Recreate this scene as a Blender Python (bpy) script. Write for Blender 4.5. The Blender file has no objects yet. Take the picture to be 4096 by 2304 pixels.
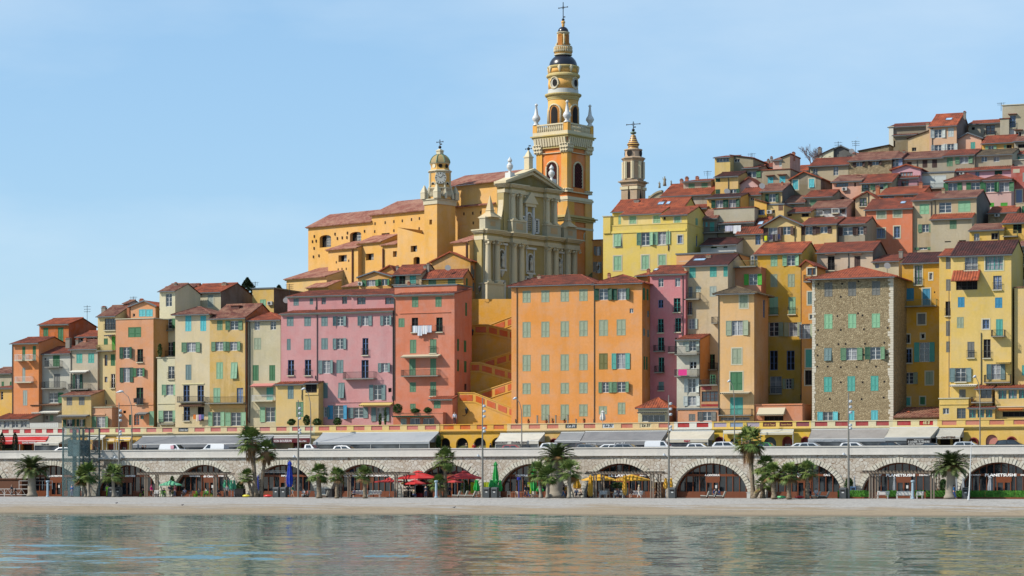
import bpy, math, random
from mathutils import Vector, Matrix, noise
random.seed(7)
# ------------------------------------------------------------------ camera, sky, sun
S = bpy.context.scene
TH = math.radians(22.0); CT, ST = math.cos(TH), math.sin(TH)
FP = 10000.0; HY = 1934.0; CZ = 1.93
cam = bpy.data.cameras.new('camera'); cam.sensor_width = 36; cam.lens = 36*FP/4096
cam.shift_y = (HY-1152)/4096; cam.clip_end = 9000; cam.clip_start = 1
camo = bpy.data.objects.new('camera', cam); S.collection.objects.link(camo)
camo.location = (0, 0, CZ); camo.rotation_euler = (math.pi/2, 0, TH); S.camera = camo
SUN_EL, SUN_LEFT = math.radians(40), math.radians(52)     # to the left of the facades' normal
sd = Vector((-math.sin(SUN_LEFT)*math.cos(SUN_EL), -math.cos(SUN_LEFT)*math.cos(SUN_EL), math.sin(SUN_EL)))
W = bpy.data.worlds.new('World'); S.world = W; W.use_nodes = True
nt = W.node_tree; bg = nt.nodes['Background']
sky = nt.nodes.new('ShaderNodeTexSky'); sky.sky_type = 'NISHITA'; sky.sun_disc = False
sky.sun_elevation = SUN_EL; sky.sun_rotation = math.atan2(sd.x, sd.y); sky.altitude = 0
sky.air_density = 1.0; sky.dust_density = 0.6; sky.ozone_density = 3.0
# thin veil of cirrus
tcw = nt.nodes.new('ShaderNodeTexCoord'); mpw = nt.nodes.new('ShaderNodeMapping'); mpw.inputs['Scale'].default_value = (2.2, 2.2, 7)
nzw = nt.nodes.new('ShaderNodeTexNoise'); nzw.inputs['Scale'].default_value = 1.6; nzw.inputs['Detail'].default_value = 6; nzw.inputs['Roughness'].default_value = .55
rpw = nt.nodes.new('ShaderNodeValToRGB'); rpw.color_ramp.elements[0].position = .42; rpw.color_ramp.elements[0].color = (0,0,0,1)
rpw.color_ramp.elements[1].position = .8; rpw.color_ramp.elements[1].color = (.45,.45,.45,1)
mxw = nt.nodes.new('ShaderNodeMix'); mxw.data_type = 'RGBA'; mxw.inputs[7].default_value = (4.4, 4.9, 5.2, 1)
mhz = nt.nodes.new('ShaderNodeMix'); mhz.data_type = 'RGBA'; mhz.inputs[0].default_value = .62; mhz.inputs[7].default_value = (1.7, 2.78, 3.95, 1)     # even pale blue of a slightly hazy day
hsw = nt.nodes.new('ShaderNodeHueSaturation'); hsw.inputs['Saturation'].default_value = 1.15
nt.links.new(tcw.outputs['Generated'], mpw.inputs[0]); nt.links.new(mpw.outputs[0], nzw.inputs[0]); nt.links.new(nzw.outputs[0], rpw.inputs[0])
nt.links.new(rpw.outputs[0], mxw.inputs[0]); nt.links.new(sky.outputs[0], hsw.inputs['Color']); nt.links.new(hsw.outputs[0], mhz.inputs[6]); nt.links.new(mhz.outputs[2], mxw.inputs[6]); nt.links.new(mxw.outputs[2], bg.inputs[0])
bg.inputs[1].default_value = 0.135
sl = bpy.data.lights.new('sun', 'SUN'); sl.energy = 4.0; sl.angle = math.radians(1.0); sl.color = (1, .94, .84)
so = bpy.data.objects.new('sun', sl); S.collection.objects.link(so); so.rotation_euler = (-sd).to_track_quat('-Z', 'Y').to_euler()
S.view_settings.view_transform = 'Standard'; S.view_settings.look = 'None'; S.view_settings.gamma = 1; S.view_settings.exposure = 0.56
S.cycles.max_bounces = 5; S.cycles.diffuse_bounces = 2; S.cycles.glossy_bounces = 3; S.cycles.transparent_max_bounces = 8; S.cycles.use_denoising = True
COL = S.collection
# ------------------------------------------------------------------ picture <-> place
CR = dict(A=(0,1100,.41408), B=(600,1100,.41408), C=(1100,1000,.48309), D=(1150,550,.41408), E=(1800,550,.4142), F=(1850,1000,.48309),
    G=(2400,700,.41408), H=(2550,1050,.44868), I=(3250,900,.55222), J=(2800,550,.37961), K=(3400,400,.41404), T=(2050,0,.41398), U=(1650,570,.24155), V=(2430,480,.24149),
    L1=(0,1600,.31746), L2=(700,1600,.31746), L3=(1400,1600,.31746), L4=(2100,1600,.31746), L5=(2700,1600,.31746), L6=(3300,1600,.31751), N=(0,0,1))
def nat(c, x, y=0):
    a = CR[c]; return a[0]+x*a[2], a[1]+y*a[2]
class Fr:
    def __init__(s, O=(0,0), ang=0.0):
        s.O = Vector(O); s.ang = ang; s.u = Vector((math.cos(ang), math.sin(ang))); s.v = Vector((-math.sin(ang), math.cos(ang)))
    def onv(s, px, py, v0):
        a = (px-2048)/FP; d = Vector((-ST+a*CT, CT+a*ST)); t = (v0+s.O.dot(s.v))/d.dot(s.v)
        return (t*d-s.O).dot(s.u), CZ+t*(HY-py)/FP
    def onu(s, px, py, u0):
        a = (px-2048)/FP; d = Vector((-ST+a*CT, CT+a*ST)); t = (u0+s.O.dot(s.u))/d.dot(s.u)
        return (t*d-s.O).dot(s.v), CZ+t*(HY-py)/FP
    def w(s, a, b): p = s.O+s.u*a+s.v*b; return p.x, p.y
    @staticmethod
    def at(px, t):
        a = (px-2048)/FP; return (t*(-ST+a*CT), t*(CT+a*ST))
WF = Fr()
def PX(c, x, y, Y):                     # picture point -> world (X, Z) on the vertical plane Y
    return WF.onv(*nat(c, x, y), Y)
# ------------------------------------------------------------------ mesh builder
class MB:
    def __init__(s): s.v = []; s.f = []; s.m = []; s.mats = []
    def mi(s, m):
        if m not in s.mats: s.mats.append(m)
        return s.mats.index(m)
    def face(s, pts, m=None):
        n = len(s.v); s.v += [tuple(p) for p in pts]; s.f.append(tuple(range(n, n+len(pts)))); s.m.append(s.mi(m) if m else 0)
    def box(s, x0, x1, y0, y1, z0, z1, m=None):
        n = len(s.v); s.v += [(x0,y0,z0),(x1,y0,z0),(x1,y1,z0),(x0,y1,z0),(x0,y0,z1),(x1,y0,z1),(x1,y1,z1),(x0,y1,z1)]
        k = s.mi(m) if m else 0
        for q in ((0,1,5,4),(1,2,6,5),(2,3,7,6),(3,0,4,7),(4,5,6,7),(3,2,1,0)): s.f.append(tuple(n+i for i in q)); s.m.append(k)
    def hexa(s, P, m=None):             # 8 points: bottom ring 4, top ring 4
        n = len(s.v); s.v += [tuple(p) for p in P]; k = s.mi(m) if m else 0
        for q in ((0,1,5,4),(1,2,6,5),(2,3,7,6),(3,0,4,7),(4,5,6,7),(3,2,1,0)): s.f.append(tuple(n+i for i in q)); s.m.append(k)
    def tube(s, pts, r, n=6, m=None, cap=True):   # r number or list
        pts = [Vector(p) for p in pts]; R = r if isinstance(r, (list, tuple)) else [r]*len(pts); b = len(s.v); k = s.mi(m) if m else 0
        for i, p in enumerate(pts):
            d = (pts[min(i+1, len(pts)-1)]-pts[max(i-1, 0)])
            d = d.normalized() if d.length > 1e-9 else Vector((0,0,1))
            a = d.cross(Vector((0,0,1))) if abs(d.z) < .95 else d.cross(Vector((1,0,0)))
            a.normalize(); c = d.cross(a)
            for j in range(n):
                an = 2*math.pi*j/n; s.v.append(tuple(p+(a*math.cos(an)+c*math.sin(an))*R[i]))
        for i in range(len(pts)-1):
            for j in range(n):
                j2 = (j+1) % n; s.f.append((b+i*n+j, b+i*n+j2, b+(i+1)*n+j2, b+(i+1)*n+j)); s.m.append(k)
        if cap:
            s.f.append(tuple(b+j for j in range(n))[::-1]); s.m.append(k); e = b+(len(pts)-1)*n; s.f.append(tuple(e+j for j in range(n))); s.m.append(k)
    def lathe(s, prof, cx=0, cy=0, n=24, m=None, a0=0.0):     # prof [(r,z)..] bottom to top
        b = len(s.v); k = s.mi(m) if m else 0
        for r, z in prof:
            for j in range(n):
                an = a0+2*math.pi*j/n; s.v.append((cx+r*math.cos(an), cy+r*math.sin(an), z))
        for i in range(len(prof)-1):
            for j in range(n):
                j2 = (j+1) % n; s.f.append((b+i*n+j, b+i*n+j2, b+(i+1)*n+j2, b+(i+1)*n+j)); s.m.append(k)
        s.f.append(tuple(b+j for j in range(n))[::-1]); s.m.append(k); e = b+(len(prof)-1)*n; s.f.append(tuple(e+j for j in range(n))); s.m.append(k)
    def mesh(s, name):
        me = bpy.data.meshes.new(name); me.from_pydata(s.v, [], s.f)
        for m in s.mats: me.materials.append(m)
        if len(s.mats) > 1: me.polygons.foreach_set('material_index', s.m)
        me.update(); return me
    def build(s, name, m=None, parent=None, smooth=False, loc=None, rot=None):
        me = s.mesh(name)
        if not s.mats and m: me.materials.append(m)
        if smooth: me.polygons.foreach_set('use_smooth', [True]*len(me.polygons))
        o = bpy.data.objects.new(name, me); COL.objects.link(o); o.parent = parent
        if loc is not None: o.location = loc
        if rot is not None: o.rotation_euler = rot
        return o
def tag(o, label=None, cat=None, group=None, kind=None):
    if label: o['label'] = label
    if cat: o['category'] = cat
    if group: o['group'] = group
    if kind: o['kind'] = kind
    return o
def empty(name, loc=(0,0,0), rz=0, label=None, cat=None, group=None):
    o = bpy.data.objects.new(name, None); COL.objects.link(o); o.location = loc; o.rotation_euler = (0,0,rz); o.empty_display_size = .5
    return tag(o, label, cat, group)
KIDS = {}
def copy_tree(o, parent=None, top=True):
    kids = [c for c in o.children]
    c = o.copy(); COL.objects.link(c); c.parent = parent
    for k in kids: copy_tree(k, c, False)
    return c
# ------------------------------------------------------------------ materials
def lin(c):
    return tuple((x/255/12.92 if x/255 <= .04045 else ((x/255+.055)/1.055)**2.4) for x in c)
MC = {}
def base(name, rough=.8, spec=.3):
    m = bpy.data.materials.new(name); m.use_nodes = True; p = m.node_tree.nodes['Principled BSDF']
    p.inputs['Roughness'].default_value = rough; p.inputs['Specular IOR Level'].default_value = spec
    return m, m.node_tree, p
def N(t, ty, **kw):
    n = t.nodes.new(ty)
    for k, v in kw.items():
        if k in n.inputs.keys(): n.inputs[k].default_value = v
        else: setattr(n, k, v)
    return n
def mixc(t, fac, a, b, mode='MIX'):
    n = t.nodes.new('ShaderNodeMix'); n.data_type = 'RGBA'; n.blend_type = mode
    for i, x in ((0, fac), (6, a), (7, b)):
        if isinstance(x, bpy.types.NodeSocket): t.links.new(x, n.inputs[i])
        else: n.inputs[i].default_value = x if i == 0 else (x[0], x[1], x[2], 1)
    return n.outputs[2]
def ramp(t, src, p0, p1, c0=0.0, c1=1.0):
    n = t.nodes.new('ShaderNodeMapRange'); t.links.new(src, n.inputs[0]); n.inputs[1].default_value = p0; n.inputs[2].default_value = p1
    n.inputs[3].default_value = c0; n.inputs[4].default_value = c1; return n.outputs[0]
def coords(t, scale=(1,1,1), rnd=True):
    tc = t.nodes.new('ShaderNodeTexCoord'); mp = t.nodes.new('ShaderNodeMapping'); mp.inputs['Scale'].default_value = scale
    t.links.new(tc.outputs['Object'], mp.inputs[0])
    if rnd:
        oi = t.nodes.new('ShaderNodeObjectInfo'); ml = t.nodes.new('ShaderNodeMath'); ml.operation = 'MULTIPLY'; ml.inputs[1].default_value = 60
        t.links.new(oi.outputs['Random'], ml.inputs[0]); t.links.new(ml.outputs[0], mp.inputs['Location'])
    return mp.outputs[0]
def nz(t, vec, sc, det=4, ro=.55):
    n = N(t, 'ShaderNodeTexNoise', Scale=sc, Detail=det, Roughness=ro); t.links.new(vec, n.inputs[0]); return n.outputs[0]
def bump(t, p, h, dist=.02, st=.5):
    b = N(t, 'ShaderNodeBump', Strength=st, Distance=dist); t.links.new(h, b.inputs['Height']); t.links.new(b.outputs[0], p.inputs['Normal'])
GK = .62       # photo colour -> albedo
def stucco(rgb, dirt=.5, name='stucco'):
    k = ('st', rgb, dirt)
    if k in MC: return MC[k]
    if rgb[0] > 215 and rgb[1] > 190 and rgb[2] < 165: rgb = (rgb[0], rgb[1]-9, rgb[2]+2)
    dirt = max(dirt, .38); m, t, p = base(name, .9, .15); c = tuple(x*GK for x in lin(rgb))
    v1 = coords(t); big = nz(t, v1, .22, 5, .6); v2 = coords(t, (.55,.55,.06)); st = nz(t, v2, 1.0, 6, .7); fine = nz(t, v1, 3.5, 4, .6)
    dark = tuple(x*(.70+.04*i) for i, x in enumerate(c)); g = sum(c)/3; pale = tuple(min(.85, x*.82+g*.18+.09) for x in c)
    a = mixc(t, ramp(t, big, .38, .66, 0, .8*dirt+.12), c, pale)
    a = mixc(t, ramp(t, st, .5, .7, 0, min(1, dirt*1.15)), a, dark)
    a = mixc(t, ramp(t, fine, .3, .7, 0, .2+.18*dirt), a, dark)
    med = nz(t, v1, .75, 5, .65); a = mixc(t, ramp(t, med, .47, .66, 0, .28+.5*dirt), a, tuple(x*.78 for x in pale))
    t.links.new(a, p.inputs['Base Color']); bump(t, p, fine, .03, .5); MC[k] = m; return m
def paint(rgb, rough=.6, name='paint', var=.25):
    k = ('pt', rgb, rough, var)
    if k in MC: return MC[k]
    m, t, p = base(name, rough, .3); c = tuple(x*GK for x in lin(rgb))
    v = coords(t); n = nz(t, v, 2.2, 4)
    oi = t.nodes.new('ShaderNodeObjectInfo'); r = ramp(t, oi.outputs['Random'], 0, 1, 0, var*.8)
    a = mixc(t, ramp(t, n, .35, .75, 0, var), c, tuple(x*.6 for x in c)); g = sum(c)/3
    a = mixc(t, r, a, tuple(x*.5+g*.5 for x in c))
    t.links.new(a, p.inputs['Base Color']); MC[k] = m; return m
def plain(rgb, rough=.6, metal=0, name='plain', spec=.4):
    k = ('pl', rgb, rough, metal)
    if k in MC: return MC[k]
    m, t, p = base(name, rough, spec); p.inputs['Base Color'].default_value = (*[x*GK for x in lin(rgb)], 1); p.inputs['Metallic'].default_value = metal
    MC[k] = m; return m
def tiles(kind='r'):
    k = ('tl', kind)
    if k in MC: return MC[k]
    m, t, p = base('roof_tiles', .85, .2)
    c1, c2, c3 = {'r': ((182,96,68),(142,74,56),(92,60,50)), 'o': ((206,110,72),(170,86,60),(120,70,54)), 'm': ((150,92,76),(108,66,58),(184,138,112)), 'd': ((112,62,54),(80,48,44),(58,42,40)),
        'p': ((190,124,104),(150,92,80),(214,164,138)), 'y': ((146,124,92),(104,86,66),(72,62,52))}[kind]
    c1, c2, c3 = [tuple(x*GK for x in lin(c)) for c in (c1, c2, c3)]
    v = coords(t, (1,1,1)); vo = N(t, 'ShaderNodeTexVoronoi', Scale=2.4); t.links.new(v, vo.inputs[0])
    b = nz(t, v, .5, 4); sp = t.nodes.new('ShaderNodeSeparateColor'); t.links.new(vo.outputs['Color'], sp.inputs[0])
    a = mixc(t, ramp(t, sp.outputs[0], .1, .9, 0, .85), c1, c2); a = mixc(t, ramp(t, sp.outputs[1], .72, 1, 0, .8), a, c3)
    a = mixc(t, ramp(t, b, .42, .66, 0, .8), a, c3); oi = t.nodes.new('ShaderNodeObjectInfo'); a = mixc(t, ramp(t, oi.outputs['Random'], 0, 1, 0, .3), a, tuple(x*.6+.01 for x in c2))
    t.links.new(a, p.inputs['Base Color']); bump(t, p, sp.outputs[2], .05, .5); MC[k] = m; return m
def rubble(name, c1, c2, mortar, sc=1.8, mw=.06, bd=.06, dk=.4):
    k = ('rb', name)
    if k in MC: return MC[k]
    m, t, p = base(name, .9, .15); c1, c2, mo = [tuple(x*GK for x in lin(c)) for c in (c1, c2, mortar)]
    v = coords(t, (1,1,1.15)); wv = nz(t, v, 1.3, 2)
    ad = t.nodes.new('ShaderNodeMixRGB'); ad.blend_type = 'ADD'; ad.inputs[0].default_value = .25; t.links.new(v, ad.inputs[1]); t.links.new(wv, ad.inputs[2])
    vo = N(t, 'ShaderNodeTexVoronoi', Scale=sc); t.links.new(ad.outputs[0], vo.inputs[0]); e = N(t, 'ShaderNodeTexVoronoi', Scale=sc, feature='DISTANCE_TO_EDGE'); t.links.new(ad.outputs[0], e.inputs[0])
    sp = t.nodes.new('ShaderNodeSeparateColor'); t.links.new(vo.outputs['Color'], sp.inputs[0]); fi = nz(t, v, 5, 4); bi = nz(t, v, .15, 4)
    a = mixc(t, sp.outputs[0], c1, c2); a = mixc(t, ramp(t, fi, .3, .75, 0, dk), a, tuple(x*.6 for x in c2))
    a = mixc(t, ramp(t, e.outputs[0], mw*.4, mw, 1, 0), a, mo); a = mixc(t, ramp(t, bi, .4, .75, 0, dk*.8), a, tuple(x*.6 for x in c1))
    t.links.new(a, p.inputs['Base Color']); bump(t, p, ramp(t, e.outputs[0], 0, mw*2), bd, .8); MC[k] = m; return m
def glassy(rgb=(34,42,50), rough=.08, name='window_glass'):
    k = ('gl', rgb)
    if k in MC: return MC[k]
    m, t, p = base(name, rough, .8); c = lin(rgb); v = coords(t); n = nz(t, v, .9, 3)
    t.links.new(mixc(t, ramp(t, n, .35, .7), c, tuple(x*2.2+.01 for x in c)), p.inputs['Base Color']); MC[k] = m; return m
def curtain():
    k = 'curt'
    if k in MC: return MC[k]
    m, t, p = base('curtain', .8, .2); v = coords(t, (14,14,.6)); n = nz(t, v, 1, 2)
    t.links.new(mixc(t, ramp(t, n, .4, .6), (.30,.31,.32), (.12,.13,.15)), p.inputs['Base Color']); MC[k] = m; return m
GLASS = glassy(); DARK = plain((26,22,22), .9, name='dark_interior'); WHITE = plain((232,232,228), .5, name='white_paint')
SH = {'t':(90,184,168),'a':(96,206,214),'g':(66,128,82),'G':(28,86,64),'m':(150,196,156),'b':(118,146,146),'s':(168,180,150),'y':(128,128,122),'n':(84,58,50),
      'w':(214,222,216),'k':(88,190,60),'e':(108,150,114),'u':(60,150,190),'o':(124,120,62),'l':(150,206,160),'v':(150,170,205),'B':(56,52,50),'T':(36,128,116), 'q':(178,190,178)}
def shut(c): return paint(SH[c], .6, 'shutter_paint')
IRON = plain((44,44,46), .6, .3, 'iron'); CREAM = stucco((222,212,180), .25); ZINC = plain((118,124,128), .5, .5, 'zinc')
# ------------------------------------------------------------------ shared window pieces (unit-free, cached by size)
PC = {}
def q5(x): return max(.1, round(x*10)/10)
def piece(kind, w, h, mat):
    w, h = round(w, 2), round(h, 2); k = (kind, w, h, mat.name)
    if k in PC: return PC[k]
    b = MB()
    if kind == 'shutter':             # a leaf: rim, middle rails, recessed louvred panels; hangs from x=0..w, front at y=0
        f = min(.08, w*.2); b.box(0, f, -.03, .02, 0, h); b.box(w-f, w, -.03, .02, 0, h)
        for z in (0, h*.36, h-f): b.box(f, w-f, -.03, .02, z, z+f)
        z0, z1 = f, h-f; n = max(3, int((z1-z0)/.13))
        for i in range(n):
            z = z0+(z1-z0)*i/n; d = (z1-z0)/n
            b.face([(f,-.012,z),(w-f,-.012,z),(w-f,.015,z+d*.95),(f,.015,z+d*.95)])
        b.face([(f,.018,0),(w-f,.018,0),(w-f,.018,h),(f,.018,h)])
    elif kind == 'frame':
        f = min(.07, w*.12)
        b.box(0, f, -.03, .03, 0, h); b.box(w-f, w, -.03, .03, 0, h); b.box(f, w-f, -.03, .03, 0, f); b.box(f, w-f, -.03, .03, h-f, h)
        if w > .55: b.box(w/2-.05, w/2+.05, -.035, .03, f, h-f)
        if w > 1.9: b.box(w*.25-.03, w*.25+.03, -.03, .03, f, h-f); b.box(w*.75-.03, w*.75+.03, -.03, .03, f, h-f)
        if h > 1: 
            for z in ((h*.36, h*.68) if h > 1.3 else (h*.5,)): b.box(f, w-f, -.028, .02, z-.02, z+.02)
    elif kind == 'rim':
        f = .035; b.box(0, f, -.012, .05, 0, h); b.box(w-f, w, -.012, .05, 0, h); b.box(f, w-f, -.012, .05, 0, f); b.box(f, w-f, -.012, .05, h-f, h)
    elif kind == 'pane':
        b.box(0, w, 0, .012, 0, h)
    elif kind == 'rail':
        b.box(0, w, -.02, .02, h-.045, h); b.box(0, w, -.015, .015, .05, .08); n = max(2, int(w/.14))
        for i in range(n+1): x = .01+(w-.02)*i/n; b.box(x-.011, x+.011, -.011, .011, 0, h-.045)
    me = b.mesh(kind); me.materials.append(mat); PC[k] = me; return me
def put(kind, parent, x, y, z, w, h, mat, name=None, rz=0.0, rx=0.0):
    o = bpy.data.objects.new(name or kind, piece(kind, w, h, mat)); COL.objects.link(o); o.parent = parent; o.location = (x, y, z); o.rotation_euler = (rx, 0, rz); return o
# ------------------------------------------------------------------ tiled roof slope
def slope(b, e0, e1, a, bb, up, mat, per=.36, hgt=.075, th=.1):
    """eave e0->e1, ridge spans params a..bb (metres along the eave), up = vector from the eave to the ridge line"""
    e0, e1, up = Vector(e0), Vector(e1), Vector(up); L = (e1-e0).length; d = (e1-e0)/L; nrm = d.cross(up).normalized()
    if nrm.z < 0: nrm = -nrm
    n = max(2, int(L/per)); k = 4; N_ = n*k; base_i = len(b.v); mi = b.mi(mat)
    pr = (0, .7, 1, .7)
    def fr(s):
        f = 1.0
        if a > 0 and s < a: f = min(f, s/a)
        if bb < L and s > bb: f = min(f, (L-s)/(L-bb))
        return max(0, f)
    for i in range(N_+1):
        s = L*i/N_; p = e0+d*s; off = nrm*(hgt*pr[i % k]); q = p+up*fr(s)
        b.v += [tuple(p+off-nrm*.0), tuple(q+off), tuple(p-nrm*th)]
    for i in range(N_):
        c = base_i+3*i; b.f += [(c, c+3, c+4, c+1), (c+2, c+5, c+3, c)]; b.m += [mi, mi]
    P = [e0-nrm*th, e1-nrm*th, e0+d*min(L, bb)+up*fr(min(L, bb))-nrm*th, e0+d*max(0, a)+up*fr(max(0, a))-nrm*th]
    b.face(P[::-1], mat)
# ------------------------------------------------------------------ a wall plane with real openings
def wallgrid(b, x0, x1, z0, z1, holes, P, mat, rev=.2, revmat=None):
    """P(x, z, d) -> local 3-D point, d = depth inside the wall"""
    hs = [(max(x0+.02, h[0]), min(x1-.02, h[1]), max(z0+.02, h[2]), min(z1-.02, h[3])) for h in holes]; hs = [h for h in hs if h[1]-h[0] > .05 and h[3]-h[2] > .05]
    zs = sorted({z0, z1, *[h[2] for h in hs], *[h[3] for h in hs]})
    for za, zb in zip(zs, zs[1:]):
        if zb-za < 1e-5: continue
        zc = (za+zb)/2; cur = x0; act = sorted([h for h in hs if h[2] < zc < h[3]])
        for h in act:
            if h[0] > cur+1e-5: b.face([P(cur,za,0), P(h[0],za,0), P(h[0],zb,0), P(cur,zb,0)], mat)
            cur = max(cur, h[1])
        if x1 > cur+1e-5: b.face([P(cur,za,0), P(x1,za,0), P(x1,zb,0), P(cur,zb,0)], mat)
    r = revmat or mat
    for (a, c, e, f) in hs:
        b.face([P(a,e,0), P(a,f,0), P(a,f,rev), P(a,e,rev)], r); b.face([P(c,f,0), P(c,e,0), P(c,e,rev), P(c,f,rev)], r)
        b.face([P(a,e,rev), P(c,e,rev), P(c,e,0), P(a,e,0)], r); b.face([P(a,f,0), P(c,f,0), P(c,f,rev), P(a,f,rev)], r)
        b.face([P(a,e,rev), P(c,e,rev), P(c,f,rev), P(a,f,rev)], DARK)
def parse(s, crop):
    out = []
    for it in s.split(';'):
        w = it.split()
        if not w: continue
        if w[0][0] == '@': crop = w[0][1:]; w = w[1:]
        if not w: continue
        k = w[0]; nums = []; fl = ''
        for q in w[1:]:
            try: nums.append(float(q))
            except ValueError: fl += q
        pts = []
        for i in range(0, len(nums)-1, 2): pts += list(nat(crop, nums[i], nums[i+1]))
        out.append((k, pts, fl))
    return out
BASES = []      # (X, Y, base height) of every house: the hill is draped under them
def window(root, k, col, x, z, w, h, fl, P, rz, rev=.2, trim=CREAM):
    """P(x,z,d) local position; rz = rotation of the plane"""
    kind = k
    if 'f' in fl:
        b = MB(); e = .16; pr = .03
        for (a, c, q, r) in ((x-e, x, z-e, z+h+e), (x+w, x+w+e, z-e, z+h+e), (x, x+w, z+h, z+h+e), (x, x+w, z-e, z)):
            b.hexa([P(a,q,-pr), P(c,q,-pr), P(c,q,.0), P(a,q,.0), P(a,r,-pr), P(c,r,-pr), P(c,r,.0), P(a,r,.0)])
        b.build('window_surround', trim, root)
    if kind == 'D':
        f = put('frame', root, *P(x,z,rev*.8), w, h, plain(SH_W.get(col, (70,62,56)), .6), 'window', rz); return f
    if kind == 'C':
        r = put('rim', root, *P(x,z,.03), w, h, shut(col), 'window', rz)
        n = 2 if w > .55 else 1; lw = (w-.09)/n
        for i in range(n):
            o = put('shutter', r, .04+i*(lw+.015), -.005, .035, lw-.005*(n-1), h-.07, shut(col))
            if 't' in fl: o.rotation_euler = (-.12, 0, 0); o.location.y -= (h-.07)*.12
        return r
    fc = SH_W.get(col, (226,226,222)) if kind == 'W' else (228,228,224)
    r = put('frame', root, *P(x,z,rev*.75), w, h, plain(fc, .5), 'window', rz)
    put('pane', r, .02, .02, .02, w-.04, h-.04, GLASS if random.random() < .6 else CURT)
    if kind == 'O':
        lw = w*.5; d = -rev*.75-.05
        for sx, an in ((0, math.pi), (w, 0)):
            if sx == 0 and 'R' in fl: continue
            if sx == w and 'L' in fl: continue
            j = random.uniform(-.06, .12)
            # leaves folded back against the wall on either side of the opening
            aa = random.choice((.04, .08, .15, .3, .5)) if h < 2.2 else .06
            if sx == 0: put('shutter', r, -lw*math.cos(aa)-.01, d-lw*math.sin(aa), 0, lw, h, shut(col), None, aa)
            else: put('shutter', r, w+.01, d, 0, lw, h, shut(col), None, -aa)
    return r
SH_W = {'w':(228,228,224), 'n':(110,64,40), 'y':(120,118,112), 't':(60,160,150), 'b':(120,150,200), 'g':(60,120,80), 'o':(190,100,50), 'B':(50,46,44), 'G':(30,80,60), 'a':(120,190,200), 'd':(60,56,54)}
CURT = curtain()
def rail_part(root, x0, x1, z, h, y0, y1, P, rz, col=IRON, slab=None, ends=True):
    """balcony: slab with railing round it, projecting from y0 (wall) to y1 (<y0)"""
    b = MB(); st = slab or CREAM; dd = abs(y1)
    def hx(a, c, da, dc, q, r): b.hexa([P(a,q,-dc), P(c,q,-dc), P(c,q,-da), P(a,q,-da), P(a,r,-dc), P(c,r,-dc), P(c,r,-da), P(a,r,-da)])
    hx(x0, x1, 0, dd, z-.14, z)
    o = b.build('balcony', st, root)
    r = put('rail', o, *P(x0, z, -dd+.04), x1-x0, h, col, 'railing', rz)
    if ends and dd > .3:
        for x in (x0+.02, x1-.02): put('rail', o, *P(x, z, -dd+.04), dd-.04, h, col, 'railing', rz+math.pi/2)
    return o
def awn(root, x0, x1, z1, z0, d, mat, P, val=.22):
    b = MB(); th = .03
    b.hexa([P(x0,z0,-d), P(x1,z0,-d), P(x1,z1-th,0), P(x0,z1-th,0), P(x0,z0+th,-d), P(x1,z0+th,-d), P(x1,z1,0), P(x0,z1,0)])
    n = max(3, int((x1-x0)/.3))
    for i in range(n):
        a = x0+(x1-x0)*i/n; c = x0+(x1-x0)*(i+1)/n; m_ = (a+c)/2
        b.face([P(a,z0,-d-.01), P(m_,z0-val,-d-.01), P(c,z0,-d-.01)]); b.face([P(a,z0+.01,-d-.01), P(a,z0-val*.6,-d-.01), P(c,z0-val*.6,-d-.01), P(c,z0+.01,-d-.01)])
    for x in (x0, x1): b.face([P(x,z0,-d), P(x,z1,0), P(x,z0,0)])
    return b.build('awning', mat, root)
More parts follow.
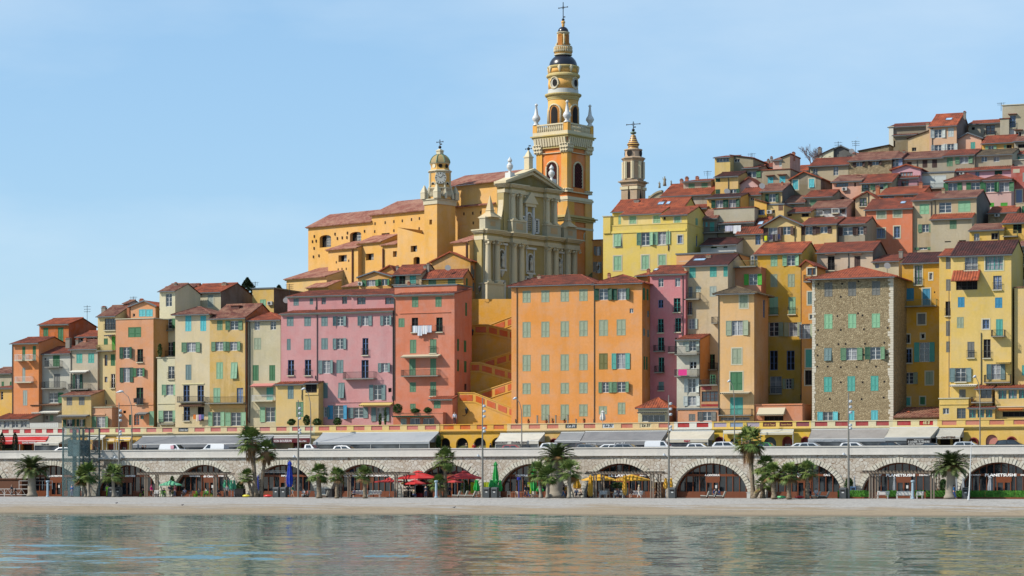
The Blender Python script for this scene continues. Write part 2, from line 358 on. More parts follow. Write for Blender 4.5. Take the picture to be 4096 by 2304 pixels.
def house(label, crop, x0, x1, yt, yb, Y, dep, col, roof, wins='', side='', ext=5.0, name='house', cat='house', tile='r', dirt=.5, rev=.2, sidecol=None, fr=None, wmat=None,
          trim=None, over=.35, group=None, chz=0, gut=True, back=0.0):
    fr = fr or WF; tile_m = tiles(tile)
    (px0, pyt), (px1, _) = nat(crop, x0, yt), nat(crop, x1, yt); pyb = nat(crop, 0, yb)[1]; pm = (px0+px1)/2
    s0 = fr.onv(px0, pyt, Y)[0]; s1 = fr.onv(px1, pyt, Y)[0]; zt = fr.onv(pm, pyt, Y)[1]; zb = fr.onv(pm, pyb, Y)[1]-ext
    zb = max(zb, .2 if Y < 330 else 5.0)
    gx, gy = fr.w(s0, Y); root = empty(name, (gx, gy, zb), fr.ang, label, cat, group); BASES.append((*fr.w((s0+s1)/2, Y+dep/2), zb))
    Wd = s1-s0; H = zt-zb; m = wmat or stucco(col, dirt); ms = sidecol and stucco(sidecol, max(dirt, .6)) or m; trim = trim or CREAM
    PF = lambda x, z, d: (x, d, z)
    PS = lambda y, z, d: (Wd-d, y, z)
    def L(px, py, off=0.0): a, c = fr.onv(px, py, Y+off); return a-s0, c-zb
    def LS(px, py): a, c = fr.onu(px, py, s1); return a-Y, c-zb
    ws = parse(wins, crop); sw = parse(side, crop); holes = []; todo = []
    for k, p, fl in ws:
        if k[0] in 'COWDX':
            (xa, za), (xb, zb_) = L(p[0], p[3]), L(p[2], p[1]); xa, xb = min(xa, xb), max(xa, xb)
            if k[0] == 'O':
                w = xb-xa; q = .25*w if not ('L' in fl or 'R' in fl) else .33*w
                if 'R' not in fl: xa += q
                if 'L' not in fl: xb -= q
            holes.append((xa, xb, za, zb_)); todo.append((k, xa, za, xb-xa, zb_-za, fl))
    sholes = []; stodo = []
    for k, p, fl in sw:
        (ya, za), (yb_, zb_) = LS(p[0], p[3]), LS(p[2], p[1]); ya, yb_ = min(ya, yb_), max(ya, yb_)
        if yb_-ya < .7: c_ = (ya+yb_)/2; ya, yb_ = c_-.35, c_+.35
        if yb_ < dep: sholes.append((ya, yb_, za, zb_)); stodo.append((k, ya, za, yb_-ya, zb_-za, fl))
    b = MB(); rt = roof[0]; kz = {}
    zL = zR = H
    if rt == 'L':
        zL = L(px0, nat(crop, 0, roof[1])[1])[1]; zR = L(px1, nat(crop, 0, roof[2])[1])[1]; H = min(zL, zR)
    wallgrid(b, 0, Wd, 0, H, holes, PF, m, rev); wallgrid(b, 0, dep, 0, min(H, zR), sholes, PS, ms, rev)
    b.face([(0,dep,0), (0,0,0), (0,0,H), (0,dep,H)], m); b.face([(Wd,dep,0), (0,dep,0), (0,dep,H), (Wd,dep,H)], m)
    rb = MB(); ov = over; g = None
    if rt in 'FM':
        yr = dep/2 if rt == 'F' else dep
        rz = fr.onv(pm, nat(crop, 0, roof[1])[1], Y+yr)[1]-zb; rz = max(rz, H+.15); sl = (rz-H)/yr
        for x, f in ((0, -1), (Wd, 1)):
            P = [(x,0,H), (x,dep,H), (x,yr,rz)] if rt == 'F' else [(x,0,H), (x,dep,H), (x,dep,rz)]
            b.face(P if f > 0 else P[::-1], ms if f > 0 else m)
        if rt == 'M': b.face([(0,dep,H), (Wd,dep,H), (Wd,dep,rz), (0,dep,rz)], m)
        sx = .12; slope(rb, (-sx,-ov,H-ov*sl+.03), (Wd+sx,-ov,H-ov*sl+.03), -1, 1e6, (0,yr+ov,sl*(yr+ov)), tile_m)
        if rt == 'F': slope(rb, (Wd+sx,dep+ov,H-ov*sl+.03), (-sx,dep+ov,H-ov*sl+.03), -1, 1e6, (0,-(yr+ov),sl*(yr+ov)), tile_m); rb.tube([(-sx,yr,rz+.06), (Wd+sx,yr,rz+.06)], .1, 6, tile_m)
        kz = lambda x, y: H+sl*(y if y < yr else 2*yr-y)
    elif rt == 'H':
        yr = dep/2; ax = [nat(crop, q)[0] for q in roof[1:-1]]; ry = nat(crop, 0, roof[-1])[1]
        sx = [fr.onv(q, ry, Y+yr)[0]-s0 for q in ax]; rz = max(H+.2, fr.onv(sum(ax)/len(ax), ry, Y+yr)[1]-zb)
        a, c = min(sx), max(sx); a = max(a, .3); c = min(c, Wd-.3); sl = (rz-H)/yr; e = H-ov*sl+.03
        slope(rb, (-ov,-ov,e), (Wd+ov,-ov,e), a+ov, c+ov, (0,yr+ov,rz-e), tile_m); slope(rb, (Wd+ov,dep+ov,e), (-ov,dep+ov,e), Wd-c+ov, Wd-a+ov, (0,-(yr+ov),rz-e), tile_m)
        slope(rb, (Wd+ov,-ov,e), (Wd+ov,dep+ov,e), yr+ov, yr+ov, (-(Wd+ov-c),0,rz-e), tile_m); slope(rb, (-ov,dep+ov,e), (-ov,-ov,e), yr+ov, yr+ov, (a+ov,0,rz-e), tile_m)
        for p_, q_ in (((-ov,-ov,e+.05), (a,yr,rz+.05)), ((Wd+ov,-ov,e+.05), (c,yr,rz+.05)), ((Wd+ov,dep+ov,e+.05), (c,yr,rz+.05)), ((-ov,dep+ov,e+.05), (a,yr,rz+.05)), ((a,yr,rz+.05), (c,yr,rz+.05))):
            if (Vector(p_)-Vector(q_)).length > .1: rb.tube([p_, q_], .1, 5, tile_m)
        kz = lambda x, y: H+sl*min(y, dep-y)
    elif rt == 'G':
        axp, ayp = nat(crop, roof[1], roof[2]); ax, az = L(axp, ayp); az = max(az, H+.2); ax = min(max(ax, .4), Wd-.4)
        b.face([(0,0,H), (Wd,0,H), (ax,0,az)], m); b.face([(Wd,dep,H), (0,dep,H), (ax,dep,az)], m)
        s1_, s2_ = (az-H)/ax, (az-H)/(Wd-ax); e1, e2 = H-ov*s1_+.03, H-ov*s2_+.03
        slope(rb, (-ov,dep+.1,e1), (-ov,-ov,e1), -1, 1e6, (ax+ov,0,az-e1+.03), tile_m); slope(rb, (Wd+ov,-ov,e2), (Wd+ov,dep+.1,e2), -1, 1e6, (-(Wd-ax+ov),0,az-e2+.03), tile_m)
        for p_, q_ in (((-ov,-ov-.03,e1-.1), (ax,-ov-.03,az-.08)), ((ax,-ov-.03,az-.08), (Wd+ov,-ov-.03,e2-.1))):
            rb.hexa([p_, q_, (q_[0],q_[1]+.08,q_[2]), (p_[0],p_[1]+.08,p_[2]), (p_[0],p_[1],p_[2]+.2), (q_[0],q_[1],q_[2]+.2), (q_[0],q_[1]+.08,q_[2]+.2), (p_[0],p_[1]+.08,p_[2]+.2)], ZINC if tile == 'z' or 'z' in (roof[3] if len(roof) > 3 else '') else tile_m)
        kz = lambda x, y: (H+s1_*x) if x < ax else (H+s2_*(Wd-x))
    elif rt == 'L':
        b.face([(0,0,H), (Wd,0,H), (Wd,0,zR), (0,0,zL)], m); b.face([(Wd,dep,H), (0,dep,H), (0,dep,zL), (Wd,dep,zR)], m)
        if zR > H: b.face([(Wd,0,H), (Wd,dep,H), (Wd,dep,zR), (Wd,0,zR)], ms)
        if zL > H: b.face([(0,dep,H), (0,0,H), (0,0,zL), (0,dep,zL)], m)
        if zL < zR: slope(rb, (-.2,dep+.1,zL), (-.2,-.2,zL), -1, 1e6, (Wd+.3,0,zR-zL), tile_m)
        else: slope(rb, (Wd+.2,-.2,zR), (Wd+.2,dep+.1,zR), -1, 1e6, (-(Wd+.3),0,zL-zR), tile_m)
        kz = lambda x, y: zL+(zR-zL)*x/Wd
    else:
        c = roof[1] if len(roof) > 1 else 'c'
        cm = {'c': CREAM, 'z': ZINC, 't': tile_m, 'w': m}[c]; o_ = .12 if c != 'w' else .05
        rb.box(-o_, Wd+o_, -o_, dep+o_, H, H+(.12 if c != 'z' else .22), cm)
        kz = lambda x, y: H
    wall = b.build('wall', None, root); ro = rb.build('roof', None, root)
    if gut and rt in 'FMH':
        gb = MB(); e = H-ov*sl-.05; gb.box(-ov*.5, Wd+ov*.5, -ov-.13, -ov-.02, e-.06, e+.07); gb.build('gutter', ZINC, root)
        if rt in 'FM' and Wd > 3:
            eb = MB(); eb.box(0, Wd, -.14, -.002, H-.3, H-.14); eb.build('eaves_moulding', trim, root)
    for k, x, z, w, h, fl in todo:
        if k[0] == 'X': continue
        window(root, k[0], k[1:] or 'w', x, z, w, h, fl, PF, 0, rev, trim)
        if 'r' in fl:
            rh = min(1.0, h*.5); rail_part(root, x-.1, x+w+.1, z+.02, rh, 0, -.22, PF, 0, ends=True)
        if 'c' in fl:
            cb = MB(); cb.box(x-.25, x+w+.25, -.5, -.002, z+h+.22, z+h+.32); cb.build('window_canopy', tiles('m'), root)
    for k, y, z, w, h, fl in stodo:
        window(root, k[0], k[1:] or 'w', y, z, w, h, fl, lambda a, q, d: (Wd-d, a, q), math.pi/2, rev, trim)
    pipes = MB(); np_ = 0
    for k, p, fl in ws:
        if k[0] == 'B':
            (xa, za), (xb, zb_) = L(p[0], p[3]), L(p[2], p[1]); dd = 1.0 if 'd' not in fl else .6
            rail_part(root, min(xa, xb), max(xa, xb), za+.14, max(.7, zb_-za-.14), 0, -dd, PF, 0, col=WHITE if 'w' in fl else (plain((150,140,80), .6) if 'y' in fl else IRON), slab=CREAM if 'w' in fl else stucco((150,146,134), .7))
        elif k[0] == 'A':
            (xa, za), (xb, zb_) = L(p[0], p[3]), L(p[2], p[1]); awn(root, xa, xb, zb_, za+.05, 1.1, plain(AW[k[1]], .9), PF)
        elif k[0] == 'P':
            xa, za = L(p[0], p[3]); xb, zb_ = L(p[2], p[1]); pipes.tube([(xb,-.08,zb_), (xb,-.08,zb_-.4), (xa,-.08,zb_-.8), (xa,-.08,max(za, 0))], .055, 6); np_ += 1
        elif k[0] == 'K':
            yy = dep*.35 if rt != 'P' else dep*.4; (xa, za), (xb, zb_) = L(p[0], p[3], yy), L(p[2], p[1], yy); xm, w = (xa+xb)/2, max(.35, xb-xa)
            cb = MB(); z0 = min(za, kz(xm, yy))-.5; cm = stucco((150,140,126) if 'g' in fl else ((200,120,80) if 'o' in fl else (186,160,130)), .8)
            cb.box(xm-w/2, xm+w/2, yy, yy+w*.8, z0, zb_-.3, cm); cb.box(xm-w/2-.06, xm+w/2+.06, yy-.06, yy+w*.8+.06, zb_-.3, zb_-.2, cm)
            for q in (-.25, .25): cb.box(xm+q*w-.07*w-.04, xm+q*w+.07*w+.04, yy+.1, yy+w*.8-.1, zb_-.2, zb_-.1, cm)
            cb.hexa([(xm-w/2-.05,yy-.05,zb_-.1), (xm+w/2+.05,yy-.05,zb_-.1), (xm+w/2+.05,yy+w*.8+.05,zb_-.1), (xm-w/2-.05,yy+w*.8+.05,zb_-.1), (xm-w*.15,yy+.1,zb_+.05), (xm+w*.15,yy+.1,zb_+.05), (xm+w*.15,yy+w*.6,zb_+.05), (xm-w*.15,yy+w*.6,zb_+.05)], tiles('r'))
            cb.build('chimney', None, ro)
        elif k[0] == 'U':
            (xa, za), (xb, zb_) = L(p[0], p[3]), L(p[2], p[1]); cb = MB(); g_ = plain((206,204,196), .5); cb.box(xa, xb, -.38, -.03, za, zb_, g_)
            xm, r_ = xa+(xb-xa)*.4, (zb_-za)*.38; cb.lathe([(r_,0), (r_,.03), (r_*.3,.04)], 0, 0, 14, plain((60,60,60), .6)); n = len(cb.v)
            for i in range(8, n): vx, vy, vz = cb.v[i]; cb.v[i] = (xm+vx, -.38-vz, (za+zb_)/2+vy)
            cb.build('air_conditioner', None, root)
        elif k[0] == 'V':
            yy = dep*.25; (xa, za), (xb, zb_) = L(p[0], p[3], yy), L(p[2], p[1], yy); sl_ = (kz(1, yy+.5)-kz(1, yy-.5)) if rt in 'FMH' else 0
            cb = MB(); zc = kz(xa, yy); q_ = plain((70,72,74), .5); cb.hexa([(xa,yy-.5,zc-.5*sl_), (xb,yy-.5,zc-.5*sl_), (xb,yy+.5,zc+.5*sl_), (xa,yy+.5,zc+.5*sl_), (xa,yy-.5,zc-.5*sl_+.16), (xb,yy-.5,zc-.5*sl_+.16), (xb,yy+.5,zc+.5*sl_+.16), (xa,yy+.5,zc+.5*sl_+.16)], q_)
            e = .08; cb.face([(xa+e,yy-.5+e,zc-.42*sl_+.165), (xb-e,yy-.5+e,zc-.42*sl_+.165), (xb-e,yy+.5-e,zc+.42*sl_+.165), (xa+e,yy+.5-e,zc+.42*sl_+.165)], glassy((120,140,160)))
            cb.build('skylight', None, ro)
        elif k[0] == 'Z':      # horizontal moulding band
            (xa, za), (xb, zb_) = L(p[0], p[3]), L(p[2], p[1]); cb = MB(); cb.box(xa, xb, -.1, -.002, za, zb_); cb.build('string_course', stucco(tuple(int(min(255, q*1.06)) for q in col), .3), root)
        elif k[0] == 'R':      # stucco patch or painted panel, real relief of 2 cm
            (xa, za), (xb, zb_) = L(p[0], p[3]), L(p[2], p[1]); cb = MB(); cb.box(xa, xb, -.02, -.001, za, zb_); cb.build('wall_panel', stucco(AW[k[1]], .5), root)
    if np_: pipes.build('downpipe', plain((96,92,88), .6, .2), root)
    root['_w'] = Wd; root['_h'] = H
    del root['_w']; del root['_h']
    return root
AW = {'y':(226,196,120), 'w':(232,228,216), 'p':(216,140,130), 'n':(126,92,70), 'g':(40,110,90), 'r':(170,50,50), 'c':(214,200,170), 'o':(226,120,50), 'G':(130,130,128), 'b':(90,70,60)}
# ------------------------------------------------------------------ front row, on the terrace (left to right)
YEL=(240,205,120); ORG=(246,164,84); SAL=(226,152,110)
house('small bright yellow house at the far left edge of the town with one dark window','A',-90,118,1090,1340,338,7,(240,190,86),('M',1070),'D 5 1125 30 1205',dirt=.3,ext=3)
house('orange house with pale balconies, leftmost tall house of the front row','A',120,374,655,1335,337,9,(240,152,92),('F',606),'Cg 215 690 245 830; B 172 770 247 835 w; Cg 316 685 347 825; B 275 767 347 832 w; Cq 216 895 245 1042; B 160 982 322 1045 dw; Cq 222 1113 264 1262; P 122 1330 92 665',dirt=.25,over=.5)
house('deep orange house standing above the grey white house, two tall green shutters','A',380,664,474,700,349,8.5,(206,112,44),('F',423),'Cg 418 508 467 661; Cg 560 505 613 658; Ro 495 553 530 596',sidecol=(196,98,54),dirt=.6,tile='o')
house('grey white house with brick red roof and two iron balconies','A',322,680,758,1449,338,9,(206,200,180),('F',697),'Cg 512 766 577 890; B 463 828 605 898; Cy 520 955 580 1088; B 432 1030 635 1104; Og 470 1135 610 1236 R; D 376 950 392 970; An 330 1240 595 1262; Aw 340 1300 598 1335; P 334 1430 334 765; D 428 800 446 822; K 632 600 672 720 g; @L1 Cm 628 190 672 262; D 575 195 600 250',dirt=.9,ext=1.5)
house('beige house with four turquoise shutters under a brown tiled roof','A',680,943,712,1200,338,9,(200,184,156),('F',630),'Ct 738 758 796 853; Ct 852 756 910 851; Aw 697 918 865 945; OG 703 960 797 1107; B 690 1050 880 1112; P 688 1130 684 720; K 730 615 755 690 g; K 805 610 830 660 o',tile='m',dirt=.8,ext=4)
house('low dark attic house with red roof squeezed behind the beige house','A',742,942,592,650,349,7,(90,76,66),('F',545),'D 770 605 850 640; D 862 598 942 640',tile='o',dirt=.9)
house('small two storey yellow house in front with grey shutters and corrugated canopy','A',598,880,1160,1449,334.6,4.2,(226,202,122),('M',1112),'Cy 643 1175 698 1260; Cy 762 1175 817 1258; @L1 AG 750 182 1130 215; OG 797 245 950 338; OG 972 243 1078 338',tile='m',dirt=.9,ext=1.5)
house('tall narrow pale yellow house with white French window and dormer roof','A',945,1118,393,1449,338.5,9,(232,214,142),('F',300),'Wy 1012 418 1117 535 r; Cg 1003 612 1042 673; Ck 1080 592 1113 724; B 960 675 1117 742 y; Wn 1010 770 1038 878; Cg 1070 765 1112 878; Wn 1010 983 1038 1037; D 1072 955 1112 1093 r; AG 1040 575 1110 590; K 978 300 1016 372 g; @L1 Oe 1165 200 1385 350; D 1325 0 1345 55',tile='m',dirt=.35,ext=1.5)
house('little attic room with tiny window on the pale yellow roof','A',1192,1240,272,345,343,4,(196,190,180),('F',247),'Ww 1212 278 1238 322',tile='m',ext=1,gut=False)
house('balcony block of salmon stucco with red balustrade between yellow and salmon houses','L1',1140,1410,95,350,335,3.5,(226,170,130),('P',),'Oe 1160 205 1385 350; Z 1140 170 1330 190',ext=1.5,dirt=.5)
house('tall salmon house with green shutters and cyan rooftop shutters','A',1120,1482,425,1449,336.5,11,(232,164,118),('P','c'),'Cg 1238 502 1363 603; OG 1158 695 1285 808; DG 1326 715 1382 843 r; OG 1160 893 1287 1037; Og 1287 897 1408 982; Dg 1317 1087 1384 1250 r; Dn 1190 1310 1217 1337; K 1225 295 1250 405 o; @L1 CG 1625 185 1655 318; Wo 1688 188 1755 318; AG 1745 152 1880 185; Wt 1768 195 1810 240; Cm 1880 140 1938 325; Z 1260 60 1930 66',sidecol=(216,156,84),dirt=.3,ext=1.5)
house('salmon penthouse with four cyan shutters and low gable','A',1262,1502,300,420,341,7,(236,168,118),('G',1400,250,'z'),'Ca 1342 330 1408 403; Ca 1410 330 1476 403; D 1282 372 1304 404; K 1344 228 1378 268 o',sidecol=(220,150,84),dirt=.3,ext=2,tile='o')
house('cream tower house with stacked green shutters and chimney tops','B',92,243,152,1449,341,8,(232,220,180),('F',90),'Ww 152 178 212 305; Og 100 420 252 520; B 118 495 237 545 d; Og 60 645 280 782 ; B 52 735 240 800; K 145 110 170 132 o; K 232 70 256 160 g',dirt=.5,tile='m',ext=1.5)
house('cream annex with mint shutters beneath the planted balcony','B',70,243,800,1449,336.8,4,(226,216,178),('P','c'),'Ww 175 880 237 1005 r; Om 120 1057 262 1162; Om 85 1308 265 1420 ; B 100 1392 250 1449 d; Z 72 1238 245 1246',dirt=.5,ext=1.5)
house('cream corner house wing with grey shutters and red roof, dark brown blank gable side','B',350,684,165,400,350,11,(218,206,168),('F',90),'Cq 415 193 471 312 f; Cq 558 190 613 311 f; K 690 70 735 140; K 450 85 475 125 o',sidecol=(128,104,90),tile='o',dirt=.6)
house('pale cream house end behind the chimney tops, one grey shutter','B',245,350,152,400,350.5,9,(232,218,158),('F',92),'Cq 302 177 344 300',tile='m',dirt=.4)
house('tall cream house with two sky blue shutter pairs under a flat brown roof','B',244,577,376,1449,336,10,(230,218,164),('H',455,490,312),'Ca 341 392 400 545; Ca 486 391 543 543; Oe 310 648 488 747; Cb 343 865 400 1015; Db 322 1065 383 1225; Db 458 1065 520 1225; B 290 1172 530 1235; An 312 1242 528 1268; Db 325 1272 385 1410 r; DB 460 1272 522 1410; Z 306 1045 524 1058',tile='m',dirt=.55,ext=1.5,over=.5)
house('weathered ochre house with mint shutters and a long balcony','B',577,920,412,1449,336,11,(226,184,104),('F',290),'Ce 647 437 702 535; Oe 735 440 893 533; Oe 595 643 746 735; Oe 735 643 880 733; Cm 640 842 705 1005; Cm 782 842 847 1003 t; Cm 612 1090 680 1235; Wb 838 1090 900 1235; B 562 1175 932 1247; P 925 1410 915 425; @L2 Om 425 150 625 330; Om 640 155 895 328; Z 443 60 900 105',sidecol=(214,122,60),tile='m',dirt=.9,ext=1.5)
house('glazed attic dormer in the brown tiles of the ochre house','B',782,860,300,356,339.5,2.2,(110,70,60),('P','t'),'Ww 786 326 858 354',ext=.3)
house('beige house with orange hipped roof, dark green shutters and a pink awning','B',945,1262,432,1449,336.6,9,(212,198,160),('H',1160,362),'Ww 1008 447 1060 533; Ww 1163 445 1217 530; Cs 1004 607 1073 722; Cg 990 870 1050 1022; Cg 1152 870 1209 1022; Ap 998 1045 1212 1080; Ct 1125 1083 1193 1210; B 1010 1160 1212 1226 w; P 965 1380 948 445; @L2 Om 1075 88 1325 278',tile='o',dirt=.6,ext=1.5)
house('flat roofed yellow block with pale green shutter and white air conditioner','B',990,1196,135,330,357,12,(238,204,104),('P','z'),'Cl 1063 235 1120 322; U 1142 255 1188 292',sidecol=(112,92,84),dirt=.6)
house('small yellow house with red lean-to roof standing before the pink house','B',1215,1500,1052,1449,334.4,5,(230,204,122),('M',992),'Cb 1330 1068 1388 1198; Ce 1412 1225 1483 1372; P 1470 1160 1468 1060',tile='r',dirt=.3,ext=1.5)
house('yellow loggia with brown roof and dark opening beside the red lean-to roof','B',1500,1628,1045,1449,334.4,4,(224,196,112),('M',1006),'DB 1502 1050 1612 1138; Z 1495 1140 1628 1160',tile='d',dirt=.4,ext=1.5)
PK=(220,156,154)
pinkw='Cb 98 552 154 632; Cb 242 552 298 632; Cb 383 550 437 632; Ob 483 547 593 630; Ob 688 544 803 628; Ob 873 543 972 625; Cb 98 735 130 830; Cb 240 733 298 828; Cb 383 729 438 825; Ob 481 730 592 823; Db 724 729 773 872 r; Db 107 910 158 1040 r; Db 247 908 299 1040 r; Ob 362 912 490 1024; Cb 508 910 567 1021; Db 716 910 775 1062; B 585 1008 840 1075; Ob 855 935 960 1012; Cb 383 1100 437 1228; Cb 524 1098 577 1228 t; Ob 782 1115 915 1243; Dn 938 1142 965 1178; Ob 355 1300 455 1385; Ou 440 1285 610 1402; Ob 612 1303 770 1393; Ob 800 1303 950 1420; Ay 720 1262 980 1290; P 350 1040 335 520; P 978 1210 972 520; Z 440 1258 980 1264'
house('long pink apartment house with blue grey shutters and two tiled roof bands','C',50,978,514,1449,336,8,PK,('M',474),pinkw,dirt=.45,ext=1.5)
house('low pink upper storey above the long pink house, left part with four small windows','C',104,634,377,500,340,7,PK,('M',338),'Cb 153 400 197 462; Cb 287 400 316 452; Wy 385 392 422 450; Wy 556 382 597 447; P 345 470 340 385',dirt=.4,ext=2)
house('low pink upper storey above the long pink house, right part with two wide windows','C',634,986,368,490,339.6,7,PK,('M',325),'Wy 680 392 750 452; Wy 912 392 985 450',dirt=.4,ext=2)
TC=(226,136,102)
house('terracotta house with green shutters, white laundry and a dark red shaded side','C',986,1486,366,1449,336,6.5,TC,('M',330),'Ce 1134 387 1187 475; Ce 1328 385 1380 472; Ce 1022 565 1073 640; DB 1132 560 1185 683 r; DG 1335 558 1388 680 r; Ce 1117 742 1170 857; Ce 1283 738 1337 855 r; Ac 1065 862 1375 890; Ce 1112 900 1165 1040; Ce 1285 898 1335 1040; B 1065 990 1370 1052; Ce 1115 1095 1167 1177; Ce 1285 1092 1334 1210 r; Ce 1118 1272 1165 1320; P 990 1200 988 400; Z 1030 516 1455 524; @L3 Dn 640 230 715 318',side='Cg 1508 737 1524 835; Cg 1564 750 1584 845; Cg 1508 908 1524 1003; Cg 1566 920 1586 1013; Cg 1575 437 1590 545; Cg 1508 1275 1524 1382; Dn 1568 1110 1588 1160',dirt=.35,ext=1.5)
house('metal edged rear storey of the terracotta house','C',990,1506,300,380,338.5,5.6,TC,('P','z'),'K 1012 290 1042 345 o; K 1095 262 1115 335 o',dirt=.3,ext=2)
house('small terracotta annex with orange lean-to roof and green shutter','C',1286,1470,1232,1449,334.6,3,TC,('M',1190),'Ce 1315 1236 1372 1312',tile='o',dirt=.35,ext=1.5)
house('low terracotta shop with planted roof terrace and dark green blind','C',978,1390,1352,1449,333.4,2.2,TC,('P','w'),'Ag 995 1370 1315 1380; Ww 1115 1392 1200 1449; Ww 1225 1392 1318 1449; Cc 1040 1395 1090 1449'.replace('Cc','Cq'),dirt=.35,ext=.6)
# big orange block
cols=[(497,565),(652,720),(812,882),(966,1037)]; rows=[(337,438),(595,727),(868,1005),(1102,1195),(1280,1382)]
ow=''
for i,(a,c) in enumerate(cols):
    for j,(e,f) in enumerate(rows):
        k=(0,4,8,14)[i]*(1-j/5); g=30 if j==4 and i in (1,2) else 0
        ow+='Cs %g %g %g %g; '%(a,e-k,c,f-k+g)
house('large orange apartment block with rows of sage shutters under hipped roofs','F',405,1088,286,1449,335.6,13,ORG,('H',645,985,213),ow+'P 452 1400 440 310; P 1092 1400 1088 290; Z 405 296 1088 312; K 620 205 645 270',dirt=.35,ext=1.5,over=.5)
house('right hand wing of the orange block with dark green open shutters on the top floor','F',1088,1487,274,1449,335.6,13,ORG,('H',1328,207),'OG 1093 318 1243 417; OG 1243 317 1393 416; Ww 1383 483 1415 523; Cs 1130 577 1205 713; Cs 1276 573 1352 709; Co 1130 855 1203 990; Ot 1237 853 1387 987; Oe 1128 1092 1240 1182; Oe 1243 1090 1387 1180; Cs 1128 1292 1197 1362; Cs 1286 1262 1349 1362; Z 1088 284 1487 298; K 1200 190 1222 230 o',side='Cg 1493 315 1512 412; Cg 1524 325 1540 415; Cb 1530 505 1543 555; Cb 1497 650 1510 710; Cb 1530 662 1543 720; Cg 1500 880 1512 990; Cg 1520 885 1532 990',sidecol=(222,140,60),dirt=.35,ext=1.5,over=.5)  # flank colour is a darker orange, its shade painted in
house('small cream cafe house with bright orange hipped roof and wide white window','H',5,270,1285,1449,333.3,3.6,(224,212,172),('H',185,1208),'Ww 40 1355 245 1420; AG 20 1332 262 1340',sidecol=(216,136,92),tile='o',ext=.6,dirt=.3)
house('narrow pink house with white windows and small balconies beside the orange block','H',112,428,100,1290,339,9,(222,136,138),('F',32),'Ww 185 140 232 218; Ww 335 135 382 215; Db 185 332 230 405; Dt 323 317 383 445 r; Dt 182 502 233 627 r; Dt 335 495 388 622 r; Dt 183 667 237 793; B 160 738 246 800; Dt 187 845 238 980; B 168 922 242 988; Cb 187 1062 235 1142 r; Dt 335 670 352 780; B 290 748 350 812; P 405 640 400 108; V 148 70 185 80',dirt=.4)
house('tall stained beige house with turquoise shutters and a rusty balcony','H',418,806,22,1330,340,10,(214,188,146),('F',-62),'Ct 462 45 519 138; Ct 645 35 706 130; Ct 766 30 804 127; Wy 453 215 490 310; Cq 518 212 564 266; Cq 643 210 705 305; B 430 272 565 338; Wn 450 352 487 467 r; Oq 428 500 535 595; B 675 487 730 550; Dg 632 818 690 960 r; D 650 1000 690 1090; B 615 895 722 965; @G K 1025 765 1068 855 n; V 905 800 1020 815',tile='d',dirt=1.0)
house('slim grey cream house with stacked railed balconies and white shutters','H',350,556,684,1449,335.4,6,(214,206,184),('M',630),'Cq 405 695 442 745; Oq 430 695 552 790; B 350 748 548 828; D 465 883 527 948; B 348 952 552 1022; Ow 418 1033 553 1160; Ow 412 1190 558 1278; P 555 1180 550 690',sidecol=(214,150,92),dirt=.7,tile='r',ext=1.5)
house('low salmon annex with grey shutters beneath a zinc gutter','H',358,724,1312,1449,333.6,2.6,(226,160,116),('P','z'),'Cy 457 1350 515 1413; Oy 538 1328 700 1413',dirt=.4,ext=.6)
house('brown framed loggia with red panels between the slim cream house and the peach tower house','H',560,722,1100,1310,334.6,5,(206,150,100),('P','c'),'Wn 572 1147 718 1242; Rr 568 1262 718 1284; Rr 572 1102 660 1136; B 568 1070 722 1100 d; Dg 645 1000 692 1085',dirt=.6,ext=1)
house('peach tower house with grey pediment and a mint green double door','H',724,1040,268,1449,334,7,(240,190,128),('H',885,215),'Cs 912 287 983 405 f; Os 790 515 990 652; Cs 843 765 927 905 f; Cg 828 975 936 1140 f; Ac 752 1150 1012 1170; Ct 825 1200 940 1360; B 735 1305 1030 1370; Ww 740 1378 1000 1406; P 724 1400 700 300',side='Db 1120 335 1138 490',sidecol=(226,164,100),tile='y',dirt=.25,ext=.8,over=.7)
house('salmon block with one vivid green shutter and a roof terrace','G',1276,1556,900,1240,343.5,9,(232,158,110),('P','w'),'Ok 1395 953 1565 1065; P 1288 1050 1286 905; B 1285 828 1525 900 y; Z 1285 893 1520 905',sidecol=(208,130,86),dirt=.4)
house('ochre apartment house with mint shutters behind the peach tower house','H',1040,1462,-83,1449,346,10,(218,172,62),('F',-170),'@G Ww 1455 778 1520 888 r; Cm 1648 770 1715 885; Om 1765 770 1925 880; @H Cs 1185 103 1248 220; Cs 1340 102 1402 220; Cm 1177 305 1253 467 r; Cm 1345 307 1410 463 r; Os 1130 532 1302 660; Os 1310 532 1465 660; Db 1180 785 1250 960; Db 1330 785 1400 960; Ww 1180 1015 1285 1170 r; Os 1295 1035 1400 1127; P 1460 1180 1455 -30',tile='o',dirt=.4)
house('narrow amber house wedged between ochre house and stone tower, framed windows','H',1463,1562,18,1449,342,7,(232,160,76),('G',1505,-20),'Wn 1516 48 1590 112 f; B 1495 112 1562 182; Cb 1518 262 1556 374 f; Ww 1535 465 1558 503 f; Os 1440 545 1590 680 R; Ct 1500 775 1556 935 f; DB 1495 960 1555 1092 f',dirt=.3)
house('low salmon shop wing with cream awning and a railed roof terrace','H',1045,1470,1268,1449,334.2,4.5,(224,146,104),('P','w'),'Ac 1082 1292 1320 1360; DB 1130 1366 1300 1410; Z 1045 1260 1470 1275',dirt=.4,ext=.8)
STONE=rubble('rubble_masonry',(212,192,154),(150,130,98),(160,142,112),4.0,.12,.04,.4)
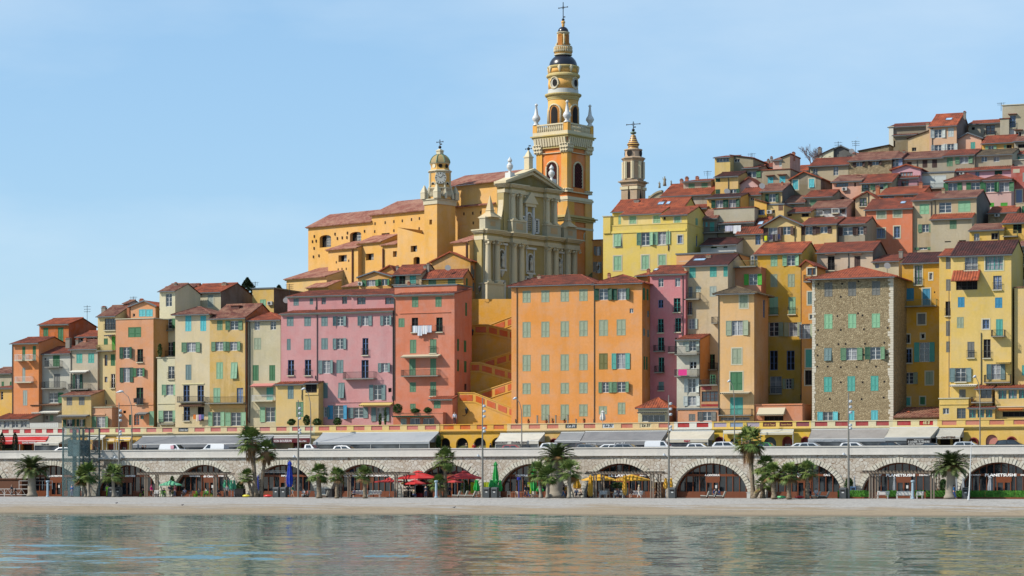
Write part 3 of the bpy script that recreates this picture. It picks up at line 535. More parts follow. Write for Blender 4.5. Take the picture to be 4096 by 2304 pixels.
stoneh=house('rubble stone tower house with pale quoins and three columns of shutters','I',-1,584,372,1449,335,9,(180,160,120),('H',335,304),'Cy 86 415 145 520; Cy 258 410 317 515; Cy 430 405 490 510; Cl 85 645 145 753; Cl 258 643 317 748; Cl 429 640 489 745; Cb 84 890 140 985 t; Oe 205 888 362 980; Oe 380 882 532 975; Ct 83 1100 140 1210; Ct 253 1095 309 1205; Ct 421 1092 478 1202; Oa 38 1352 185 1449; Ca 262 1345 304 1449; Ca 424 1342 474 1449',sidecol=None,wmat=STONE,tile='o',dirt=.5,ext=1,over=.8)
house('cream house with two rusty balcony doors above the stone tower roof','I',32,436,192,400,350,9,(222,204,164),('F',130),'DB 110 226 160 330 rc; Cn 303 225 347 303 c; P 262 300 258 200',sidecol=(120,104,92),tile='r',dirt=.6)
house('small cream annex with a blue window and satellite dish next to the stone tower roof','I',436,625,262,400,348,7,(220,204,166),('M',218),'Wb 455 275 480 312; K 625 178 652 250 g',tile='r',dirt=.6)
house('shaded ochre house in a recess with turquoise door and yellow balcony','I',648,918,270,1449,343,9,(226,168,52),('F',205),'Wg 740 292 793 435 fr; Ww 846 348 868 396 f; Cu 680 457 735 550; Cu 797 460 852 585 f; B 662 537 905 598 y; Cy 762 642 818 720 f; D 665 680 678 707; Dy 667 793 705 855 f; D 785 787 812 823 f; Ot 738 848 885 993; Db 675 897 718 1000 fr; Os 632 1067 765 1153; Cs 820 1062 873 1155 f; Ct 677 1250 708 1307 f; Cg 780 1245 815 1300 f; D 880 480 889 494',tile='d',dirt=.4)
house('low brown tiled outbuilding with two brick chimneys beside the stone tower','I',592,920,1388,1449,333.2,7,(190,150,90),('M',1322),'K 680 1350 706 1380 o; K 866 1350 894 1378 o',tile='m',dirt=.4,ext=.4,gut=False)
house('yellow strip house with grey shutters in the shade of the large yellow house','I',918,1002,222,1300,338,8,(240,208,100),('F',178),'Cy 966 230 1020 320; Cy 967 392 1016 477; DB 963 553 998 660 r; Cy 967 695 997 805; Cy 968 843 995 923; K 1046 160 1082 210',tile='o',dirt=.3)
house('large yellow apartment house with turquoise shutters and a red roofed loggia','I',1002,1440,214,1360,336.4,10,(240,212,112),('F',122),'Ww 1103 228 1197 330 r; Wt 1252 217 1380 328 f; DB 1040 394 1195 472; Wb 1309 366 1370 470 r; Cu 1053 521 1102 597; Cu 1322 524 1375 602; Cs 1046 666 1096 748; Wb 1232 684 1280 752 f; Ct 1329 681 1379 808; B 1303 760 1398 814; Cy 1122 845 1173 963 r; Dy 1238 827 1290 965 r; Ob 995 1034 1152 1138 r; Aw 1005 1152 1197 1168; Cy 1062 1190 1110 1250; Ob 1262 1006 1395 1120; P 990 1250 1000 470; P 1222 1150 1214 780; B 1252 1085 1440 1148; Ay 1340 990 1440 1002',tile='d',dirt=.3,ext=1)
house('red tiled loggia roof on brackets of the large yellow house','I',1012,1198,388,396,335.2,1.2,(240,212,112),('M',330),'',tile='o',ext=0,gut=False)
house('cut off yellow house at the right edge with a tall plain wall','I',1462,1640,452,1200,337,9,(236,208,120),('P','t'),'Ct 1517 1015 1560 1090',tile='m',dirt=.4)
house('grey cream upper house at the right edge with railed windows','I',1472,1640,150,500,345,9,(206,190,156),('F',120),'Wt 1490 185 1532 285 r; DB 1520 305 1560 395',tile='m',dirt=.7)
house('low yellow terrace house with white balustrade and white windows','I',918,1130,1258,1449,332.6,3.5,(240,212,112),('P','c'),'Ww 944 1326 990 1370; Wy 1046 1326 1110 1402; Z 918 1296 1130 1302',dirt=.3,ext=.3)
house('yellow veranda with three turquoise windows and a red canopy roof','I',1130,1322,1322,1449,332.4,3.5,(236,200,110),('M',1300),'Wt 1134 1336 1183 1397; Wt 1196 1334 1243 1395; Wt 1256 1333 1303 1394',tile='r',dirt=.3,ext=.3)
house('upper veranda with aqua windows under a red roof at the right edge','I',1322,1640,1180,1330,333.4,4,(236,206,120),('M',1158),'Wt 1347 1190 1405 1260; Wt 1420 1188 1480 1258; Wt 1495 1186 1545 1256; Ao 1352 1326 1532 1340',tile='o',dirt=.3,ext=2)
house('small tiled veranda with white window over the balustrade','I',1184,1300,1184,1300,333.6,3,(236,206,120),('M',1160),'Wy 1218 1192 1298 1256; B 1160 1258 1312 1292',tile='r',ext=1)
house('yellow ground floor with wide dark window under the orange awning','I',1322,1640,1318,1449,333,3.5,(236,204,110),('P','c'),'DB 1376 1350 1540 1390',ext=.3)

wl=[c for c in stoneh.children if c.name.startswith('wall')][0]; wx=max(v.co.x for v in wl.data.vertices); wz=max(v.co.z for v in wl.data.vertices); b=MB(); rnd=random.Random(3); QU=plain((226,216,196),.9)
for x,sg in ((wx,-1),(0,1)):
    z=0
    while z<wz-.3: h=rnd.uniform(.22,.4); w=rnd.uniform(.35,.75)*(1 if sg<0 else .7); b.box(min(x+.03*-sg,x+sg*w),max(x+.03*-sg,x+sg*w),-.03,.25,z,z+h*.9,QU); z+=h
b.build('quoins',None,stoneh)
hb=MB()
for c,x,y in [('I',*q) for q in ((42,428),(215,425),(333,408),(205,520),(330,640),(180,660),(362,655),(40,762),(205,760),(372,755),(545,745),(35,868),(188,863),(240,862),(380,860),(520,853),(38,945),(372,940),(540,940),(110,1025),(205,1030),(320,1028),(460,1025),(35,1025),(205,1140),(363,1140),(520,1135),(125,1260),(355,1262),(515,1250))]:
    X,Z=PX(c,x,y,335); X-=stoneh.location.x; Z-=stoneh.location.z; hb.box(X-.12,X+.12,-.012,.05,Z-.13,Z+.13,DARK)
hb.build('putlog_holes',None,stoneh)
house('glazed cafe veranda with arched windows under a red tiled roof at the left edge','L1',-80,372,240,352,333.6,4,(190,190,180),('M',172),'Ww -30 262 15 350; Ww 48 262 118 350; Ww 150 262 228 350; Ww 262 258 335 345; Z -80 244 372 252',dirt=.3,ext=.3,tile='r')
b=MB(); X0,Z0=PX('L1',375,335,332.8); X1,Z1=PX('L1',735,262,332.8); n=14
for i in range(n): a=(X1-X0)*i/n; b.box(a+.01,a+(X1-X0)/n-.01,0,.04,.1,Z1-Z0)
b.box(0,X1-X0,-.02,.06,Z1-Z0,Z1-Z0+.06); tag(b.build('terrace_screen',plain((220,218,210),.7),None,loc=(X0,332.8,10.45)),'white panel screen on the terrace left of the small yellow house','screen')
b=MB(); X0,Z0=PX('H',365,1008,334.2); X1,Z1=PX('H',441,952,334.2); b.box(0,X1-X0,-.03,0,0,Z1-Z0); o=tag(b.build('sale_sign',plain((236,50,140),.5),None,loc=(X0,334.2,Z0)),'pink estate sign on the slim cream house balcony','sign')
# ------------------------------------------------------------------ houses climbing the hill (right), middle ground
BE=(196,180,146); GY=(168,156,134); PE=(236,170,132)
house('bright yellow mansion with pale framed mint shutters, widest house below the second bell tower','G',30,842,482,1080,353,12,(244,222,106),('P','w'),'Cm 133 557 207 693 f t; Om 358 552 522 683 f; Om 518 546 680 675 f; Wb 752 582 797 660 f; Cm 133 782 207 922 f; Cm 402 774 472 912 f; Cm 565 770 635 872 f; Z 100 538 830 546; P 660 680 666 530',side='Cm 928 420 945 488; Db 928 575 945 690',dirt=.15,ext=6)
house('right upper storey of the yellow mansion under a red hipped roof','G',586,843,382,500,353.3,11,(244,222,106),('F',314),'Cm 718 390 778 463 f; Dy 614 405 634 433; K 825 320 858 360 o; K 860 310 890 372 g',dirt=.15,ext=1,tile='o')
house('set back storey of the yellow mansion with two mint shutters','G',205,592,374,500,356.5,7,(244,226,140),('F',322),'Cm 285 392 350 472 f; Cm 515 388 583 465 f',dirt=.15,ext=2,tile='o')
house('rear top storey of the yellow mansion with skylights and white chimneys','G',118,800,336,500,361,8,(244,222,106),('F',236),'Cm 177 397 203 477; V 560 264 620 300; V 640 264 680 300; K 326 232 375 322 g; K 600 240 640 318 g',dirt=.15,ext=3,tile='o')
house('parapet pier at the left end of the yellow mansion terrace','G',30,100,402,500,352.8,1.4,(244,222,106),('P','c'),'',dirt=.15,ext=1)
house('baroque chapel front with curved pediment behind the yellow mansion','G',470,604,205,420,378,8,(176,164,134),('P','w'),'Z 470 196 604 206',dirt=1,ext=5)
house('chapel side house with wide bright orange tiled roof and green shutters','G',590,1070,192,420,374,11,(182,164,138),('F',88),'Ce 840 203 900 283',dirt=.9,tile='o')
house('grey attic storey with green shutters above the bright orange roof','G',806,1072,60,250,377,9,(188,166,142),('M',46),'Ce 855 70 915 127; Ce 980 68 1040 123; K 772 35 798 82 o; K 822 14 850 55 o; K 922 10 950 50 o',dirt=.7,tile='r')
house('warm yellow house with small dark green windows on the left of the hill','J',160,402,408,660,374,8,(238,200,104),('F',370),'CG 163 422 213 470; CG 163 545 213 597; OG 282 540 418 590; P 300 590 300 410',dirt=.3,tile='d')
house('glazed yellow roof room with white wide window, top left of the hill','J',155,318,208,420,378,6,(232,208,120),('M',198),'Ww 174 212 306 263',dirt=.3,tile='r')
house('dark beige attic with rounded roof line beside the glazed roof room','J',316,560,190,420,380,8,(172,158,126),('L',183,215),'Ww 360 224 420 262',dirt=.9)
house('dark beige house with green shutter under a short red roof','J',458,614,320,480,379,8,(160,144,118),('F',300),'Og 500 352 640 425 R',dirt=.9)
house('plain house with a long brick red roof between two chimneys','J',560,770,312,400,386,7,GY,('F',262),'K 708 225 728 315 g; K 742 198 760 262 g',dirt=.8)
house('low house with pale red roof lying behind the grey gable house','J',1005,1140,348,420,388,7,BE,('F',300),'',dirt=.6,tile='o')
house('amber house with dark green shutters below the warm yellow house','J',75,428,628,800,367,8,(244,186,86),('F',600),'OG 122 655 284 745; OG 258 648 422 742',dirt=.3,tile='d')
house('long plain beige retaining house front with tile capped top','J',145,574,745,880,362,4,(196,184,156),('P','t'),'',dirt=.6)
house('tan house with two cyan shutters and a tile capped parapet','J',612,952,342,620,379,9,(184,164,132),('P','t'),'Ca 713 418 772 497 c; Ca 838 408 900 480 c',dirt=.8)
house('tall plain stair turret with pink shaded side above the tan house','J',862,948,195,420,379.4,6,(184,164,132),('L',210,168),'K 968 150 998 210 o',sidecol=(220,170,150),dirt=.7)
house('tiny pink roof room with white door beside the stair turret','J',768,866,236,420,379.6,5,(230,184,164),('M',206),'Cw 834 245 866 308',tile='m',dirt=.3)
house('cream house with dark green shutters and a dark side wall','J',640,866,562,760,372,9,(222,202,130),('F',492),'OG 690 590 832 683; K 856 465 872 545 o',sidecol=(110,104,96),tile='m',dirt=.5)  # side wall has a much darker grey than the front
house('low cream wing with red roof and a small arched window','J',420,642,602,780,371.5,8,(214,200,150),('F',520),'D 532 628 572 665; P 515 730 515 605',tile='r',dirt=.5)
house('small pale pink gable wall behind the amber house','J',405,612,500,640,375,6,(228,180,170),('G',520,418),'',dirt=.3)
house('grey stained gable house with two cyan shutters','J',958,1272,432,680,379,9,(150,134,106),('G',1098,360),'Ca 977 447 1035 550 f; Ca 1148 433 1207 530 t f',sidecol=(120,106,90),dirt=1,tile='o')
house('beige house with broad red roof and two white windows near the bare tree','J',1148,1565,290,560,387,9,BE,('F',222),'Ww 1190 322 1240 393; Ww 1405 303 1457 400; P 1150 480 1150 300',dirt=.5,tile='r')
house('white ended top house with dark grey rendered gable','J',1215,1692,195,330,396,9,(108,108,104),('G',1490,90,'z'),'Ww 1543 155 1595 220; K 1243 100 1277 165 g',dirt=.4,tile='d',ext=4)
house('cream side room with an orange door under the grey gable','J',1216,1406,200,330,395.6,2,(232,226,190),('L',205,110),'Do 1355 160 1378 205',dirt=.3,tile='d')
house('rubble stone house with three dark brown shuttered windows','K',-10,402,578,780,387,10,(160,140,110),('F',512),'On 28 588 150 645; On 178 575 312 632; K 22 508 48 560 g; K 512 485 528 530 g',wmat=STONE,tile='m',dirt=.6)
house('red edged strip house with a sky blue shutter','K',400,497,560,700,387.4,8,(196,96,84),('F',512),'Ov 398 565 506 645 R',tile='m',dirt=.4)
house('grey beige long house with two dark brown shutters and mossy side','K',494,904,562,720,388,10,(172,158,130),('F',505),'Cn 553 597 595 628; Cn 700 573 748 655; Cn 793 572 842 655; P 650 650 650 570',tile='m',dirt=.9)
house('grey beige long house with bright green shutters','K',904,1204,532,700,388,10,(176,160,130),('F',487),'Ce 935 547 993 643; Oe 1018 543 1186 618',tile='r',dirt=.8)
house('grey house with straw coloured tiles and two white windows','K',1200,1566,528,660,388.4,10,(186,170,142),('F',482),'Ww 1268 545 1325 600; Ww 1387 543 1443 598',tile='y',dirt=.6)
house('white and dark twin roofed house at the left of the hilltop','K',376,735,252,360,404,9,(150,136,112),('F',230),'',sidecol=(150,140,120),tile='r',dirt=.7)
house('white flank strip of the twin roofed hilltop house','K',376,418,262,520,403.6,2,(236,232,214),('P','c'),'',dirt=.3)
house('dark lower part of the twin roofed hilltop house','K',418,640,336,520,403,6,(146,132,104),('M',308),'Dn 424 392 436 455; D 412 488 436 510',tile='r',dirt=.9)
house('peeling ochre house with slanting roof edge on the hilltop','K',560,782,372,520,400,8,(226,190,130),('L',372,285),'Dy 598 458 640 495; Dy 660 318 690 345; K 735 215 760 290',dirt=1.0,tile='d')
house('sunlit peach house with white shutters, highest red roof of the hill','K',765,1030,247,520,399,11,(234,196,144),('F',140),'Ow 780 280 922 370; Cw 948 265 1003 358; Ow 785 430 918 498; Ow 908 420 1038 492; V 925 172 990 198; K 1095 105 1118 150 g; P 795 495 795 255; K 1018 172 1032 215',sidecol=(150,128,118),tile='o',dirt=.3)
house('peach gable house with one teal shutter beside the highest red roof','K',1040,1270,372,520,400,8,(238,192,148),('G',1140,320,'z'),'Ct 1165 405 1210 482',dirt=.3)
house('grey hilltop house with glazed balcony door and flower boxes','K',1145,1452,224,420,405,8,(168,156,130),('F',200),'DB 1175 262 1205 290; Wn 1312 242 1400 340 r; B 1305 310 1410 362',tile='o',dirt=.7)
house('low yellow house with two layered red roofs on the hilltop','K',1275,1576,410,520,398,8,(240,194,90),('F',348),'Om 1310 437 1415 480; Dm 1513 430 1562 475; Cm 1486 432 1512 480',tile='r',dirt=.3)
house('bare concrete house block at the top right corner with weedy parapet','K',1472,1700,48,420,405,9,(190,178,150),('P','c'),'Wb 1545 152 1600 272 rc; D 1602 305 1655 358 c; R w 1535 280 1600 352'.replace('R w','Rw'),dirt=.6)
house('stepped concrete wing left of the bare concrete house block','K',1450,1536,182,420,404.4,6,(190,178,150),('P','t'),'',dirt=.6)
house('grey room with dark window below the bare concrete block','K',1585,1700,395,520,396,7,(170,158,132),('F',358),'DB 1622 425 1700 465',tile='m',dirt=.7)
house('white house with turquoise door at the right edge under red tiles','K',1562,1700,522,600,393,7,(226,222,210),('F',490),'Ct 1600 548 1640 575',tile='r',dirt=.3)
house('raw concrete parapet house at the right edge','K',1558,1700,582,700,389,6,(176,166,144),('P','c'),'',dirt=.7)
house('weathered brick red house at the right edge with lavender shutters','K',1556,1700,648,1120,382,8,(196,92,74),('P','w'),'Cv 1605 868 1662 995 f; Cq 1668 700 1700 790; Rc 1575 665 1640 705',dirt=1.0)
house('pink gable house with orange framed windows','K',405,682,668,900,383.5,8,(226,168,176),('G',548,624),'Wo 483 693 607 740',dirt=.3,tile='o')
house('pink ground storey with brown framed French window and dark railing','K',415,662,750,900,382.4,1.0,(226,168,176),('M',738),'Wo 493 775 568 845; B 405 822 665 852',dirt=.3,ext=3)
house('grey roofed garage house with a huge white roller shutter','K',664,1006,706,900,384.5,8,(190,178,150),('P','z'),'Cw 692 725 930 868; B 700 805 935 870',dirt=.4)
house('pink house with long brick red roof and dark green shutter','K',1018,1556,672,800,387,8,(230,176,184),('F',604),'CG 1397 672 1470 722; Wb 1210 677 1250 738; U 1060 695 1108 724; K 1305 588 1342 636',tile='r',dirt=.3)
house('pale pink house with kelly green shutters, left one of two hipped roofs','K',930,1287,772,960,380,8,(226,184,172),('H',1130,714),'Og 905 797 1080 887; Og 1125 792 1300 880',tile='r',dirt=.3)
house('pale pink house with kelly green shutters, right one of two hipped roofs','K',1290,1558,768,1090,379.4,8,(226,184,172),('H',1430,724),'Og 1270 793 1445 893; Og 1395 791 1585 890; Ck 1335 992 1392 1033; Ck 1455 990 1522 1030; Z 1290 890 1560 896',tile='r',dirt=.3)
house('peach house with wide grey window and an air conditioner','J',1394,1702,458,720,379,9,(238,172,140),('F',404),'Wy 1435 470 1563 525; Dn 1625 455 1642 517; U 1500 524 1554 562; On 1375 628 1532 665; K 1648 392 1700 440',tile='m',dirt=.4)
house('olive house with turquoise shutters under a steep red roof','K',108,406,794,960,378.5,9,(186,172,132),('F',724),'Wg 115 812 175 890 r; Oe 200 802 368 872; P 178 950 178 800',tile='r',dirt=.6)
house('tiny cream gable house with a flowered balcony','K',52,248,945,1110,372,6,(222,202,146),('G',172,884),'Wg 92 945 162 1030 r; P 178 1020 178 900',dirt=.4)
house('orange attic house with slot windows and tall orange chimney','K',285,702,908,1000,374,9,(238,144,96),('F',846),'Ww 317 924 428 962; Ww 515 906 613 948; K 248 825 284 970 o; K 666 790 700 850 o',tile='o',dirt=.3)
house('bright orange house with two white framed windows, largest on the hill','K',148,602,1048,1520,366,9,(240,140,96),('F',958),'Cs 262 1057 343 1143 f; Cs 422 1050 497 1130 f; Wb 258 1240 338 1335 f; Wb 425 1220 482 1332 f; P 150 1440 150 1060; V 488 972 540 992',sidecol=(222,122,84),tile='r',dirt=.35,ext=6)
house('beige house part with pale green blind next to the bright orange house','K',604,802,964,1520,366.5,10,(204,180,140),('F',900),'Cl 672 1003 765 1105; Oe 660 1197 798 1280; Oe 625 1420 790 1449; P 785 1440 790 970',tile='r',dirt=.7,ext=6)
house('beige house with white four light window and tall dark flank wall','K',800,1222,945,1180,366.5,10,(204,182,142),('F',884),'Ww 860 986 980 1092; Cl 1045 972 1165 1083; K 886 850 915 900; P 822 1140 825 955',sidecol=(112,108,100),tile='m',dirt=.6,ext=6)  # flank wall gets a darker grey colour than the front
house('beige lower house front with a green shutter under sloping red tiles','K',778,1178,1142,1520,364.5,2.5,(200,184,150),('M',1092),'Ce 963 1158 1030 1247; Dy 1052 1352 1120 1372; Dy 915 1362 975 1376',tile='o',dirt=.7,ext=6)
house('low yellow house with two small windows below the dark flank','K',1155,1484,1252,1420,357,8,(244,206,84),('F',1202),'Ww 1197 1288 1250 1363 r; Dy 1365 1283 1430 1350; P 1435 1365 1435 1255',tile='m',dirt=.3)
house('amber house with open loggia and stacked red roofs at the right edge','K',1472,1720,1182,1420,358,8,(244,190,80),('F',1105),'DG 1575 1188 1660 1290; B 1488 1262 1625 1330 y',tile='r',dirt=.3)
house('low tiled house over rubble wall beneath the pale pink house','K',1335,1602,1085,1200,371,7,(170,150,120),('F',1034),'U 1402 1098 1450 1130',wmat=STONE,tile='o',dirt=.6)
house('cream house with white window behind the stacked red roofs','K',1600,1720,1000,1180,374,7,(206,184,150),('P','w'),'Ww 1605 1030 1652 1095; Cg 1662 1025 1690 1090',dirt=.5)
house('white house with brown shutters and long veranda under mottled tiles','J',1163,1545,742,900,369.5,9,(232,228,220),('F',668),'Dn 1247 746 1310 810; On 1380 738 1530 806; B 1165 804 1312 842 w; B 1400 795 1475 812 w; D 1650 0 1660 5',sidecol=(206,176,158),tile='m',dirt=.4)
house('grey green house with mottled roof on the left of the tarpaulin','J',880,1102,686,790,373,8,(168,160,130),('F',620),'Ce 945 703 998 730',tile='m',dirt=.7)
house('olive grey house with green shutter behind the tarpaulin','J',1100,1392,622,790,374,8,(172,166,140),('F',562),'Ce 1160 652 1228 718; K 1285 645 1325 672 o; K 1252 560 1280 605 g',tile='r',dirt=.8)
house('bright amber shed house with slanted top and white framed window','J',572,702,690,860,364,6,(246,186,62),('L',645,690),'Wb 600 758 682 817',dirt=.2)
house('low pale yellow annex with air conditioner and round vent','J',700,884,712,860,364.4,5,(236,208,122),('P','z'),'U 708 766 762 806; D 765 762 790 798; Rn 826 706 876 770',dirt=.4)
house('yellow house with dark brown openings under the green tarpaulin','J',822,1166,786,900,366.5,8,(234,202,106),('F',748),'DB 875 800 968 830; DB 1072 780 1146 836',tile='r',dirt=.3)
house('cream gable house with brown shutters and yellow laundry','J',672,1064,924,1180,358,10,(240,216,134),('G',855,824,'z'),'On 670 945 866 1095; On 831 935 995 1028; B 680 1030 838 1106; P 1000 1110 1062 930',tile='r',dirt=.2,over=.6)
house('wide red roofed house with a blue French window','J',385,674,1008,1200,359.5,11,(222,202,142),('F',818),'Wb 583 1015 638 1130; V 612 880 668 908; P 386 1100 386 1015',tile='r',dirt=.4)
house('cream house with two brown shuttered windows beside the gable house','J',1064,1442,912,1180,358.4,9,(240,214,134),('F',852),'On 1069 935 1224 1028; On 1224 935 1384 1012; K 1420 830 1448 880; P 1443 1100 1443 915',tile='r',dirt=.2)
house('grey rendered house with brown shutters and a yellow window box','J',1445,1738,908,1180,359,9,(178,164,138),('F',848),'On 1450 940 1665 1035; On 1610 937 1760 1025; K 1628 850 1668 895 g; P 1460 1100 1460 915',tile='r',dirt=.8)
house('grey house with blue shutters in the cluttered courtyard','G',972,1130,415,700,361,8,(150,140,124),('F',338),'Ca 985 450 1000 495; Ca 1020 455 1038 500; Ct 1062 455 1105 545',tile='m',dirt=.9)
house('courtyard house with mottled roof over wide brown glazing','G',1125,1485,460,700,361.5,8,(172,160,130),('F',408),'Wo 1250 450 1330 492; Wo 1338 445 1415 490; D 1125 478 1165 535; Cb 1168 475 1225 520; B 1008 502 1370 570',tile='m',dirt=.9)
house('low white walled shed with dark red roof under the laundry balcony','G',972,1318,672,760,356,8,(206,202,192),('F',614),'D 975 680 1010 700; Dg 1070 688 1130 710; Dy 1190 682 1230 706',tile='d',dirt=.7)
house('flat roofed peach building with a grey zinc edge','G',738,1292,762,900,351,8,(240,176,110),('P','z'),'R w 760 828 880 836'.replace('R w','Rw'),dirt=.3)
house('low dark roofed building next to the yellow mansion corner','G',350,460,972,1040,343,5,(216,160,76),('M',948),'K 452 905 478 960 o; K 425 985 455 1010',tile='o',dirt=.4)
house('old house with sunken red roof behind the ochre house ridge','J',1160,1270,1180,1260,356,7,(176,160,130),('F',1105),'DB 1180 1210 1212 1290',tile='o',dirt=.7)
house('amber house end and brick chimney left of the mottled courtyard roof','G',848,1030,320,420,366,6,(216,150,70),('F',292),'K 818 290 845 370 o',tile='r',dirt=.5)
# small houses and church outbuildings below the basilica
house('orange cottage with grey zinc gable and green shutters beneath the basilica','C',697,962,222,400,351,7,(232,170,86),('G',830,178,'z'),'Og 720 245 870 302; Og 858 238 955 295; U 695 265 730 296',dirt=.4)
house('little orange gable wall behind the zinc gabled cottage','C',850,1000,185,300,356,5,(226,160,80),('G',955,128),'',tile='o',dirt=.5,sidecol=(220,180,150))
house('house with recessed balcony and teal doors under double red roofs','C',978,1212,198,400,352,7,(220,190,150),('F',128),'Ct 997 205 1028 292; DG 1027 203 1080 292; Ct 1115 200 1168 292; B 975 252 1190 298; K 1002 126 1020 152 g',tile='r',dirt=.6)
house('yellow house with green shutters and a satellite dish below the basilica','C',1212,1560,225,420,352.5,3.6,(230,184,84),('F',168),'Ce 1270 238 1335 290; Ce 1430 238 1495 285; K 1545 165 1565 205; K 1228 120 1250 185 g; K 1255 105 1275 165 g',side='Cg 1583 235 1594 305',sidecol=(214,140,56),tile='r',dirt=.6)
house('tall stained orange gable house at the foot of the basilica with a shaded flank','C',1298,1618,92,420,360,3.2,(232,172,88),('G',1456,16),'',side='Cy 1628 130 1636 200; Cy 1640 160 1648 230; Cy 1628 250 1634 320; Cy 1640 270 1648 340',sidecol=(214,140,60),tile='o',dirt=1.0,ext=12)  # shade of the flank is also put into its darker side colour
house('distant beige hotel behind the leftmost orange house','A',-120,112,950,1150,372,10,(206,190,160),('F',895),'Cg 15 1030 38 1090; Cg 95 1030 112 1080; K 44 905 88 1085 o',tile='m',dirt=.5,ext=4)

house('sloping rubble wall with a dark zinc edge below the hilltop houses','K',85,378,492,560,398,3,(160,140,110),('L',492,432),'',wmat=STONE,tile='d',dirt=.6,ext=4)

house('shaded amber house with grey shutters between the great bell tower and the yellow mansion','E',1376,1482,992,1449,384,8,(196,132,58),('P','t'),'Cy 1388 1050 1412 1130; Oy 1400 1052 1462 1140; Cy 1382 1200 1400 1300; Oy 1405 1200 1465 1310',dirt=.5,ext=8)  # wall colour is darkened for the shade of the narrow street
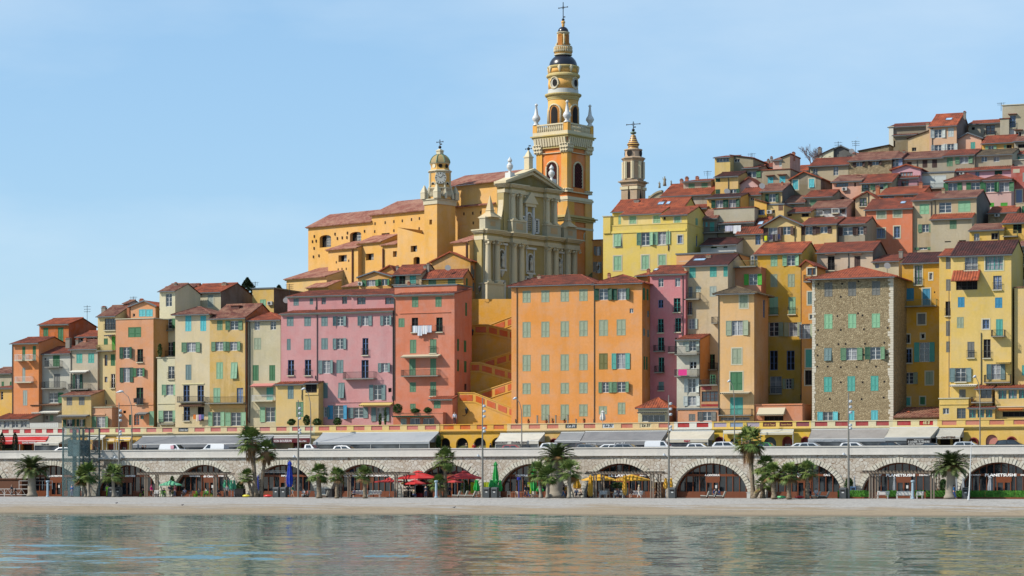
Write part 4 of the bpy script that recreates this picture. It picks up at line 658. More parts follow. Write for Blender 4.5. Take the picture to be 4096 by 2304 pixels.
# ------------------------------------------------------------------ basilica of Saint Michael, its own axis
PHI = math.radians(40); CA = TH-PHI                      # world angle of the nave axis (runs towards the camera on the right)
CH = Fr(Fr.at(1926, 392), CA)
CY_ = (246,196,96); CYM = stucco(CY_, .3); CYD = stucco((240,180,74), .35)
bz = CH.onv(1926, nat('F',0,405)[1], 0)[1]
VN = CH.onu(*nat('E', 528, 600), 0)[0]                  # depth of the nave wall
church = empty('basilica', (*CH.w(0,0), bz), CA, 'large ochre yellow basilica with tiled nave roofs and a pale baroque front', 'church')
def cl(px, py, v): s, z = CH.onv(px, py, v); return s, z-bz
CW = lambda c, x, y, v: cl(*nat(c, x, y), v)
def cblock(nm, crop, x0, x1, ytl, ytr, v, dep, zb=-3, roof=None, wins='', m=None, lr=None, side=''):
    """block of the church: front plane v, x from x0 to x1, eave z from the left end; roof=(ridge y,[hip left px])"""
    s0, z0 = CW(crop, x0, ytl, v); s1, z1 = CW(crop, x1, ytr, v); H = (z0+z1)/2; b = MB(); m = m or CYM
    P = lambda x, z, d: (x, v+d, z); holes = []; td = []
    for k, p, fl in parse(wins, crop):
        (a, e), (c, f) = cl(p[0], p[3], v), cl(p[2], p[1], v); holes.append((a, c, e, f)); td.append((k, a, e, c, f, fl))
    if lr: H = min(z0, z1)
    s1 = min(s1, -1.62)
    wallgrid(b, s0, s1, zb, H, holes, P, m, .7)
    b.face([(s1,v,zb), (s1,v+dep,zb), (s1,v+dep,H), (s1,v,H)], m); b.face([(s0,v+dep,zb), (s0,v,zb), (s0,v,H), (s0,v+dep,H)], m); b.face([(s1,v+dep,zb), (s0,v+dep,zb), (s0,v+dep,H), (s1,v+dep,H)], m)
    for k, a, e, c, f, fl in td:                       # arched heads: spandrels proud of the wall
        if 'v' in fl:
            mid, rx, rz = (a+c)/2, (c-a)/2, (f-e)*.22
            pts = [(mid-rx*math.cos(t), f-rz+rz*math.sin(t)) for t in [i*math.pi/2/5 for i in range(6)]]
            for sg in (1, -1):
                pp = [((x if sg > 0 else 2*mid-x), z) for x, z in pts]; cor = (a if sg > 0 else c, f)
                for q, r in zip(pp, pp[1:]): b.face([(cor[0], v-.004, cor[1]), (q[0], v-.004, q[1]), (r[0], v-.004, r[1])], m); b.face([(q[0],v-.004,q[1]), (r[0],v-.004,r[1]), (r[0],v+.6,r[1]), (q[0],v+.6,q[1])], m)
    if lr:
        b.face([(s0,v,H), (s1,v,H), (s1,v,z1), (s0,v,z0)], m); b.face([(s0,v+dep,H), (s0,v,H), (s0,v,z0), (s0,v+dep,z0)], m); b.face([(s1,v,H), (s1,v+dep,H), (s1,v+dep,z1), (s1,v,z1)], m)
    o = b.build(nm, None, church)
    for k, a, e, c, f, fl in td:
        if k == 'D': continue
        w = put('frame', o, a+(c-a)*(.45 if 'h' in fl else .2), v+.55, e, (c-a)*(.55 if 'h' in fl else .8), f-e, plain((206,206,200), .5), 'window')
        g = MB(); ww, hh = (c-a)*(.55 if 'h' in fl else .8), f-e; nx_ = 4; nz_ = max(3, int(hh/.5))
        for i in range(1, nx_): g.box(ww*i/nx_-.03, ww*i/nx_+.03, -.04, .0, 0, hh)
        for i in range(1, nz_): g.box(0, ww, -.035, -.003, hh*i/nz_-.03, hh*i/nz_+.03)
        g.build('lattice', plain((210,208,200), .5), w); put('pane', w, 0, .02, 0, ww, hh, GLASS)
    if roof:
        yr = dep/2 if roof[0] == 'F' else dep; rz = CW(crop, (x0+x1)/2 if len(roof) < 3 or roof[2] is None else roof[3] if len(roof) > 3 else (x0+x1)/2, roof[1], v+yr)[1]; rz = max(rz, H+.5)
        hl = (CW(crop, roof[2], roof[1], v+yr)[0]-s0) if len(roof) > 2 and roof[2] is not None else -1
        rb = MB(); ov = .5; sl = (rz-H)/yr; e = H-ov*sl+.05; pt = tiles('p')
        slope(rb, (s0-.3,v-ov,e), (s1+.05,v-ov,e), hl+.3 if hl > 0 else -1, 1e6, (0,yr+ov,rz-e), pt, .34, .06)
        if roof[0] == 'F': slope(rb, (s1,v+dep+ov,e), (s0-.3,v+dep+ov,e), -1, s1-s0-hl if hl > 0 else 1e6, (0,-(yr+ov),rz-e), pt, .34, .06)
        if hl > 0: slope(rb, (s0-.3,v+dep+ov,e), (s0-.3,v-ov,e), yr+ov, yr+ov, (hl+.3,0,rz-e), pt, .34, .06)
        else: rb.face([(s0,v,H), (s0,v+dep,H), (s0,v+yr,rz-.05)], m)
        rb.face([(s1,v,H), (s1,v+dep,H), (s1,v+yr,rz-.05)], m)
        rb.box(s0-.2, s1, v-.25, v-.003, H-.35, H-.12, m)   # dentil course under the eaves
        rb.build(nm+'_roof' if nm != 'nave' else 'nave_roof', None, church)
    return s0, s1, H
cblock('chancel','D',200,818,860,805,VN,11,zb=-6,roof=('F',722,390,640),wins='W 310 937 420 1065 vh; W 603 906 712 1020 vh')
cblock('nave','D',815,2010,752,622,VN-.05,13,zb=-6,roof=('F',592,1015,1320),wins='W 908 920 986 960; W 1660 842 1742 915 h')
cblock('chapel','D',393,682,1090,1050,VN-5,6,roof=('M',1010,None,640),wins='W 492 1132 573 1203 h')
cblock('chapel','D',684,918,1022,992,VN-4,5,roof=('M',940,None,960),wins='W 757 1118 833 1188 h')
cblock('chapel','D',920,1062,1042,1020,VN-4.6,5,roof=('M',990,None,1000),wins='W 1018 1096 1056 1155')
cblock('buttress_block','D',1062,1324,868,938,VN-6,7,lr=True,wins='W 1190 1042 1252 1107 h; D 1217 1150 1278 1230 v')
s0_,_ = CW('D',1062,868,VN-6); 
cblock('aisle','D',1600,1880,1012,990,-1.0,VN,roof=('M',945,None,1760))
cblock('sacristy','D',-10,378,1368,1335,VN-9,8,roof=('M',1270,None,300),m=stucco((240,206,124), .5))
cblock('low_chapel','C',275,445,312,292,VN-11,3,roof=('M',262,None,400),m=stucco((240,196,100), .5))
cblock('low_chapel','C',575,700,300,288,VN-11,3,roof=('M',262,None,650),m=stucco((240,196,100), .5))
# put-log holes and downpipes
hb = MB()
for x, y in ((848,832),(946,822),(1030,812),(1111,805),(1200,792),(1276,782),(845,908),(1030,900),(1274,880),(1707,738),(1793,732),(1870,723),(1797,826),(1872,818),(260,955),(460,933),(580,922),(745,905),(243,1005),(278,1000),(258,1070),(252,1152),(305,1142),(483,975),(530,968),(575,966)):
    s, z = CW('D', x, y, VN); hb.box(s-.12, s+.12, VN-.1, VN-.02, z-.22, z+.22)
for x, y in ((472,1205),(592,1190),(490,1275),(527,1270),(568,1268),(486,1360),(525,1358),(564,1355)):
    s, z = CW('D', x, y, VN-5); hb.box(s-.1, s+.1, VN-5.04, VN-4.9, z-.18, z+.18)
hb.build('wall_vents', plain((70,44,26), .9), church)
pb = MB(); s, z = CW('D', 632, 1065, VN-5); pb.tube([(s,VN-5.15,z), (s,VN-5.15,z-11)], .13, 8); s, z = CW('D', 930, 1075, VN-4.6); pb.tube([(s,VN-4.8,z), (s,VN-4.8,z-8)], .13, 8)
s, z = CW('D', 1735, 1000, -1); pb.tube([(s,-1.15,z), (s,-1.15,z-9)], .13, 8); pb.build('downpipe', plain((110,62,40), .6), church)
# clock tower (its own parts, in the frame of the church)
ct0, zt = CW('D', 1322, 655, VN-6.5); ct1, _ = CW('D', 1445, 640, VN-6.5); vd = CH.onu(*nat('D', 1622, 660), ct1)[0]-(VN-6.5)
V0 = VN-6.5; b = MB(); zt = CW('D', 1445, 640, V0)[1]; Wt = ct1-ct0
PFc = lambda x, z, d: (x, V0+d, z)
a, e = CW('D', 1370, 842, V0); c, f = CW('D', 1395, 792, V0)
wallgrid(b, ct0, ct1, -4, zt, [(a, c, e, f)], PFc, CYM, .6)
b.face([(ct1,V0,-4), (ct1,V0+vd,-4), (ct1,V0+vd,zt), (ct1,V0,zt)], CYM); b.face([(ct0,V0+vd,-4), (ct0,V0,-4), (ct0,V0,zt), (ct0,V0+vd,zt)], CYM); b.face([(ct1,V0+vd,-4), (ct0,V0+vd,-4), (ct0,V0+vd,zt), (ct1,V0+vd,zt)], CYM)
b.build('clock_tower_shaft', None, church)
STN = stucco((228,214,180), .35, 'stone_trim'); STD = stucco((206,194,160), .5)
b = MB(); o_ = .14; b.box(ct0-o_, ct1+o_, V0-o_, V0+vd+o_, zt, zt+.9, STN); b.box(ct0-o_-.15, ct1+o_+.15, V0-o_-.15, V0+vd+o_+.15, zt+.7, zt+.85, STN)
for x in (ct0, ct1):
    for y in (V0, V0+vd):
        q = .45; b.box(x-q, x+q, y-q, y+q, zt+.9, zt+1.9, STN); b.hexa([(x-q*1.1,y-q*1.1,zt+1.9), (x+q*1.1,y-q*1.1,zt+1.9), (x+q*1.1,y+q*1.1,zt+1.9), (x-q*1.1,y+q*1.1,zt+1.9)]+[(x-.06,y-.06,zt+3.1), (x+.06,y-.06,zt+3.1), (x+.06,y+.06,zt+3.1), (x-.06,y+.06,zt+3.1)], STN)
b.build('clock_tower_cornice', None, church)
cx_, cy_ = (ct0+ct1)/2, V0+vd/2
pxm = 5.0   # lantern: octagon
def zU(y): return CH.onv(*nat('U', 455, y), cy_)[1]-bz
scl = 392/FP*.24155
R = (612-288)/2*scl*1.03; a0 = math.radians(22.5)
b = MB(); A = 8
def octr(b, prof, m): b.lathe([(r/math.cos(math.pi/8), z) for r, z in prof], cx_, cy_, 8, m, a0)
octr(b, [(R*1.12,zt+.9), (R*1.12,zt+1.1), (R,zt+2.2), (R,zU(520))], CYM)
b.build('clock_tower_lantern', None, church)
b = MB(); octr(b, [(R,zU(520)), (R*1.06,zU(505)), (R*1.18,zU(490)), (R*1.18,zU(482)), (R,zU(465))], STN); octr(b, [(R*.96,zU(365)), (R*1.0,zU(352)), (R*1.02,zU(345))], STD)
for i in range(8):                                       # corner pilasters with flaring feet
    an = a0+i*math.pi/4; r0 = R/math.cos(math.pi/8); c_, s_ = math.cos(an), math.sin(an)
    b.tube([(cx_+c_*(r0+.5), cy_+s_*(r0+.5), zt+.9), (cx_+c_*(r0+.4), cy_+s_*(r0+.4), zt+1.7), (cx_+c_*r0, cy_+s_*r0, zt+3.2), (cx_+c_*r0, cy_+s_*r0, zU(515))], [.22,.22,.16,.15], 6, STN)
b.build('clock_tower_pilasters', None, church)
b = MB(); r1 = R*.98; octr(b, [(r1,zU(465)), (r1*.90,zU(430)), (r1*.88,zU(400)), (r1*.95,zU(372)), (r1*.99,zU(365))], CYM); b.build('clock_tower_drum', None, church)
b = MB(); dz0, dz1 = zU(350), zU(195); octr(b, [(R*.98*math.cos(t), dz0+(dz1-dz0)*math.sin(t)) for t in [i*math.pi/2/8 for i in range(8)]]+[(R*.22, dz1)], stucco((190,164,112), .8)); b.build('clock_tower_dome', None, church)
b = MB()
for i in range(8):
    an = a0+i*math.pi/4; b.tube([(cx_+math.cos(an)*R*1.08*math.cos(t), cy_+math.sin(an)*R*1.08*math.cos(t), dz0+(dz1-dz0)*math.sin(t)) for t in [k*math.pi/2/8 for k in range(8)]], .08, 5, plain((120,150,120), .5))
b.build('dome_ribs', None, church)
b = MB(); q = R*.26; b.box(cx_-q, cx_+q, cy_-q, cy_+q, zU(200), zU(145), STN); b.box(cx_-q*1.2, cx_+q*1.2, cy_-q*1.2, cy_+q*1.2, zU(145), zU(135), STN)
b.hexa([(cx_-q*1.1,cy_-q*1.1,zU(135)), (cx_+q*1.1,cy_-q*1.1,zU(135)), (cx_+q*1.1,cy_+q*1.1,zU(135)), (cx_-q*1.1,cy_+q*1.1,zU(135)), (cx_-.1,cy_-.1,zU(105)), (cx_+.1,cy_-.1,zU(105)), (cx_+.1,cy_+.1,zU(105)), (cx_-.1,cy_+.1,zU(105))], STN)
b.build('clock_tower_finial', None, church)
def cross(parent, x, y, z, h, w, r=.05):
    b = MB(); b.lathe([(.02,z), (.22,z+.12), (.26,z+.28), (.2,z+.42), (.02,z+.55)], x, y, 10); b.tube([(x,y,z+.5), (x,y,z+h)], r, 6); zc = z+h*.72
    b.tube([(x-w/2,y,zc), (x+w/2,y,zc)], r, 6); b.tube([(x,y,zc-.3), (x+.3,y,zc), (x,y,zc+.3), (x-.3,y,zc), (x,y,zc-.3)], r*.5, 4, cap=False)
    for sx in (-w/2, w/2): b.box(x+sx-.08, x+sx+.08, y-.03, y+.03, zc-.1, zc+.1)
    b.box(x, x+.45, y-.02, y+.02, z+.62, z+.82)
    return b.build('cross', IRON, parent)
cross(church, cx_, cy_, zU(105), CH.onv(*nat('D', 1466, 18), cy_)[1]-bz-zU(105), 1.3)
# lantern openings, niches and clock on the octagon faces
def face_dir(i): an = i*math.pi/4; return Vector((math.cos(an), math.sin(an), 0))
gb, tb, bb = MB(), MB(), MB()
for i in range(8):
    d = face_dir(i); t_ = Vector((-d.y, d.x, 0)); cc = Vector((cx_, cy_, 0))+d*(R+.01)
    for zb_, ztp, hw, mm, off in ((zt+3.2, zU(705), .34, plain((120,74,30), .9) if i % 2 else DARK, .03),):
        n = 8; pts = [cc+d*off+t_*hw+Vector((0,0,zb_)), *[cc+d*off+t_*hw*math.cos(q)+Vector((0,0,ztp+.35*math.sin(q))) for q in [k*math.pi/n for k in range(n+1)]], cc+d*off-t_*hw+Vector((0,0,zb_))]
        gb.face(pts, mm); 
        tb.tube(pts, .09, 5, STN, cap=False)
    if i in (6, 7, 0): pass
    for k in range(5): bb.lathe([(.08,zt+1.3), (.13,zt+1.6), (.06,zt+2.3), (.1,zt+2.6)], *(cc+d*.22+t_*(k-2)*.26).xy, 6, STN)
    q0 = cc+d*.2; bb.hexa([q0+t_*-.7+Vector((0,0,zt+2.6)), q0+t_*.7+Vector((0,0,zt+2.6)), q0+t_*.7+d*.15+Vector((0,0,zt+2.6)), q0-t_*.7+d*.15+Vector((0,0,zt+2.6)), q0+t_*-.7+Vector((0,0,zt+2.75)), q0+t_*.7+Vector((0,0,zt+2.75)), q0+t_*.7+d*.15+Vector((0,0,zt+2.75)), q0-t_*.7+d*.15+Vector((0,0,zt+2.75))], STN)
    tz = zU(402); rr = .33; cm = plain((236,226,196), .6) if i in (5, 6) else DARK
    c2 = Vector((cx_, cy_, tz))+d*(R*.895); gb.face([c2+d*.06+t_*rr*math.cos(q)+Vector((0,0,rr*math.sin(q))) for q in [k*math.pi/8 for k in range(16)]], cm)
gb.build('lantern_openings', None, church); tb.build('opening_surrounds', None, church); bb.build('lantern_balustrade', None, church)
d = face_dir(7); t_ = Vector((-d.y, d.x, 0)); cc = Vector((cx_, cy_, zU(607)))+d*(R+.12); rr = .92
b = MB(); ring = [k*math.pi/16 for k in range(32)]; Pt = lambda r, q, o=0: cc+d*o+t_*r*math.cos(q)+Vector((0,0,r*math.sin(q)))
b.face([Pt(rr, q, .1) for q in ring], plain((236,230,214), .5))
for q, q2 in zip(ring, ring[1:]+ring[:1]): b.face([Pt(rr,q,.1), Pt(rr,q2,.1), Pt(rr,q2,-.1), Pt(rr,q,-.1)], STN)
bk = plain((30,26,24), .6)
for k in range(12):
    q = k*math.pi/6; w_ = .045 if k % 3 else .07; a1, a2 = w_/.62, w_/.84; b.face([Pt(.62,q-a1,.115), Pt(.84,q-a2,.115), Pt(.84,q+a2,.115), Pt(.62,q+a1,.115)], bk)
for q, ln in ((math.radians(45), .72), (math.radians(143), .5)):
    a1 = .05; b.face([Pt(.05,q-1.2,.12), Pt(ln,q-.06,.12), Pt(ln,q+.06,.12), Pt(.05,q+1.2,.12)], bk)
b.build('clock_face', None, church)
# --- baroque west front (plane s = 0, faces +u), axes: h = v across the front, out = +u
F_ = empty('church_front', (0,0,0)); bpy.data.objects.remove(F_)
OL = stucco((198,174,110), .5); CO = stucco((238,220,180), .3); DKO = stucco((150,134,84), .4)
def fv(x, y, s=0.0, c='E'): v, z = CH.onu(*nat(c, x, y), s); return v, z-bz
fb = MB()
vL, zCor = fv(305, 905); vR, _ = fv(1200, 1010); zCor1 = fv(305, 885)[1]; zEnt = fv(305, 985)[1]
def fbox(b, v0, v1, s0, s1, z0, z1, m): b.box(s0, s1, v0, v1, z0, z1, m)
# lower wall
fbox(fb, vL, vR, -1.6, 0, -2, zCor, OL)
# upper wall
uL, _ = fv(528, 500); uR, _ = fv(1020, 600); zUc = fv(528, 470)[1]
fbox(fb, uL, uR, -1.6, -.2, zCor, zUc, OL)
fb.build('front_wall', None, church)
eb = MB()
def entab(b, v0, v1, sf, z0, z1, m=CO, pr=.55):
    h = z1-z0; fbox(b, v0-.05, v1+.05, -1.5, sf, z0, z0+h*.38, m); fbox(b, v0, v1, -1.5, sf-.06, z0+h*.38, z0+h*.62, OL); fbox(b, v0-.15, v1+.15, -1.6, sf+.2, z0+h*.62, z0+h*.75, m); fbox(b, v0-pr*.7, v1+pr*.7, -1.7, sf+pr*.7, z0+h*.75, z0+h*.88, m); fbox(b, v0-pr, v1+pr, -1.75, sf+pr, z0+h*.88, z1, m)
mid = (uL+uR)/2
# column groups: x positions in E crop of column axes on lower tier
lower = [345,435, 597,670, 932,1003, 1120,1182]; upper = [597,668, 930,1003]
lv = [fv(x, 1100)[0] for x in lower]; uv = [fv(x, 700)[0] for x in upper]
for i in (0, 2, 4, 6): entab(eb, lv[i]-.75, lv[i+1]+.75, .95, zEnt, zCor1)
entab(eb, vL, vR, .3, zEnt+.004, zCor1-.006)
zU0 = fv(540, 530)[1]; zU1 = fv(500, 440)[1]
for i in (0, 2): entab(eb, uv[i]-.7, uv[i+1]+.7, .7, zU0, zU1)
entab(eb, uL, uR, .05, zU0+.004, zU1-.006)
eb.build('entablature', None, church)
cb_ = MB()
def column(b, v, s, z0, z1, r, m=CO):
    h = z1-z0; b.box(s-r*1.3, s+r*1.3, v-r*1.3, v+r*1.3, z0, z0+r*.5, m)
    b.lathe([(r*1.25,z0+r*.5), (r*1.25,z0+r*.8), (r,z0+r*1.0), (r,z0+h*.35), (r*.86,z1-r*1.5), (r*.95,z1-r*1.4), (r*1.0,z1-r*1.0), (r*1.45,z1-r*.35), (r*1.45,z1)], s, v, 14, m)
    b.box(s-r*1.5, s+r*1.5, v-r*1.5, v+r*1.5, z1-r*.3, z1, m)
    for q in (-1, 1): b.tube([(s+r*1.3, v+q*r*1.2-.1, z1-r*.9), (s+r*1.3, v+q*r*1.2+.1, z1-r*.9)], r*.4, 8, m)
zc0 = fv(345, 1405)[1]; PI_ = MB()
for v in lv: cb_ = MB(); column(cb_, v, .45, zc0, zEnt, .52); cb_.build('column', None, church); cb_ = PI_; fbox(cb_, v-.6, v+.6, -.1, .12, zc0-1, zEnt, CO)
zp0 = fv(597, 800)[1]
for v in uv: cb_ = MB(); column(cb_, v, .25, zp0, zU0, .42); cb_.build('column', None, church); cb_ = PI_; fbox(cb_, v-.5, v+.5, -.3, 0, zp0-1, zU0, CO)
PI_.build('pilaster_strips', None, church)
pb = MB()
for i in (0, 2, 4, 6): pb = MB(); fbox(pb, lv[i]-.95, lv[i+1]+.95, -.5, 1.15, -2, zc0, CO); fbox(pb, lv[i]-1.05, lv[i+1]+1.05, -.6, 1.25, zc0-.2, zc0, CO); pb.build('pedestal', None, church)
for i in (0, 2): pb = MB(); fbox(pb, uv[i]-.8, uv[i+1]+.8, -.6, .85, zCor1, zp0, STD); fbox(pb, uv[i]-.9, uv[i+1]+.9, -.7, .95, zp0-.18, zp0, CO); fbox(pb, uv[i]+.1, uv[i+1]-.1, .84, .87, zCor1+.5, zp0-.5, stucco((216,180,130), .3)); pb.build('pedestal', None, church)
# obelisk pedestals at both ends of the lower tier
for v0, v1, apex in ((*[fv(x, 800)[0] for x in (312, 460)], 560), (*[fv(x, 950)[0] for x in (1075, 1195)], 690)):
    pb = MB(); zt_ = fv(385, 775)[1]; vm = (v0+v1)/2; fbox(pb, v0, v1, -.6, .6, zCor1, zt_, STD); fbox(pb, v0-.1, v1+.1, -.7, .7, zt_-.2, zt_, CO)
    fbox(pb, vm-.6, vm+.6, .59, .62, zCor1+.6, zt_-.6, stucco((216,180,130), .3))
    hh = fv(385, 560)[1]-zt_; rr = (v1-v0)/2*.85; pb.lathe([(rr*1.25,zt_), (rr*.9,zt_+hh*.1), (rr*.5,zt_+hh*.22), (rr*.42,zt_+hh*.3), (rr*.5,zt_+hh*.32), (rr*.42,zt_+hh*.36), (.05,zt_+hh)], 0, vm, 4, stucco((224,208,150), .4), math.pi/4); pb.build('obelisk', None, church)
# volutes between the tiers
vb = MB()
for va, vb_, sg in ((fv(462, 700)[0], uL, 1), (fv(1075, 900)[0], uR, -1)):
    n = 8; P = [(va, zCor1)]
    zt_ = fv(545, 600)[1]
    for k in range(n+1): t = k/n*math.pi/2; P.append((va+(vb_-va)*math.sin(t), zCor1+1.0+(zt_-zCor1-1)*(1-math.cos(t))))
    P.append((vb_, zCor1)); vb.face([(-.35,p,q) for p, q in P], OL); vb.face([(-1.2,p,q) for p, q in P][::-1], OL)
    for (p, q), (r, s) in zip(P, P[1:]): vb.face([(-.3,p,q), (-.3,r,s), (-1.3,r,s), (-1.3,p,q)], CO)
vb.build('volutes', None, church)
# pediment
zP, zA = zU1, fv(775, 315)[1]; b = MB(); e = .75; am = mid
b.face([(-.1,uL,zP), (-.1,uR,zP), (-.1,am,zA-.5)], DKO)
def rake(v0, z0, v1, z1, s0, s1, th): b.hexa([(s0,v0,z0), (s0,v1,z1), (s1,v1,z1), (s1,v0,z0), (s0,v0,z0+th), (s0,v1,z1+th), (s1,v1,z1+th), (s1,v0,z0+th)], CO)
for v_ in (uL-e, uR+e):
    rake(v_, zP, am, zA-.15, -1.6, .9, .38); rake(v_*.93+am*.07, zP-.05, am, zA-.75, -1.5, .5, .4)
b.box(-1.7, .75, uL-e, uR+e, zP, zP+.02, CO)
b.build('pediment', None, church)
rb = MB(); pt = tiles('p'); Ln = 14; zr = zA+.22
slope(rb, (-Ln,uL-e,zP+.4), (-1.3,uL-e,zP+.4), -1, 1e6, (0,am-uL+e,zA-zP-.2), pt, .34, .06); slope(rb, (-1.3,uR+e,zP+.4), (-Ln,uR+e,zP+.4), -1, 1e6, (0,am-uR-e,zA-zP-.2), pt, .34, .06)
rb.face([(-Ln,uL,zCor), (-1.5,uL,zCor), (-1.5,uL,zP+.4), (-Ln,uL,zP+.4)], CYM); rb.face([(-Ln,uR,zCor), (-1.5,uR,zCor), (-1.5,uR,zP+.4), (-Ln,uR,zP+.4)], CYM)
rb.build('front_roof', None, church)
def urn(b, s, v, z, h, r, m): b.box(s-r, s+r, v-r, v+r, z, z+h*.3, m); b.lathe([(r*.5,z+h*.3), (r*.35,z+h*.38), (r*.9,z+h*.52), (r*.95,z+h*.62), (r*.4,z+h*.75), (r*.7,z+h*.82), (r*.6,z+h*.88), (.03,z+h)], s, v, 12, m)
for q_, w_ in ((592, 3.6), (995, 3.4)): b = MB(); urn(b, -.3, fv(q_, 420)[0], zP+.8, w_, .55, WHITE); b.build('urn', None, church) 
b = MB(); zf = zA+.1; b.box(-.9, .1, am-.5, am+.5, zf, zf+2.0, CO); b.box(-1.0, .2, am-.6, am+.6, zf+1.9, zf+2.1, CO); b.lathe([(.7,zf+2.1), (.05,zf+3.2)], -.4, am, 4, CO, math.pi/4); b.build('apex_pedestal', None, church)
cross(church, -.4, am, zf+3.1, fv(757, 98)[1]-zf-3.1, 1.2)
# aedicule window, side windows, niches, doors
b = MB(); gl = MB()
def arch_pts(v0, v1, z0, z1, s): r = (v1-v0)/2; vm = (v0+v1)/2; return [(s,v0,z0), (s,v1,z0)]+[(s, vm+r*math.cos(q), z1-r+r*math.sin(q)) for q in [k*math.pi/8 for k in range(9)]]
v0, z0 = fv(745, 900, -.15); v1, z1 = fv(783, 735, -.15); v1 = fv(783, 900, -.15)[0]; z1 = fv(745, 735, -.15)[1]
gl.face(arch_pts(v0, v1, z0, z1, -.14), GLASS)
for q in range(1, 3): vq = v0+(v1-v0)*q/3; gl.box(-.16, -.1, vq-.04, vq+.04, z0, z1-.2, CO)
for q in range(1, 8): zq = z0+(z1-z0)*q/8; gl.box(-.16, -.11, v0, v1, zq-.03, zq+.03, CO)
b.tube([(-.1, *p[1:]) for p in arch_pts(v0-.15, v1+.15, z0, z1+.15, 0)[2:]], .14, 6, WHITE)
for vv in (v0-.55, v1+.25): b.box(-.2, .15, vv, vv+.3, z0-.6, z1+1.2, WHITE)
b.box(-.2, .3, v0-.8, v1+.8, z1+1.1, z1+1.6, CO); vm = (v0+v1)/2
b.hexa([(-.2,v0-1.2,z1+1.6), (.45,v0-1.2,z1+1.6), (.45,v1+1.2,z1+1.6), (-.2,v1+1.2,z1+1.6), (-.2,vm-.1,z1+3.4), (.45,vm-.1,z1+3.4), (.45,vm+.1,z1+3.4), (-.2,vm+.1,z1+3.4)], CO)
b.build('aedicule', None, church); gl.build('window', None, church)
for x0, x1, y0, y1 in ((690,712,770,900),(822,845,800,915)):
    b, gl = MB(), MB(); a, zb_ = fv(x0, y1, -.15); c, zt_ = fv(x1, y1, -.15)[0], fv(x0, y0, -.15)[1]
    gl.face([(-.14,a,zb_), (-.14,c,zb_), (-.14,c,zt_), (-.14,a,zt_)], GLASS); 
    for q in range(1, 6): zq = zb_+(zt_-zb_)*q/6; gl.box(-.16, -.11, a, c, zq-.03, zq+.03, CO)
    for p in ((a-.25,a,zb_-.25,zt_+.25), (c,c+.25,zb_-.25,zt_+.25), (a-.25,c+.25,zt_,zt_+.25), (a-.25,c+.25,zb_-.25,zb_)): b.box(-.2, .05, p[0], p[1], p[2], p[3], WHITE)
    b.build('window_surround', None, church); gl.build('side_window', None, church)
NI = plain((196,186,160), .8)
for x0, x1, y0, y1 in ((475,520,1085,1255),(752,795,1128,1290),(1028,1068,1165,1320)):
    b, gl = MB(), MB(); a, zb_ = fv(x0, y1, .0); c, zt_ = fv(x1, y1, .0)[0], fv(x0, y0, .0)[1]; 
    gl.face(arch_pts(a, c, zb_, zt_, .02), plain((120,112,92), .9)); b.tube([(.06, *p[1:]) for p in arch_pts(a-.1, c+.1, zb_, zt_+.1, 0)]+[(.06,a-.1,zb_)], .13, 5, WHITE)
    for p in ((a-.5,a-.3,zb_-.3,zt_+.8), (c+.3,c+.5,zb_-.3,zt_+.8)): b.box(-.05, .1, p[0], p[1], p[2], p[3], WHITE)
    b.box(-.05, .3, a-.7, c+.7, zt_+.8, zt_+1.1, WHITE); b.box(-.05, .25, a-.5, c+.5, zb_-.5, zb_-.2, WHITE); b.lathe([(.05,zb_-1.5), (.35,zb_-.9), (.5,zb_-.5)], .1, (a+c)/2, 8, WHITE)
    b.build('niche_surround', None, church); gl.build('niche', None, church)
    sb = MB(); vm = (a+c)/2; h = (zt_-zb_)*.8
    sb.lathe([(.34,zb_), (.3,zb_+h*.1), (.28,zb_+h*.3), (.24,zb_+h*.5), (.3,zb_+h*.68), (.32,zb_+h*.78), (.14,zb_+h*.84), (.16,zb_+h*.9), (.15,zb_+h*.96), (.05,zb_+h)], .28, vm, 10); sb.tube([(.3,vm-.28,zb_+h*.76), (.5,vm-.42,zb_+h*.6), (.58,vm-.2,zb_+h*.52)], [.1,.08,.06], 6); sb.tube([(.3,vm+.28,zb_+h*.76), (.45,vm+.45,zb_+h*.85), (.5,vm+.4,zb_+h*1.02)], [.1,.08,.05], 6)
    sb.build('niche_statue', plain((222,214,196), .8), church, smooth=True)
for x0, x1, y0 in ((470,520,1395),(737,795,1358)):
    b, gl = MB(), MB(); a = fv(x0, 1450)[0]; c = fv(x1, 1450)[0]; zt_ = fv(x0, y0)[1]; gl.box(-.02, .03, a, c, -2, zt_, plain((70,34,30), .7))
    for p in ((a-.35,a,-2,zt_+.35), (c,c+.35,-2,zt_+.35), (a-.35,c+.35,zt_,zt_+.35)): b.box(-.05, .12, p[0], p[1], p[2], p[3], WHITE)
    b.build('door_surround', None, church); gl.build('door', None, church)
# ------------------------------------------------------------------ great bell tower
PB = math.radians(38); tA = TH-PB; TT = 430.0
ax, ay = Fr.at(2268, TT-4); BT = Fr((ax, ay), tA)         # origin on the near vertical edge; u right-... left face runs to -u, right face along +v
def zT(y, c='T', off=4): return CZ+(TT+off-4)*(HY-nat(c, 0, y)[1])/FP
